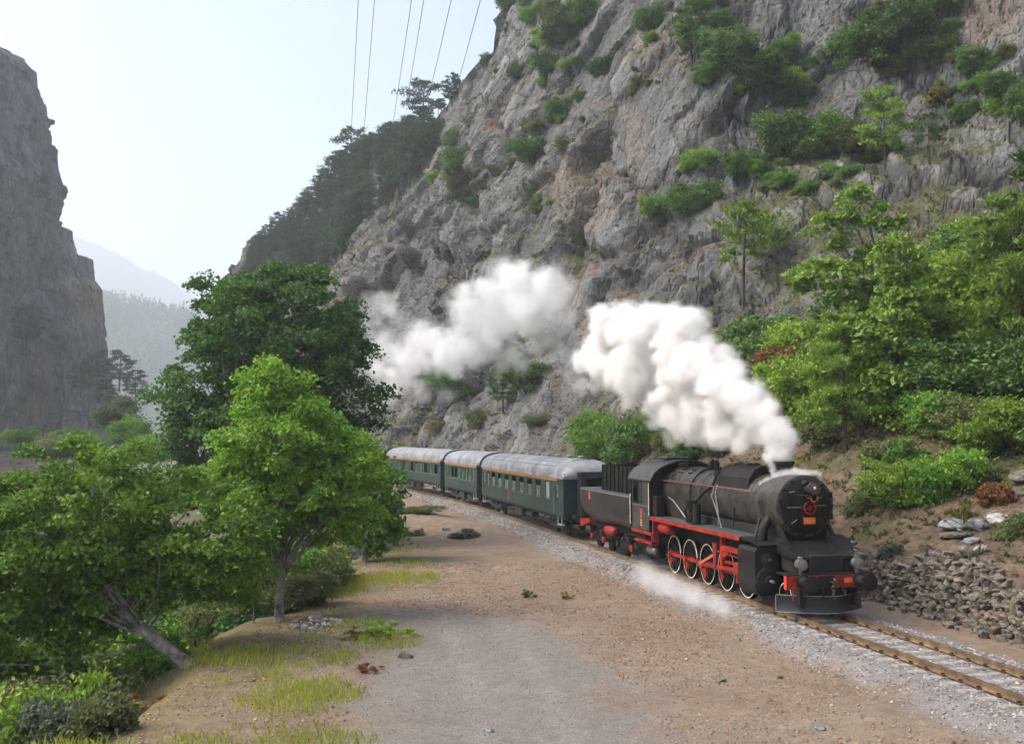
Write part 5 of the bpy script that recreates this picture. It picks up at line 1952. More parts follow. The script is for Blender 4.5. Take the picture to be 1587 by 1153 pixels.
# ---- the plane trees on the river bank
p = gpx(432, 962)
broad_tree(8.4, [((-0.2, 0.3, 5.2), (2.2, 2.2, 2.1)), ((-0.3, 0.2, 7.1), (1.25, 1.2, 1.15)), ((0.0, 0.5, 4.0), (2.5, 2.2, 1.2)), ((1.7, 1.0, 4.2), (1.6, 1.6, 1.9)), ((2.1, 1.0, 5.5), (0.9, 0.9, 0.8)), ((-1.5, 0.2, 4.5), (1.1, 1.3, 1.3))],
           [(0, 0, 0), (0.02, 0.02, 0.7), (0.06, 0.05, 1.7), (0.10, 0.1, 3.0), (0.0, 0.2, 4.6), (-0.15, 0.3, 7.6)], None, 330, 150, 0.135, 0.44, 'plane_light', 701,
           'plane_tree', p, 'light green plane tree with slim pale trunk at the edge of the gravel', rtrunk=0.16)
p = gpx(290, 1030)
broad_tree(6, [((-3.0, 0.6, 4.0), (2.9, 2.6, 1.7)), ((-0.6, 1.2, 3.2), (2.5, 2.2, 1.7)), ((-5.0, 0.4, 2.8), (2.6, 2.4, 2.0)), ((-2.3, 0.6, 2.6), (2.6, 1.6, 1.3)), ((-2.6, 0.8, 5.4), (1.1, 1.0, 0.7)), ((-4.6, 0.2, 1.0), (2.4, 1.8, 1.4)), ((-6.2, -0.4, 1.2), (1.8, 1.6, 1.6)), ((-6.6, 0.2, 3.2), (1.4, 1.6, 1.4)), ((0.8, 1.8, 2.2), (1.0, 1.0, 0.9))],
           [(0.15, 0, -0.15), (-0.5, 0.02, 0.35), (-1.1, 0.05, 0.85), (-1.7, 0.1, 1.3), (-2.3, 0.3, 2.2), (-2.8, 0.6, 5.0)], None, 470, 140, 0.135, 0.45, 'plane_lean', 702,
           'plane_tree', p, 'plane tree leaning out over the bank on a thick slanting trunk', rtrunk=0.24, nlimb=34)
q = px(405, 830, 58)
q[2] = gz1(q[0], q[1])
top = px(430, 392, 58)[2] - q[2]
broad_tree(top, [((0.8, 0, top - 4.4), (4.6, 4.2, 3.6)), ((1.2, 0, top - 1.6), (2.2, 2.2, 1.5)), ((-1.4, 0, top - 3.0), (2.4, 2.6, 2.2)), ((-2.8, 0, top - 7.3), (3.4, 3.4, 2.4)), ((3.8, -0.5, top - 5.4), (2.8, 2.8, 2.0)), ((4.4, -0.5, top - 8.0), (2.6, 2.6, 1.6)), ((0.5, -1, top - 9.8), (5.4, 4.2, 3.0)), ((-3.3, 0, top - 1.3), (0.8, 0.8, 1.2)), ((-2.6, 0, top - 4.9), (1.4, 1.4, 1.0))],
           [(0, 0, 0), (0.1, 0, 2), (-0.1, 0.1, 5), (0.2, 0, 9), (0, 0, top - 2)], None, 440, 150, 0.22, 0.78, 'plane_dark', 703,
           'plane_tree', q, 'tall dark green plane tree towering behind the lighter ones', rtrunk=0.4)
q = px(565, 800, 50)
q[2] = gz1(q[0], q[1])
broad_tree(6, [((0, 0, 3.2), (1.7, 1.8, 2.1)), ((-1.2, 0, 4.3), (1.6, 1.5, 1.5)), ((0.5, 0.3, 1.5), (1.1, 1.3, 1.2))],
           [(0, 0, 0), (0, 0, 2), (-0.4, 0, 4.5)], None, 110, 120, 0.20, 0.52, 'plane_mid', 704,
           'plane_tree', q, 'smaller green tree whose leaves hide the tail of the train', rtrunk=0.12)
q = px(215, 905, 44)
q[2] = gz1(q[0], q[1])
broad_tree(8, [((-0.5, 0, 4.5), (3.0, 3.0, 3.0)), ((-2.5, 0, 4.0), (2.6, 2.6, 2.6)), ((1.8, 0, 3.0), (2.4, 2.4, 2.2))], [(0, 0, 0), (0, 0, 3), (-0.5, 0, 6.5)], None, 160, 120, 0.24, 0.75, 'plane_mid', 705,
           'plane_tree', q, 'plane tree half hidden behind the leaning one', rtrunk=0.22)
# thin young tree beside the curb
p = gpx(393, 965)
broad_tree(2.6, [((-0.2, 0, 2.2), (0.8, 0.7, 0.7))], [(0, 0, 0), (0.02, 0, 1.0), (-0.1, 0, 2.4)], None, 14, 130, 0.15, 0.42, 'plane_mid', 706, 'sapling', p, 'thin sapling standing beside the kerb stones', rtrunk=0.035)
# brush on the bank
BANK = [
    (40, 1075, 26, 1.7, 1.5, 'bright', 'fine', 'light green brush filling the lower corner of the bank'),
    (110, 1085, 25.0, 1.2, 1.7, 'bright', 'fine', 'pale yellow-green bush standing in the brush below the leaning tree'),
    (20, 1140, 22.5, 1.5, 1.2, 'grey', 'fine', 'silvery brush at the very foot of the bank'),
    (140, 1150, 21.8, 0.9, 0.9, 'olive', 'fine', 'small olive bush next to the grass on the bank edge'),
    (205, 1060, 25.5, 0.75, 0.55, 'rust', 'spray', 'russet dead fern beside the thick slanting trunk'),
    (150, 1105, 23.8, 0.6, 0.5, 'rust', 'spray', 'russet dead fern below the pale bush'),
    (250, 1000, 29.0, 0.9, 0.9, 'plane_mid', None, 'dark leafy bush behind the slanting trunk'),
    (95, 1010, 28.5, 1.8, 1.7, 'olive', 'fine', 'olive bush showing under the leaning crown'),
    (325, 965, 32.5, 0.6, 0.35, 'yellow', 'spray', 'bright yellow-green grass clump behind the kerb'),
    (15, 1020, 27.5, 1.9, 2.0, 'grey', 'fine', 'tall grey-green brush against the picture edge'),
    (75, 1045, 26.5, 1.7, 1.9, 'olive', 'fine', 'tall olive brush in front of the leaning crown'),
    (60, 1120, 23.5, 1.5, 1.9, 'bright', 'fine', 'yellow-green brush at the lower picture corner'),
    (120, 1135, 22.6, 1.1, 1.2, 'grey', 'fine', 'silvery brush beside the yellow-green one at the bottom'),
    (-40, 1100, 24, 1.9, 2.0, 'olive', 'fine', 'olive brush cut by the lower picture corner'),
    (180, 1085, 24.6, 0.9, 0.9, 'olive', 'fine', 'low olive brush between the russet ferns'),
    (-60, 1000, 28, 2.2, 2.2, 'plane_dark', None, 'dark bush cut off by the picture edge on the bank'),
]
for (u, v, D, w_, h_, key, kind, lab) in BANK:
    q = px(u, v, D)
    q[2] = gz1(q[0], q[1]) - 0.1
    bush(q, w_, h_, key, lab, None, kind)
RB = np.random.default_rng(200)
for i in range(62):
    y_ = RB.uniform(17, 62) if i < 34 else RB.uniform(36.5, 46)
    x_ = np.interp(y_, EDGE_Y, EDGE_X) - (RB.uniform(2.0, 11) if i < 34 else RB.uniform(1.2, 6))
    if y_ < 36:
        x_ = min(x_, np.interp(y_, EDGE_Y, EDGE_X) - 4.0)
    w_ = RB.uniform(0.9, 1.9)
    bush((x_, y_, gz1(x_, y_) - 0.2), w_, w_ * RB.uniform(0.7, 1.2), RB.choice(['plane_mid', 'olive', 'oak', 'bright']), 'bush in the thicket on the bank under the plane trees', 'thicket on the river bank', RB.choice(['fine', 'fine', None]))
# trackside weeds
for (u, v, w_, h_, key, kind, lab) in (
    (595, 985, 0.85, 0.42, 'bright', 'spray', 'bright green grass clump beside the grey gravel'),
    (545, 990, 0.5, 0.3, 'yellow', 'spray', 'yellowing grass clump by the heap of pale stones'),
    (725, 832, 1.0, 0.45, 'grey', 'fine', 'grey-green weed patch in front of the first coach'),
    (650, 795, 1.4, 0.5, 'olive', 'fine', 'low scrub on the mound beside the tail of the train'),
    (640, 830, 0.7, 0.4, 'olive', 'fine', 'dry olive weed at the foot of the mound'),
    (820, 925, 0.35, 0.28, 'olive', 'spray', 'small dry tuft in the middle of the gravel'),
    (878, 928, 0.28, 0.28, 'yellow', 'spray', 'small yellow tuft nearest the locomotive side of the gravel'),
    (570, 1040, 0.4, 0.22, 'rust', 'spray', 'rusty dry tuft beside the lone dark stone'),
):
    q = gpx(u, v)
    bush(q - np.array([0, 0, 0.05]), w_, h_, key, lab, None, kind, 'weed', False, 'weed')

# ---- the slope beside the locomotive
SLOPE = [
    # kind, u, v(base), height px, key, label
    ('pine:near', 1310, 700, 210, 'pine_light', 'young light green pine just above the smokebox'),
    ('fluffy:1', 1345, 600, 320, 'pine_light', 'tall yellow-green pine with open twisted crown on the slope'),
    ('fluffy:2', 1400, 650, 330, 'pine_light', 'yellow-green pine beside the twisted one, lower crown'),
    ('pine:umbrella', 1152, 475, 160, 'pine_light', 'slim umbrella pine with bare trunk above the white smoke'),
    ('pine:near', 1590, 600, 300, 'pine_light', 'tall pine at the edge of the picture on the slope'),
    ('pine:near', 1640, 560, 330, 'pine', 'dark pine cut off by the picture edge on the slope'),
    ('bush:', 1200, 560, 110, 'oak', 'round oak bush touching the upper edge of the smoke'),
    ('bush:', 1165, 610, 120, 'oak', 'dark oak bush directly behind the smoke'),
    ('bush:fine', 1225, 600, 90, 'rust', 'orange autumn bush between the green ones'),
    ('bush:', 1240, 645, 130, 'bright', 'yellow-green bush above the chimney'),
    ('bush:', 1380, 650, 140, 'bright', 'bright leafy bush at the foot of the twisted pine'),
    ('bush:', 1350, 560, 120, 'oak', 'green bush between the two yellow-green pines'),
    ('bush:', 1450, 560, 150, 'bright', 'broad bright green bush in the middle of the slope'),
    ('bush:', 1500, 490, 150, 'bright', 'tall bright bush below the dark rock overhang'),
    ('bush:', 1550, 520, 180, 'bright', 'sunny green bush near the picture edge'),
    ('bush:', 1480, 630, 140, 'oak', 'dark green bush under the broad bright one'),
    ('bush:', 1540, 610, 120, 'oak', 'dark round bush above the yellow broom'),
    ('bush:', 1575, 690, 110, 'bright', 'leafy bush by the bare soil at the picture edge'),
    ('bush:fine', 1398, 775, 95, 'bright', 'many-stemmed shrub above the stone wall'),
    ('bush:fine', 1447, 768, 110, 'plane_mid', 'larger many-stemmed shrub beside the yellow broom'),
    ('bush:fine', 1500, 745, 80, 'olive', 'thin olive shrub behind the yellow broom'),
    ('bush:spray', 1487, 805, 42, 'yellow', 'bright yellow broom clump above the flat boulders'),
    ('bush:fine', 1497, 870, 34, 'grey', 'small grey bush on the bare earth above the wall'),
    ('bush:fine', 1385, 865, 40, 'grey', 'low grey scrub at the top end of the stone wall'),
    ('bush:fine', 1340, 790, 60, 'olive', 'olive scrub right of the smokebox'),
    ('bush:fine', 1360, 720, 60, 'olive', 'low olive scrub beside the young pine'),
    ('bush:fine', 1280, 690, 50, 'olive', 'low scrub left of the young pine'),
    ('bush:fine', 1545, 780, 55, 'rust', 'reddish shrub behind the pale boulder'),
    ('bush:fine', 1575, 830, 60, 'olive', 'olive shrub above the boulder at the picture edge'),
    ('bush:', 1420, 470, 90, 'olive', 'olive bush on the rock beside the tall pines'),
    ('bush:', 950, 715, 90, 'plane_mid', 'green bush behind the tender'),
    ('bush:', 985, 712, 90, 'oak', 'dark green bush behind the cab roof'),
    ('bush:', 925, 690, 70, 'plane_mid', 'green bush rising behind the first coach'),
    ('bush:', 1070, 712, 60, 'oak', 'dark oak bush behind the dome'),
    ('bush:', 1120, 700, 60, 'oak', 'dark oak bush behind the boiler under the smoke'),
    ('bush:', 1030, 700, 50, 'olive', 'olive bush behind the cab'),
    ('bush:', 1420, 600, 130, 'bright', 'bright bush filling the gap below the yellow-green pines'),
    ('bush:', 1300, 590, 110, 'oak', 'green bush left of the twisted pine'),
    ('bush:', 1265, 560, 100, 'bright', 'light bush above the orange autumn one'),
    ('bush:', 1520, 420, 110, 'bright', 'leafy bush just under the dark overhang'),
    ('bush:', 1570, 440, 130, 'oak', 'dark leafy bush high at the picture edge'),
    ('bush:', 1430, 520, 120, 'plane_mid', 'green bush between pines and bright thicket'),
    ('bush:', 1460, 670, 100, 'plane_mid', 'green bush above the many-stemmed shrubs'),
    ('bush:', 1525, 680, 100, 'olive', 'olive thicket above the reddish shrub'),
    ('bush:', 1330, 650, 80, 'plane_mid', 'leafy bush behind the young pine'),
    ('bush:', 1600, 620, 150, 'oak', 'dark bush at the edge beside the pine'),
    ('bush:fine', 1400, 720, 70, 'plane_mid', 'low green scrub between pine and shrubs'),
    # plants on the cliff
    ('pine:loose', 1072, 108, 100, 'pine', 'single pine on the rock shelf high on the cliff'),
    ('bush:', 1130, 95, 70, 'oak', 'dark bush beside the pine on the high shelf'),
    ('bush:', 1150, 140, 70, 'oak', 'dark bush hanging below the high shelf'),
    ('bush:', 1210, 155, 60, 'oak', 'rounded oak in the gully of the cliff'),
    ('bush:', 1180, 120, 60, 'oak', 'oak bush above the gully'),
    ('bush:', 1225, 240, 90, 'oak', 'large oak clump at the foot of the gully'),
    ('bush:', 1280, 240, 80, 'oak', 'oak clump next to the large one at the gully foot'),
    ('bush:', 1330, 235, 70, 'olive', 'olive-green tree left of the ledge pine'),
    ('pine:loose', 1372, 262, 130, 'pine_light', 'light green pine standing on the ledge'),
    ('pine:umbrella', 1440, 255, 80, 'pine', 'low spreading pine on the ledge'),
    ('bush:', 1340, 95, 90, 'oak', 'oak clump high on the right part of the cliff'),
    ('bush:', 1400, 65, 90, 'oak', 'oak clump at the upper edge of the picture'),
    ('bush:', 1440, 85, 60, 'oak', 'oak clump beside the pale rock dome'),
    ('bush:fine', 1378, 50, 40, 'yellow', 'yellow-leaved bush between the high oak clumps'),
    ('bush:', 1510, 110, 50, 'oak', 'oak bush at the end of the pale rock dome'),
    ('bush:', 1550, 150, 55, 'oak', 'dark bush near the upper picture edge'),
    ('bush:', 1505, 180, 50, 'oak', 'round bush below the rock dome'),
    ('bush:fine', 1452, 160, 34, 'yellow', 'yellow bush on the rock dome'),
    ('bush:', 1590, 180, 60, 'oak', 'oak bush at the very edge of the cliff view'),
    ('bush:', 935, 112, 48, 'oak', 'bush on the grey buttress near the top'),
    ('bush:', 880, 62, 60, 'pine', 'leafy tree leaning from the upper buttress'),
    ('bush:', 905, 40, 60, 'oak', 'bush at the top edge of the buttress'),
    ('bush:', 1010, 45, 50, 'oak', 'bush beneath the upper picture edge left of the shelf'),
    ('bush:', 1085, 20, 40, 'oak', 'bush above the shelf pine'),
    ('bush:', 720, 275, 70, 'oak', 'bush growing in the tall crack of the cliff'),
    ('bush:', 715, 300, 40, 'olive', 'yellow-green bush under the one in the tall crack'),
    ('bush:', 828, 250, 56, 'oak', 'bush on the bare grey slab'),
    ('bush:', 870, 180, 40, 'oak', 'bush high on the bare grey slab'),
    ('bush:', 850, 110, 40, 'oak', 'small bush near the top of the bare slab'),
    ('bush:', 803, 118, 30, 'oak', 'small bush just under the cliff crest'),
    ('bush:', 1070, 325, 66, 'oak', 'dark bush on the shaded rib above the smoke'),
    ('bush:', 1215, 290, 40, 'plane_mid', 'small green bush on the scree below the gully'),
    ('bush:', 1255, 300, 34, 'plane_mid', 'small green bush right of the scree'),
    ('bush:', 990, 140, 30, 'olive', 'olive tuft on the edge of the shelf'),
    ('bush:', 835, 320, 30, 'olive', 'olive tuft on the middle of the slab'),
    ('bush:', 850, 540, 40, 'oak', 'bush below the second cloud of steam'),
    ('pine:loose', 780, 640, 80, 'pine', 'small pine standing on the rocks above the coaches'),
    ('bush:', 720, 610, 60, 'oak', 'dark bush beside the small pine above the coaches'),
    ('bush:', 820, 600, 60, 'oak', 'dark bush at the foot of the steam above the coaches'),
    ('bush:', 745, 660, 40, 'olive', 'olive bush low above the coach roofs'),
    ('bush:', 670, 600, 40, 'oak', 'bush in the drifting steam near the trees'),
    ('bush:', 680, 670, 30, 'yellow', 'yellow-green tuft above the second coach'),
    ('bush:', 835, 660, 30, 'olive', 'olive tuft above the first coach'),
    ('bush:', 790, 12, 46, 'oak', 'bush on the crest where the cliff leaves the picture'),
    ('bush:', 765, 55, 26, 'oak', 'small bush on the crest line'),
    ('bush:', 735, 100, 30, 'oak', 'round bush on the crest below the topmost one'),
]
for (kk, u, v, hp, key, lab) in SLOPE:
    q = on_m(u, v)
    if q is None:
        continue
    ms = mscale(q)
    a, b_ = kk.split(':')
    if a == 'fluffy':
        h_ = hp * ms
        if b_ == '1':
            cr_ = [((0.0, 0, h_ * 0.90), (h_ * 0.13, h_ * 0.13, h_ * 0.09)), ((-h_ * 0.16, 0, h_ * 0.78), (h_ * 0.12, h_ * 0.12, h_ * 0.09)), ((h_ * 0.10, 0, h_ * 0.80), (h_ * 0.10, h_ * 0.10, h_ * 0.07)), ((-h_ * 0.20, 0, h_ * 0.52), (h_ * 0.17, h_ * 0.15, h_ * 0.12)), ((h_ * 0.05, 0, h_ * 0.60), (h_ * 0.14, h_ * 0.14, h_ * 0.10)), ((-h_ * 0.02, 0, h_ * 0.34), (h_ * 0.26, h_ * 0.2, h_ * 0.14))]
        else:
            cr_ = [((0, 0, h_ * 0.80), (h_ * 0.12, h_ * 0.12, h_ * 0.10)), ((h_ * 0.08, 0, h_ * 0.6), (h_ * 0.16, h_ * 0.16, h_ * 0.12)), ((-h_ * 0.08, 0, h_ * 0.45), (h_ * 0.18, h_ * 0.18, h_ * 0.13)), ((h_ * 0.04, 0, h_ * 0.25), (h_ * 0.24, h_ * 0.2, h_ * 0.14))]
        broad_tree(h_, cr_, [(0, 0, 0), (h_ * 0.04, 0, h_ * 0.2), (h_ * 0.02, 0, h_ * 0.4), (h_ * 0.07, 0, h_ * 0.6), (0, 0, h_ * 0.9)], None, 120, 90, 0.26, h_ * 0.052, key, 900 + int(u), 'pine_tree', q, lab, rtrunk=0.14)
    elif a == 'pine':
        pine(q, hp * ms, b_, lab, None, key)
    else:
        hh_ = hp * ms
        bush(q, hh_ * (0.72 if 345 < v < 700 else 0.58), hh_ * 0.68, key, lab, None, b_ or None)

RS = np.random.default_rng(210)
for (kk, u, v, hp, key, lab) in SLOPE:
    if not kk.startswith('bush') or v > 345:
        continue
    for k in range(3):
        a = RS.uniform(0, 6.28)
        q = on_m(u + math.cos(a) * hp * RS.uniform(0.6, 1.3), v - hp * 0.25 + math.sin(a) * hp * RS.uniform(0.35, 0.8))
        if q is None:
            continue
        hh_ = hp * mscale(q) * RS.uniform(0.22, 0.6)
        bush(q, hh_ * 0.7, hh_ * 0.75, RS.choice(['oak', 'oak', 'olive', 'plane_mid', 'olive', 'bright']), 'small ragged scrub on the rock next to a larger bush', 'small scrub on the cliff', RS.choice(['fine', None]))

# ---- pines along the left ridge, too alike to tell apart one by one
random.seed(11)
named = [
    (655, 205, 85, 'umbrella', 'tall flat-topped pine leaning on the crest of the ridge'),
    (600, 228, 65, 'umbrella', 'broad dark pine beneath the power lines on the ridge'),
    (700, 160, 52, 'loose', 'small dark pine near the upper end of the ridge'),
    (620, 250, 60, 'loose', 'pine filling the gap between the two crest pines'),
    (545, 262, 70, 'umbrella', 'pine on the ridge at the lower end of the power lines'),
    (575, 262, 60, 'loose', 'dense pine beside the broad dark one'),
    (635, 285, 80, 'loose', 'pine on the rock face just below the crest pines'),
]
for (u, v, hp, kind, lab) in named:
    q = on_m(u, v + 6)
    if q is not None:
        pine(q, hp * mscale(q), kind, lab, None, 'pine_far')
cnt = 0
R_ = np.random.default_rng(77)
for u in np.arange(388, 716, 9.0):
    crest = np.interp(u, [375, 395, 430, 480, 540, 600, 650, 700, 745], [425, 402, 368, 330, 262, 232, 195, 150, 95])
    q = None
    for dv_ in (1, 5, 10, 16, 24, 34):
        q = on_m(u + R_.uniform(-3, 3), crest + dv_)
        if q is not None:
            break
    if q is None:
        continue
    hp = R_.uniform(24, 44) * np.interp(u, [380, 560, 720], [0.8, 1.15, 0.75])
    pine(q, hp * mscale(q), R_.choice(['loose', 'umbrella', 'cone', 'loose']), 'dark pine in the row along the skyline of the ridge', 'pines along the ridge skyline', 'pine_far', None, 'pine_tree', 1.2)
for it in range(900):
    u = R_.uniform(378, 690)
    v = R_.uniform(230, 440)
    crest = np.interp(u, [375, 395, 430, 480, 540, 600, 650, 695], [425, 402, 368, 330, 262, 232, 195, 155])
    lower = np.interp(u, [375, 430, 480, 520, 560, 600, 650, 695], [450, 445, 440, 415, 360, 325, 275, 205])
    if v < crest + 2 or v > lower:
        continue
    q = on_m(u, v)
    if q is None:
        continue
    hp = R_.uniform(26, 46) * np.interp(u, [380, 650], [0.75, 1.2])
    pine(q, hp * mscale(q), R_.choice(['cone', 'umbrella', 'loose', 'loose']), 'dark pine in the wood covering the shoulder of the ridge', 'pines on the ridge', 'pine_far', None, 'pine_tree', 1.25)
    cnt += 1
    if cnt > 200:
        break

# low tufts of grass and scrub scattered over rock and slope: nobody could count them
V, Fq, A = [], [], []
nv_ = 0
R2 = np.random.default_rng(88)
n_t = 0
cand = R2.integers(0, len(PM), 16000)
for i in cand:
    if RR[i] > 0.9 or UU[i] > 1650 or UU[i] < 400:
        continue
    pz = upz[i]
    soilness = 1 - rock[i]
    if R2.random() > (0.75 * soilness + 0.9 * sstep(0.40, 0.8, pz) * rock[i] + 0.05):
        continue
    D = Dm[i]
    if D > 200:
        continue
    sz = R2.uniform(0.25, 0.75) * (0.45 + 0.006 * D)
    n = 26 if D < 70 else 16
    q = R2.normal(size=(n, 3))
    q /= np.linalg.norm(q, axis=1)[:, None]
    q[:, 2] = np.abs(q[:, 2])
    p = PM[i] + q * sz * 0.6 * R2.uniform(0.3, 1, n)[:, None]
    tone = np.clip(R2.normal(0.45, 0.25) + R2.normal(0, 0.12, n), 0, 1)
    v, f, a = leaf_cloud(p, sz * 0.42, q, 0.3, 0.4, 0.3, R2, -0.5, tone, 0.5)
    V.append(v); Fq.append(f + nv_); A.append(a)
    nv_ += len(v)
    n_t += 1
me = npmesh('undergrowth', np.concatenate(V), np.concatenate(Fq))
vfloat(me, np.concatenate(A))
tag(link('undergrowth', me, mat_leaf('leaf_scrub', (0.040, 0.052, 0.016), (0.115, 0.118, 0.036), (0.15, 0.09, 0.03))), 'low scrub and dry grass scattered over the slope and ledges', None, kind='stuff')

# grass of the verge: blades
R3_ = np.random.default_rng(99)
n = 130000
gxr = R3_.uniform(-10.5, 1.0, n)
gyr = R3_.uniform(11, 62, n) ** 1.0
ex = np.interp(gyr, EDGE_Y, EDGE_X)
Pq = np.stack([gxr, gyr, 0 * gxr], 1)
nz_ = fbm(Pq * 0.45, 3, 111) + 0.5 * fbm(Pq * 1.6, 3, 112)
dens = sstep(4.2, 0.6, gxr - ex + 1.2 * nz_) * sstep(-3.5, 0.0, gxr - ex) * sstep(0.12, 0.5, nz_) * 0.8
# two richer patches seen in the picture
for (cx, cyy, rx, ry, a) in ((-4.6, 24.5, 1.4, 2.2, 1.0), (-4.0, 20.5, 1.2, 1.8, 0.9), (-5.8, 20.0, 0.9, 1.8, 0.8), (-4.6, 44, 2.0, 2.0, 0.8), (-3.6, 31.0, 0.9, 1.6, 0.9), (-4.6, 28.5, 0.8, 1.4, 0.7)):
    e = ((gxr - cx) / rx) ** 2 + ((gyr - cyy) / ry) ** 2
    dens = np.maximum(dens, a * sstep(1.3, 0.1, e + 0.6 * nz_))
dens *= sstep(60, 45, gyr)
keep = R3_.random(n) < dens
gxr, gyr, nz_ = gxr[keep], gyr[keep], nz_[keep]
gzz = ground_z(gxr, gyr)
n = len(gxr)
base = np.stack([gxr, gyr, gzz], 1)
h = R3_.uniform(0.07, 0.24, n) * (1 + 0.4 * nz_)
ang = R3_.uniform(0, 6.28, n)
bend = np.stack([np.cos(ang), np.sin(ang), 0 * ang], 1) * (h * R3_.uniform(0.15, 0.7, n))[:, None]
wv = np.stack([-np.sin(ang + 0.5), np.cos(ang + 0.5), 0 * ang], 1) * R3_.uniform(0.006, 0.013, n)[:, None]
tip = base + bend + np.array([0, 0, 1])[None] * h[:, None]
V = np.stack([base - wv, base + wv, base + bend * 0.4 + np.array([0, 0, 0.6])[None] * h[:, None] + wv * 0.7, tip], 1).reshape(-1, 3)
me = npmesh('grass', V, np.arange(4 * n).reshape(n, 4))
tone = np.clip(0.45 + 0.35 * fbm(base * 0.6, 3, 120) + R3_.normal(0, 0.15, n), 0, 1)
vfloat(me, np.repeat(tone, 4))
tag(link('grass', me, mat_leaf('leaf_grass', (0.170, 0.230, 0.020), (0.40, 0.40, 0.060), (0.38, 0.24, 0.08))), 'yellow-green grass growing along the gravel edge', None, kind='stuff')

# ---- across the valley
FAR = [
    (175, 660, 70, 130, 'bush', 'grey', 'hazy pale green tree on the valley floor'),
    (205, 690, 60, 120, 'bush', 'plane_mid', 'hazy green tree beside the pale one in the valley'),
    (40, 545, 70, 262, 'pine', 'pine_far', 'dark pine clinging to the tall cliff'),
    (150, 600, 55, 300, 'pine', 'pine_far', 'dark pine at the foot of the rock spire'),
    (185, 605, 60, 300, 'pine', 'pine_far', 'dark pine just beyond the rock spire'),
    (125, 615, 50, 290, 'pine', 'pine_far', 'dark pine between cliff and spire'),
    (210, 625, 50, 290, 'pine', 'pine_far', 'dark pine near the hazy valley trees'),
    (165, 640, 50, 280, 'pine', 'pine_far', 'dark pine below the rock spire'),
    (125, 705, 60, 118, 'bush', 'plane_mid', 'rounded green tree in the gap below the rock spire'),
    (85, 712, 55, 112, 'bush', 'olive', 'olive tree in the gap left of the rounded green one'),
    (240, 712, 60, 105, 'bush', 'plane_mid', 'green tree just behind the tall plane tree'),
    (30, 690, 40, 120, 'bush', 'plane_mid', 'bush at the foot of the tall cliff'),
]
for (u, v, hp, D, kind, key, lab) in FAR:
    q = px(u, v, D)
    hh_ = hp * D / F_PX
    if kind == 'bush':
        q[2] = -8.5 if q[2] < 0 else q[2]
        q2 = px(u, v, D)
        bush(np.array([q2[0], q2[1], q2[2]]), hh_ * 0.6, hh_ * 0.62, key, lab)
    else:
        pine(q, hh_, 'loose', lab, None, key, None, 'pine_tree', 1.3)
# slope that carries the far pines
xs_, ys2 = np.meshgrid(np.linspace(-200, -20, 60), np.linspace(90, 400, 60))
sp_ = np.stack([xs_.ravel(), ys2.ravel(), 0 * xs_.ravel()], 1)
uu_ = IW / 2 + sp_[:, 0] / sp_[:, 1] * F_PX
sp_[:, 2] = -8.6 + 16 * sstep(230, 60, uu_) * sstep(150, 330, sp_[:, 1]) + 1.5 * fbm(sp_ * 0.06, 3, 130)
me = npmesh('far_bank_terrain', sp_, grid_faces(60, 60), True)
vcol(me, np.clip(np.array([0.11, 0.085, 0.055])[None] * (1 + 0.5 * fbm(sp_ * 0.1, 3, 131))[:, None], 0.01, 1))
tag(link('far_bank_terrain', me, M_ROCKFAR), 'brown slope below the far cliffs', None, kind='structure')
# the wood on the far hill reads as one mass
hill = bpy.data.objects['wooded_hill']
hv = np.zeros(len(hill.data.vertices) * 3, np.float32)
hill.data.vertices.foreach_get('co', hv)
hv = hv.reshape(-1, 3)
uu_ = IW / 2 + hv[:, 0] / hv[:, 1] * F_PX
hv = hv[(uu_ > 60) & (uu_ < 420) & (hv[:, 1] < 1560)]
V, Fq, A = [], [], []
nv_ = 0
R5 = np.random.default_rng(140)
for it in range(2600):
    p = hv[R5.integers(len(hv))] + R5.normal(0, 5, 3) * np.array([1, 1, 0.1])
    H_ = R5.uniform(8, 16)
    n = 26
    t = R5.uniform(0.15, 1, n)
    a = R5.uniform(0, 6.28, n)
    r = (1.05 - t) * H_ * 0.30 * R5.uniform(0.5, 1, n)
    q = p + np.stack([np.cos(a) * r, np.sin(a) * r, t * H_], 1)
    v, f, aa = leaf_cloud(q, 3.0, None, 0.5, 0.3, 0.3, R5)
    V.append(v); Fq.append(f + nv_); A.append(aa)
    nv_ += len(v)
me = npmesh('far_wood', np.concatenate(V), np.concatenate(Fq))
vfloat(me, np.concatenate(A))
tag(link('forest', me, LEAF['pine_far']), 'pine forest covering the hazy hill across the valley', None, kind='stuff')
# ================================================================== stones
import bmesh


def rock_mesh(seed, n=13, flat=0.7, name='stone'):
    R = np.random.default_rng(seed)
    bm = bmesh.new()
    for i in range(n):
        q = R.normal(size=3)
        q /= np.linalg.norm(q)
        q = np.sign(q) * np.abs(q) ** 0.7
        bm.verts.new((q[0] * 0.55, q[1] * 0.5, q[2] * 0.5 * flat))
    r = bmesh.ops.convex_hull(bm, input=bm.verts)
    junk = [e for e in r['geom_interior'] + r['geom_unused'] if isinstance(e, bmesh.types.BMVert)]
    bmesh.ops.delete(bm, geom=list(set(junk)), context='VERTS')
    me = bpy.data.meshes.new(name)
    bm.to_mesh(me)
    bm.free()
    return me


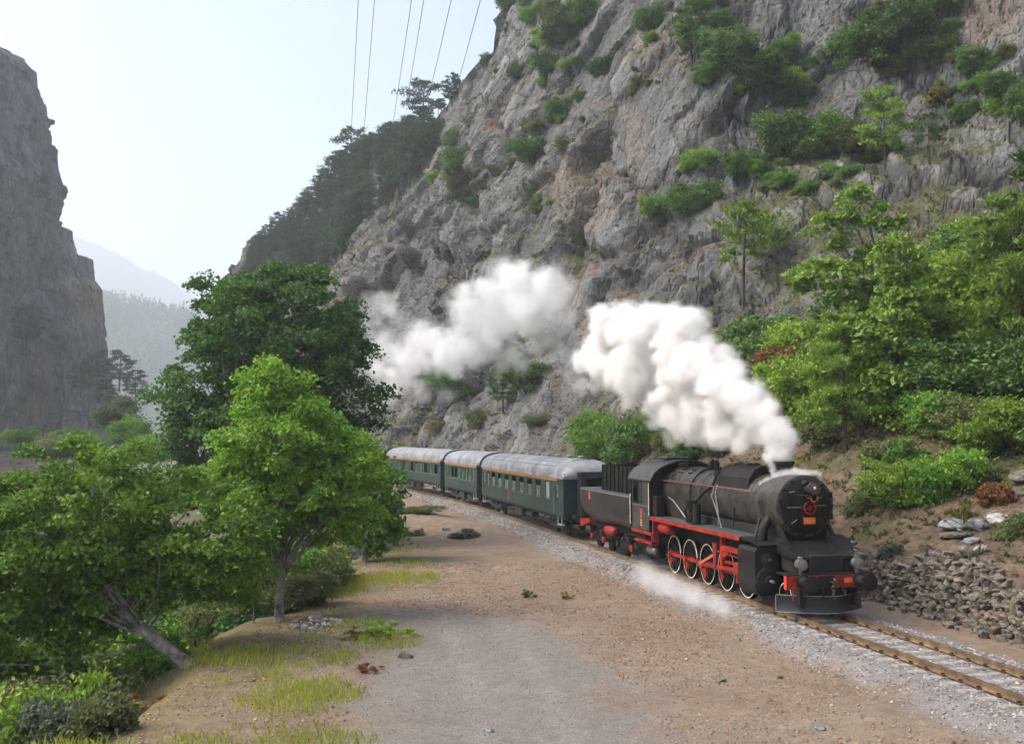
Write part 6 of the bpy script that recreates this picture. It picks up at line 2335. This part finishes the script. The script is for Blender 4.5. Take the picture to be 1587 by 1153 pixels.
M_STONE = [mat('stone_a', (0.145, 0.120, 0.092), 0.9, 0, 0.4, 4, 0.7, 16, tint=(0.215, 0.19, 0.155)),
           mat('stone_b', (0.105, 0.094, 0.080), 0.9, 0, 0.4, 4, 0.7, 16, tint=(0.18, 0.152, 0.12)),
           mat('stone_c', (0.165, 0.130, 0.095), 0.9, 0, 0.4, 4, 0.7, 16, tint=(0.225, 0.18, 0.135))]
M_PALE = mat('stone_pale', (0.27, 0.25, 0.225), 0.9, 0, 0.35, 3, 0.7, 14, tint=(0.42, 0.39, 0.35))
M_GREYST = mat('stone_grey', (0.15, 0.155, 0.16), 0.9, 0, 0.4, 3, 0.7, 14, tint=(0.30, 0.31, 0.32))
ROCKS = [rock_mesh(800 + i, 14, (0.55, 0.7, 0.85)[i % 3]) for i in range(9)]

# dry-stone wall at the foot of the slope
R6 = np.random.default_rng(150)
sx_, sy_, sh_ = track(-2.0)
wall = empty('stone_wall', (sx_ + 4.4, sy_, 0), 0, 'tumbledown dry-stone retaining wall beside the track', 'stone wall')
W0 = np.array([sx_ + 4.4, sy_, 0])
far_v, far_f, nv_ = [], [], 0
cands = []
for s in np.arange(-14, 10.5, 0.25):
    x, y, h = track(s)
    top = 1.22 + 0.25 * math.sin(s * 0.9) + 0.18 * math.sin(s * 2.3 + 1) - 0.35 * sstep(4, 10, np.array(s))
    z = ground_z(np.array([x + 4.4]), np.array([y]))[0]
    k = 0
    while z < top:
        hgt = R6.uniform(0.11, 0.23) * (1.25 if k == 0 else 1.0)
        d = 4.38 + 0.22 * (z + 0.4) + R6.normal(0, 0.045)
        ss = s + R6.uniform(-0.13, 0.13)
        xx, yy, hh_ = track(ss)
        cands.append((xx + math.cos(hh_) * d, yy + math.sin(hh_) * d, z + hgt * 0.5, hgt, R6.uniform(0.20, 0.42), hh_))
        z += hgt * 0.82
        k += 1
# loose stones at the foot and on top
for _ in range(70):
    ss = R6.uniform(-13, 9)
    xx, yy, hh_ = track(ss)
    d = R6.uniform(3.75, 4.35)
    g = gz1(xx + d, yy)
    sz = R6.uniform(0.08, 0.26)
    cands.append((xx + math.cos(hh_) * d, yy + math.sin(hh_) * d, g + sz * 0.3, sz, sz * 1.3, hh_))
def inview(c):
    P_ = np.array(c[:3]) - CC
    D = P_ @ CF
    u = IW / 2 + (P_ @ CR) / D * F_PX
    return (1320 < u < 1600), c[3] * c[4] / D ** 2
vis = sorted([c for c in cands if inview(c)[0]], key=lambda c: -inview(c)[1])
single, rest = vis[:300], vis[300:] + [c for c in cands if not inview(c)[0]]
for c in single:
    o = mlink('stone', ROCKS[R6.integers(9)], M_STONE[R6.choice([0, 0, 1, 2, 2])], wall, tuple(np.array(c[:3]) - W0))
    o.rotation_euler = (R6.normal(0, 0.25), R6.normal(0, 0.25), c[5] + math.pi / 2 + R6.normal(0, 0.4))
    o.scale = (c[4] * 1.05, c[4] * 1.1, c[3] * 1.75)
b = MB()
for c in rest:
    me = ROCKS[R6.integers(len(ROCKS))]
    M_ = Matrix.Translation(Vector(np.array(c[:3]) - W0)) @ Matrix.Rotation(c[5] + math.pi / 2 + R6.normal(0, 0.4), 4, 'Z') @ Matrix.Diagonal((c[4] * 1.05, c[4] * 1.1, c[3] * 1.75, 1))
    b.add([M_ @ v.co for v in me.vertices], [tuple(f.vertices) for f in me.polygons])
o = b.build('more_stones', M_STONE[0], wall)
o['kind'] = 'stuff'
core = MB()
for s in np.arange(-14, 10.5, 1.0):
    xa, ya, ha = track(s)
    xb, yb_, hb = track(s + 1.0)
    v = []
    for (x, y, h, zt) in ((xa, ya, ha, 1.15), (xb, yb_, hb, 1.15)):
        for (d, z) in ((4.42, -0.6), (4.78, 1.15), (5.6, 1.15), (5.6, -0.6)):
            v.append((x + math.cos(h) * d - W0[0], y + math.sin(h) * d - W0[1], z))
    core.add(v, [(0, 1, 5, 4), (1, 2, 6, 5), (2, 3, 7, 6)])
core.build('earth_core', mat('wall_earth', (0.10, 0.075, 0.052), 0.95, 0, 0.4, 5, 0.6, 12), wall)

# boulders on the slope above the wall
for (u, v, w_, h_, flat, m, lab) in (
    (1545, 812, 40, 26, 0.7, M_PALE, 'rounded pale boulder above the wall'),
    (1512, 818, 34, 26, 0.8, M_GREYST, 'grey angular boulder below the yellow broom'),
    (1478, 815, 52, 16, 0.4, M_GREYST, 'flat grey slab left of the angular boulder'),
    (1475, 832, 46, 12, 0.4, M_STONE[0], 'lower flat slab under the grey slab'),
    (1505, 840, 30, 11, 0.5, M_GREYST, 'small slab at the foot of the angular boulder'),
    (1512, 846, 0.1, 0.1, 0.5, M_GREYST, None),
    (1578, 822, 40, 18, 0.5, M_STONE[1], 'dark stone slab right of the pale boulder'),
    (1490, 852, 16, 10, 0.7, M_PALE, 'small pale stone on the bare earth'),
    (1517, 853, 26, 13, 0.6, M_PALE, 'low pale stone half sunk in the bare earth'),
    (1566, 768, 44, 20, 0.6, M_STONE[1], 'dark boulder among the shrubs near the picture edge'),
    (1580, 745, 40, 22, 0.7, M_STONE[0], 'grey boulder above the dark one'),
):
    if lab is None:
        continue
    q = on_m(u, v, 0.0)
    if q is None:
        continue
    ms = mscale(q)
    bmv = bmesh.new()
    me = rock_mesh(int(900 + u), 18, 1.0, 'boulder')
    bmv.from_mesh(me)
    bmesh.ops.bevel(bmv, geom=bmv.edges[:], offset=0.06, segments=2, affect='EDGES')
    for vv_ in bmv.verts:
        pp = np.array([list(vv_.co)]) * 3
        vv_.co *= 1 + 0.06 * float(vnoise(pp, u)[0])
    bmv.to_mesh(me)
    bmv.free()
    o = link('boulder', me, m, None, tuple(q + np.array([0, -0.1, h_ * ms * 0.25])))
    o.scale = (w_ * ms, w_ * ms * 0.9, h_ * ms)
    o.rotation_euler = (0.05, 0.12, random.uniform(0, 6))
    tag(o, lab, 'boulder', 'boulders above the wall')

# heaps of stone
def heap(name, lab, u0, v0, rx, ry, n, smin, smax, m, hgt):
    c = gpx(u0, v0)
    root = empty(name, c, 0, lab, 'stone heap')
    for i in range(n):
        a, r = R6.uniform(0, 6.28), math.sqrt(R6.uniform(0, 1))
        x, y = c[0] + rx * r * math.cos(a), c[1] + ry * r * math.sin(a)
        s = R6.uniform(smin, smax)
        z = gz1(x, y) + s * 0.2 + hgt * (1 - r) * R6.uniform(0, 1)
        o = mlink('stone', ROCKS[R6.integers(9)], m if R6.random() < 0.75 else M_STONE[2], root, (x - c[0], y - c[1], z - c[2]))
        o.scale = (s * 1.2, s, s)
        o.rotation_euler = (R6.normal(0, 0.5), R6.normal(0, 0.5), R6.uniform(0, 6.28))
heap('stone_heap', 'scattered heap of pale stones beside the slim trunk', 488, 968, 0.75, 1.2, 95, 0.08, 0.24, M_PALE, 0.12)
heap('stone_heap', 'heap of grey broken rock behind the dry grass', 575, 850, 1.7, 1.6, 120, 0.14, 0.36, M_GREYST, 0.35)
for (u, v, s, m, lab) in ((627, 1019, 0.30, M_STONE[1], 'lone dark stone at the edge of the grey gravel'), (757, 1133, 0.16, M_GREYST, 'grey stone on the gravel at the lower picture edge'),
                          (650, 825, 0.45, M_STONE[0], 'stone at the foot of the mound near the coaches'), (690, 822, 0.4, M_PALE, 'pale stone near the grey-green weeds'),
                          (1270, 1130, 0.16, M_GREYST, 'pale stone lying near the ballast'), (1212, 1050, 0.20, M_STONE[2], 'tan stone on the brown gravel'), (1118, 1055, 0.22, M_STONE[2], 'tan stone on the brown gravel beside a grey patch')):
    q = gpx(u, v)
    o = mlink('stone', ROCKS[R6.integers(9)], m, None, tuple(q + np.array([0, 0, s * 0.15])))
    o.scale = (s * 1.5, s * 1.1, s * 0.9)
    o.rotation_euler = (0.1, 0.1, R6.uniform(0, 6))
    tag(o, lab, 'stone')

# kerb along the edge by the trees
pa, pb = gpx(268, 1012), gpx(425, 952)
kerb = empty('kerb', tuple(pa), 0, 'low concrete kerb running from the slanting trunk to the slim one', 'kerb')
nk = 7
for i in range(nk):
    t0, t1 = i / nk, (i + 0.97) / nk
    a, c = pa + (pb - pa) * t0, pa + (pb - pa) * t1
    L = np.linalg.norm((c - a)[:2])
    o = MB().bbox(0, L, -0.09, 0.09, -0.25, 0.20 + 0.02 * (i % 2), 0.02).build('kerb_block', mat('old_concrete', (0.11, 0.105, 0.095), 0.9, 0, 0.4, 3, 0.5, 14), kerb)
    o.location = tuple(a - pa + np.array([0, 0, 0.0]))
    o.rotation_euler = (0, 0, math.atan2(c[1] - a[1], c[0] - a[0]))

# gravel: ballast and pebbles, joined (far too many to count)
def pebbles(name, lab, x, y, s, col, nsides=6):
    n = len(x)
    z = ground_z(x, y)
    base = np.array([[1, 0, 0], [-1, 0, 0], [0, 1, 0], [0, -1, 0], [0, 0, 1], [0, 0, -1]], float)
    fc = np.array([[0, 2, 4], [2, 1, 4], [1, 3, 4], [3, 0, 4], [2, 0, 5], [1, 2, 5], [3, 1, 5], [0, 3, 5]])
    Rr = np.random.default_rng(len(x))
    V = base[None] * Rr.uniform(0.55, 1.1, (n, 6, 1)) + Rr.normal(0, 0.22, (n, 6, 3))
    V[:, :, 2] *= 0.72
    a = Rr.uniform(0, 6.28, n)
    ca, sa = np.cos(a)[:, None], np.sin(a)[:, None]
    X = V[:, :, 0] * ca - V[:, :, 1] * sa
    Y = V[:, :, 0] * sa + V[:, :, 1] * ca
    V = np.stack([X, Y, V[:, :, 2]], 2) * s[:, None, None]
    V += np.stack([x, y, z + s * 0.25], 1)[:, None]
    Fq = fc[None] + (np.arange(n) * 6)[:, None, None]
    me = npmesh(name, V.reshape(-1, 3), Fq.reshape(-1, 3))
    vcol(me, np.repeat(col, 6, 0))
    return tag(link(name, me, M_PEB), lab, None, kind='stuff')


M_PEB = mat_vcol('pebble', 0.9, (30.0,), (0.25,), ((60.0, 0.004),), spec=0.2)
R7 = np.random.default_rng(160)
# ballast
n = 30000
s = -18 + 95 * R7.uniform(0, 1, n) ** 1.7
d = R7.uniform(-2.75, 2.75, n)
xx = np.interp(s, TS, TX) + np.cos(heading(s)) * d
yy = np.interp(s, TS, TY) + np.sin(heading(s)) * d
ph = np.abs(((s + 18) / 0.66 + 0.5) % 1 - 0.5) * 0.66
ok = ~((np.abs(np.abs(d) - 0.7535) < 0.10)) & ~((ph < 0.12) & (np.abs(d) < 1.28) & (R7.random(n) < 0.85)) & (R7.random(n) < sstep(2.75, 1.9, np.abs(d)) * 0.85 + 0.15)
xx, yy = xx[ok], yy[ok]
sz = R7.uniform(0.022, 0.05, len(xx)) * (1 + 0.012 * np.maximum(yy - 20, 0))
bc = np.array([[0.24, 0.235, 0.235], [0.31, 0.305, 0.31], [0.17, 0.165, 0.165], [0.27, 0.225, 0.18], [0.37, 0.36, 0.35], [0.24, 0.18, 0.13]])[R7.integers(0, 6, len(xx))] * R7.uniform(0.8, 1.15, (len(xx), 1))
pebbles('ballast_gravel', 'pale grey ballast stones lying along the track', xx, yy, sz, bc)
# brown and grey gravel of the terrace
n = 72000
yy = 9.5 + 40 * R7.uniform(0, 1, n) ** 1.6
xx = R7.uniform(-8.5, 10.5, n)
dd = offside(xx, yy)
Pq = np.stack([xx, yy, 0 * xx], 1)
nz_ = fbm(Pq * 0.5, 3, 170)
uvis = np.abs(xx) < 0.5 * yy + 0.6
cl = sstep(0.30, -0.3, nz_) * 0.8 + 0.2
gxx = np.interp(yy, [0, 14, 20, 26, 31, 35, 38], [-0.3, -0.3, -0.2, -0.4, -1.0, -3.0, -5])
gww = np.interp(yy, [0, 14, 20, 26, 31, 35, 38], [3.4, 3.2, 3.2, 3.0, 2.8, 2.4, 0.2])
ingrey = np.abs(xx - gxx) < gww
pr = np.where(ingrey, 0.55, cl)
ok = uvis & (dd < -2.1) & (xx > np.interp(yy, EDGE_Y, EDGE_X) - 0.5) & (R7.random(n) < pr)
xx, yy, ingrey = xx[ok], yy[ok], ingrey[ok]
sz = np.where(ingrey, R7.uniform(0.009, 0.024, len(xx)), R7.uniform(0.013, 0.036, len(xx)) * np.where(R7.random(len(xx)) < 0.06, 1.7, 1.0)) * (1 + 0.015 * np.maximum(yy - 20, 0))
pal1 = np.array([[0.22, 0.155, 0.105], [0.29, 0.20, 0.135], [0.15, 0.10, 0.075], [0.34, 0.27, 0.20], [0.20, 0.18, 0.165], [0.28, 0.17, 0.095]])
pal2 = np.array([[0.19, 0.175, 0.165], [0.25, 0.235, 0.22], [0.31, 0.285, 0.255], [0.12, 0.115, 0.11]])
col = np.where(ingrey[:, None], pal2[R7.integers(0, 4, len(xx))], pal1[R7.integers(0, 6, len(xx))]) * R7.uniform(0.75, 1.2, (len(xx), 1))
pebbles('terrace_gravel', 'brown and grey pebbles strewn over the terrace', xx, yy, sz, col)

# power lines
M_WIRE = mat('wire', (0.05, 0.055, 0.065), 0.6, 0.2)
for i, (u0, v0, u1, v1, D1, lab) in enumerate((
    (555, 0, 545, 190, 262, 'leftmost power line against the pale sky'),
    (580, 0, 565, 190, 258, 'second power line from the left against the sky'),
    (637, 0, 613, 165, 245, 'third power line from the left above the broad crest pine'),
    (656, 0, 635, 130, 240, 'fourth power line from the left above the tall crest pine'),
    (698, 0, 671, 122, 228, 'fifth power line from the left, ending at the upper ridge'),
    (743, 0, 714, 112, 215, 'rightmost power line, close to the cliff crest'))):
    a = px(u1 + (u1 - u0) * 0.22, v1 + (v1 - v0) * 0.22, D1 + 25)
    c = px(u0, v0, D1 * 0.72)
    e = c + (c - a) * 1.1
    pts = []
    for t in np.linspace(0, 1, 14):
        p_ = a + (e - a) * t
        pts.append(Vector(p_ + np.array([0, 0, -0.6 * math.sin(math.pi * t)])))
    tag(MB().tube(pts, 0.06, 5).build('power_line', M_WIRE), lab, 'power line', 'power lines over the ridge')
# ================================================================== smoke and steam (volumes), haze
def steam_material(name, dens, colour, anis=0.0):
    m = bpy.data.materials.new(name)
    m.use_nodes = True
    t = m.node_tree
    t.nodes.remove(t.nodes['Principled BSDF'])
    pv = t.nodes.new('ShaderNodeVolumePrincipled')
    pv.inputs['Color'].default_value = (*colour, 1)
    pv.inputs['Anisotropy'].default_value = anis
    pv.inputs['Density Attribute'].default_value = ''
    at = t.nodes.new('ShaderNodeAttribute')
    at.attribute_name = 'density'
    mm = t.nodes.new('ShaderNodeMath')
    mm.operation = 'MULTIPLY'
    mm.inputs[1].default_value = dens
    t.links.new(at.outputs['Fac'], mm.inputs[0])
    t.links.new(mm.outputs[0], pv.inputs['Density'])
    t.links.new(pv.outputs[0], t.nodes['Material Output'].inputs['Volume'])
    return m


def steam(name, label, puffs, voxel, m, soft=0.35, n1=(0.45, 0.9), n2=(1.4, 0.35), n3=(4.0, 0.10), tear=0.6):
    """a cloud filled by Volume Cube: density falls off from the nearest puff centre, its border broken up by three noises"""
    P_ = np.array([p[:3] for p in puffs])
    r = np.array([p[3] for p in puffs])
    me = bpy.data.meshes.new(name)
    me.from_pydata(P_.tolist(), [], [])
    vfloat(me, r, 'radius')
    vfloat(me, [p[4] for p in puffs], 'thick')
    o = link(name, me)
    me.materials.append(m)
    g = bpy.data.node_groups.new(name + '_nodes', 'GeometryNodeTree')
    g.interface.new_socket('Geometry', in_out='INPUT', socket_type='NodeSocketGeometry')
    g.interface.new_socket('Geometry', in_out='OUTPUT', socket_type='NodeSocketGeometry')
    N, Lk = g.nodes, g.links
    gi, go = N.new('NodeGroupInput'), N.new('NodeGroupOutput')
    vc = N.new('GeometryNodeVolumeCube')
    pad = r.max() * 0.7 + 0.3
    mn, mx = (P_ - r[:, None]).min(0) - pad * 0.6, (P_ + r[:, None]).max(0) + pad * 0.6
    vc.inputs['Min'].default_value = mn
    vc.inputs['Max'].default_value = mx
    for k, ax in enumerate('XYZ'):
        vc.inputs['Resolution ' + ax].default_value = int(max(8, (mx[k] - mn[k]) / voxel))
    pos = N.new('GeometryNodeInputPosition')

    def attr(nm):
        a = N.new('GeometryNodeInputNamedAttribute')
        a.data_type = 'FLOAT'
        a.inputs['Name'].default_value = nm
        return a.outputs['Attribute']
    # size of the puff nearest to the voxel: the border is broken up in proportion to it
    s0 = N.new('GeometryNodeSampleNearest')
    Lk.new(gi.outputs[0], s0.inputs['Geometry'])
    Lk.new(pos.outputs[0], s0.inputs['Sample Position'])
    i0 = N.new('GeometryNodeSampleIndex')
    i0.data_type = 'FLOAT'
    Lk.new(gi.outputs[0], i0.inputs['Geometry'])
    Lk.new(attr('radius'), i0.inputs['Value'])
    Lk.new(s0.outputs[0], i0.inputs['Index'])
    k0 = N.new('ShaderNodeMath')
    k0.operation = 'MULTIPLY'
    k0.inputs[1].default_value = 1.0 / float(np.percentile(r, 75))
    k0.use_clamp = True
    Lk.new(i0.outputs[0], k0.inputs[0])
    cur = pos.outputs[0]
    for (sc_, amp) in (n1, n2, n3):
        nz = N.new('ShaderNodeTexNoise')
        nz.inputs['Scale'].default_value = sc_
        nz.inputs['Detail'].default_value = 2.5
        Lk.new(pos.outputs[0], nz.inputs['Vector'])
        ma = N.new('ShaderNodeVectorMath')
        ma.operation = 'SUBTRACT'
        ma.inputs[1].default_value = (0.5, 0.5, 0.5)
        Lk.new(nz.outputs['Color'], ma.inputs[0])
        mk = N.new('ShaderNodeVectorMath')
        mk.operation = 'SCALE'
        Lk.new(ma.outputs[0], mk.inputs[0])
        Lk.new(k0.outputs[0], mk.inputs['Scale'])
        mb = N.new('ShaderNodeVectorMath')
        mb.operation = 'MULTIPLY_ADD'
        mb.inputs[1].default_value = (amp * 2, amp * 2, amp * 2)
        Lk.new(mk.outputs[0], mb.inputs[0])
        Lk.new(cur, mb.inputs[2])
        cur = mb.outputs[0]
    sn = N.new('GeometryNodeSampleNearest')
    sn.domain = 'POINT'
    Lk.new(gi.outputs[0], sn.inputs['Geometry'])
    Lk.new(cur, sn.inputs['Sample Position'])

    def samp(kind, field):
        si = N.new('GeometryNodeSampleIndex')
        si.data_type = kind
        Lk.new(gi.outputs[0], si.inputs['Geometry'])
        Lk.new(field, si.inputs['Value'])
        Lk.new(sn.outputs[0], si.inputs['Index'])
        return si.outputs[0]
    c = samp('FLOAT_VECTOR', N.new('GeometryNodeInputPosition').outputs[0])
    rr = samp('FLOAT', attr('radius'))
    tk = samp('FLOAT', attr('thick'))
    ds = N.new('ShaderNodeVectorMath')
    ds.operation = 'DISTANCE'
    Lk.new(cur, ds.inputs[0])
    Lk.new(c, ds.inputs[1])
    dv_ = N.new('ShaderNodeMath')
    dv_.operation = 'DIVIDE'
    Lk.new(ds.outputs['Value'], dv_.inputs[0])
    Lk.new(rr, dv_.inputs[1])
    mr = N.new('ShaderNodeMapRange')
    mr.interpolation_type = 'SMOOTHSTEP'
    mr.inputs['From Min'].default_value = 1.0
    mr.inputs['From Max'].default_value = 1.0 - soft
    # torn edges: a finer noise eats into the border
    en = N.new('ShaderNodeTexNoise')
    en.inputs['Scale'].default_value = n2[0] * 1.9
    en.inputs['Detail'].default_value = 5
    en.inputs['Roughness'].default_value = 0.62
    Lk.new(pos.outputs[0], en.inputs['Vector'])
    ea = N.new('ShaderNodeMath')
    ea.operation = 'MULTIPLY_ADD'
    ea.inputs[1].default_value = tear
    ea.inputs[2].default_value = -0.5 * tear
    Lk.new(en.outputs['Fac'], ea.inputs[0])
    es = N.new('ShaderNodeMath')
    Lk.new(ea.outputs[0], es.inputs[0])
    Lk.new(dv_.outputs[0], es.inputs[1])
    Lk.new(es.outputs[0], mr.inputs['Value'])
    ml = N.new('ShaderNodeMath')
    ml.operation = 'MULTIPLY'
    Lk.new(mr.outputs[0], ml.inputs[0])
    Lk.new(tk, ml.inputs[1])
    Lk.new(ml.outputs[0], vc.inputs['Density'])
    sm = N.new('GeometryNodeSetMaterial')
    sm.inputs['Material'].default_value = m
    Lk.new(vc.outputs[0], sm.inputs['Geometry'])
    Lk.new(sm.outputs[0], go.inputs[0])
    md = o.modifiers.new('cloud', 'NODES')
    md.node_group = g
    return tag(o, label, None, kind='stuff')


def puff_list(L, seed, nsub=5, spread=0.45, rs=(0.45, 0.75), grow=1.0):
    R = np.random.default_rng(seed)
    out = []
    for (u, v, D, rp, th_) in L:
        c = px(u, v, D)
        r = rp * D / F_PX * grow
        out.append((*c, r * 0.85, th_))
        for k in range(nsub):
            q = R.normal(size=3)
            q /= np.linalg.norm(q)
            out.append((*(c + q * r * spread * R.uniform(0.8, 1.5)), r * R.uniform(*rs), th_))
    return out


PL1 = [(1213, 703, 34.6, 20, 1.2), (1211, 696, 34.6, 25, 1.2), (1208, 686, 34.7, 31, 1.1), (1199, 668, 34.9, 37, 1), (1182, 655, 35.3, 34, 1), (1165, 640, 35.8, 42, 1), (1140, 615, 36.6, 50, 1), (1115, 590, 37.6, 56, 1), (1085, 565, 38.8, 64, 1),
       (1050, 540, 40.2, 66, 1), (1010, 520, 41.8, 60, 1), (970, 505, 43.5, 48, 1), (935, 505, 45, 36, 1), (920, 545, 45.5, 34, 0.9), (955, 570, 44, 50, 1), (1000, 590, 42.2, 56, 1), (1045, 610, 40.4, 52, 1),
       (1085, 640, 38.8, 46, 1), (1120, 660, 37.4, 40, 1), (1155, 672, 36.3, 30, 1), (1060, 660, 39.5, 34, 0.7), (1015, 640, 41.5, 28, 0.5), (925, 595, 45.5, 24, 0.4), (900, 600, 47, 18, 0.15), (1040, 685, 40.0, 16, 0.25)]
PL2 = [(895, 480, 54, 22, 0.12), (905, 530, 52, 26, 0.10), (890, 560, 55, 30, 0.10), (800, 450, 60, 46, 1), (765, 470, 61, 44, 1), (840, 455, 59, 44, 1), (870, 475, 58, 28, 0.8), (820, 500, 60, 50, 0.9), (770, 510, 61, 46, 1), (735, 525, 62, 38, 0.9), (710, 545, 63, 34, 0.8), (760, 555, 62, 28, 0.5), (800, 550, 61, 26, 0.45),
       (850, 520, 59, 34, 0.4), (870, 550, 58, 26, 0.15), (735, 500, 62, 30, 0.8), (690, 560, 64, 22, 0.5), (880, 585, 57.5, 20, 0.10)]
PL3 = [(660, 525, 68, 34, 0.8), (640, 560, 70, 36, 0.8), (615, 590, 72, 30, 0.8), (600, 615, 73, 26, 0.6), (650, 610, 70, 20, 0.4), (690, 615, 66, 16, 0.25), (600, 475, 72, 24, 0.35), (575, 480, 74, 22, 0.35), (580, 520, 74, 30, 0.25), (610, 545, 72, 34, 0.5), (680, 540, 66, 28, 0.7), (570, 555, 75, 28, 0.3), (625, 500, 71, 22, 0.25), (595, 580, 73, 26, 0.6)]
steam('smoke_plume', 'dense white smoke plume rising from the chimney and rolling back', puff_list(PL1, 1), 0.115, steam_material('smoke_white', 3.2, (0.965, 0.958, 0.95)), 0.34, (0.5, 0.65), (1.4, 0.34), (3.6, 0.16), 0.85)
steam('steam_cloud', 'second soft cloud of steam hanging in front of the cliff', puff_list(PL2, 2, grow=1.28), 0.17, steam_material('steam_white', 1.4, (0.945, 0.95, 0.955)), 0.75, (0.35, 1.1), (1.0, 0.55), (3.0, 0.25), 1.6)
steam('steam_wisp', 'thin drifting steam beside the plane trees above the coaches', puff_list(PL3, 3, 4, grow=1.25), 0.2, steam_material('steam_thin', 1.25, (0.98, 0.98, 0.985)), 0.9, (0.3, 1.4), (0.9, 0.8), (2.6, 0.35), 1.8)
# drain-cock steam along the ballast
gs = []
R8 = np.random.default_rng(5)
for t in np.linspace(0, 1, 26):
    s = 2.6 + 9.0 * t
    x, y, h = track(s)
    d = -2.0 - 0.55 * math.sin(t * 3.0) + R8.normal(0, 0.12)
    r = 0.20 + 0.62 * t ** 0.6 * (1.15 - 0.5 * t)
    gs.append((x + math.cos(h) * d, y + math.sin(h) * d, -0.25 + r * 0.55 + 0.10 * t, r, 1.6 * (1.0 - 0.93 * t) * 0.75 + 0.02))
steam('cylinder_steam', 'low jet of steam blowing along the ballast from the cylinder', gs, 0.05, steam_material('steam_jet', 1.15, (0.98, 0.98, 0.98)), 0.95, (1.4, 0.34), (4.0, 0.18), (9.0, 0.07), 1.6)
LM = Matrix.Translation((FRONT[0], FRONT[1], 0)) @ Matrix.Rotation(H0 - math.pi / 2, 4, 'Z')
gs = []
for t in np.linspace(0, 1, 16):
    p_ = LM @ Vector((-2.15 - 1.5 * t, 0.55 - 1.25 * t, 3.07 + 0.99 - 0.10 * abs(t - 0.35) - 0.28 * t ** 3))
    gs.append((*p_, 0.10 + 0.09 * math.sin(math.pi * t), 0.9))
p_ = LM @ Vector((-3.45, -0.32, 3.95))
for k in range(5):
    gs.append((p_[0] - 0.05 * k, p_[1], p_[2] + 0.14 * k, 0.15 + 0.015 * k, 1.0))
steam('whistle_steam', 'thin bluish-white steam leaking over the top of the smokebox', gs, 0.03, steam_material('steam_leak', 7.0, (0.97, 0.98, 0.99)), 0.8, (2.5, 0.12), (7.0, 0.07), (14.0, 0.03))

# haze in the valley air
HZ = MB().box(-4300, 4300, -700, 4700, -14, 640)
hz = HZ.build('haze', None)
hm = bpy.data.materials.new('haze_air')
hm.use_nodes = True
t = hm.node_tree
t.nodes.remove(t.nodes['Principled BSDF'])
pv = t.nodes.new('ShaderNodeVolumePrincipled')
pv.inputs['Color'].default_value = (0.86, 0.93, 1.0, 1)
pv.inputs['Density'].default_value = 0.00043
pv.inputs['Anisotropy'].default_value = 0.35
t.links.new(pv.outputs[0], t.nodes['Material Output'].inputs['Volume'])
hz.data.materials.append(hm)
tag(hz, 'pale haze filling the valley air', None, kind='stuff')
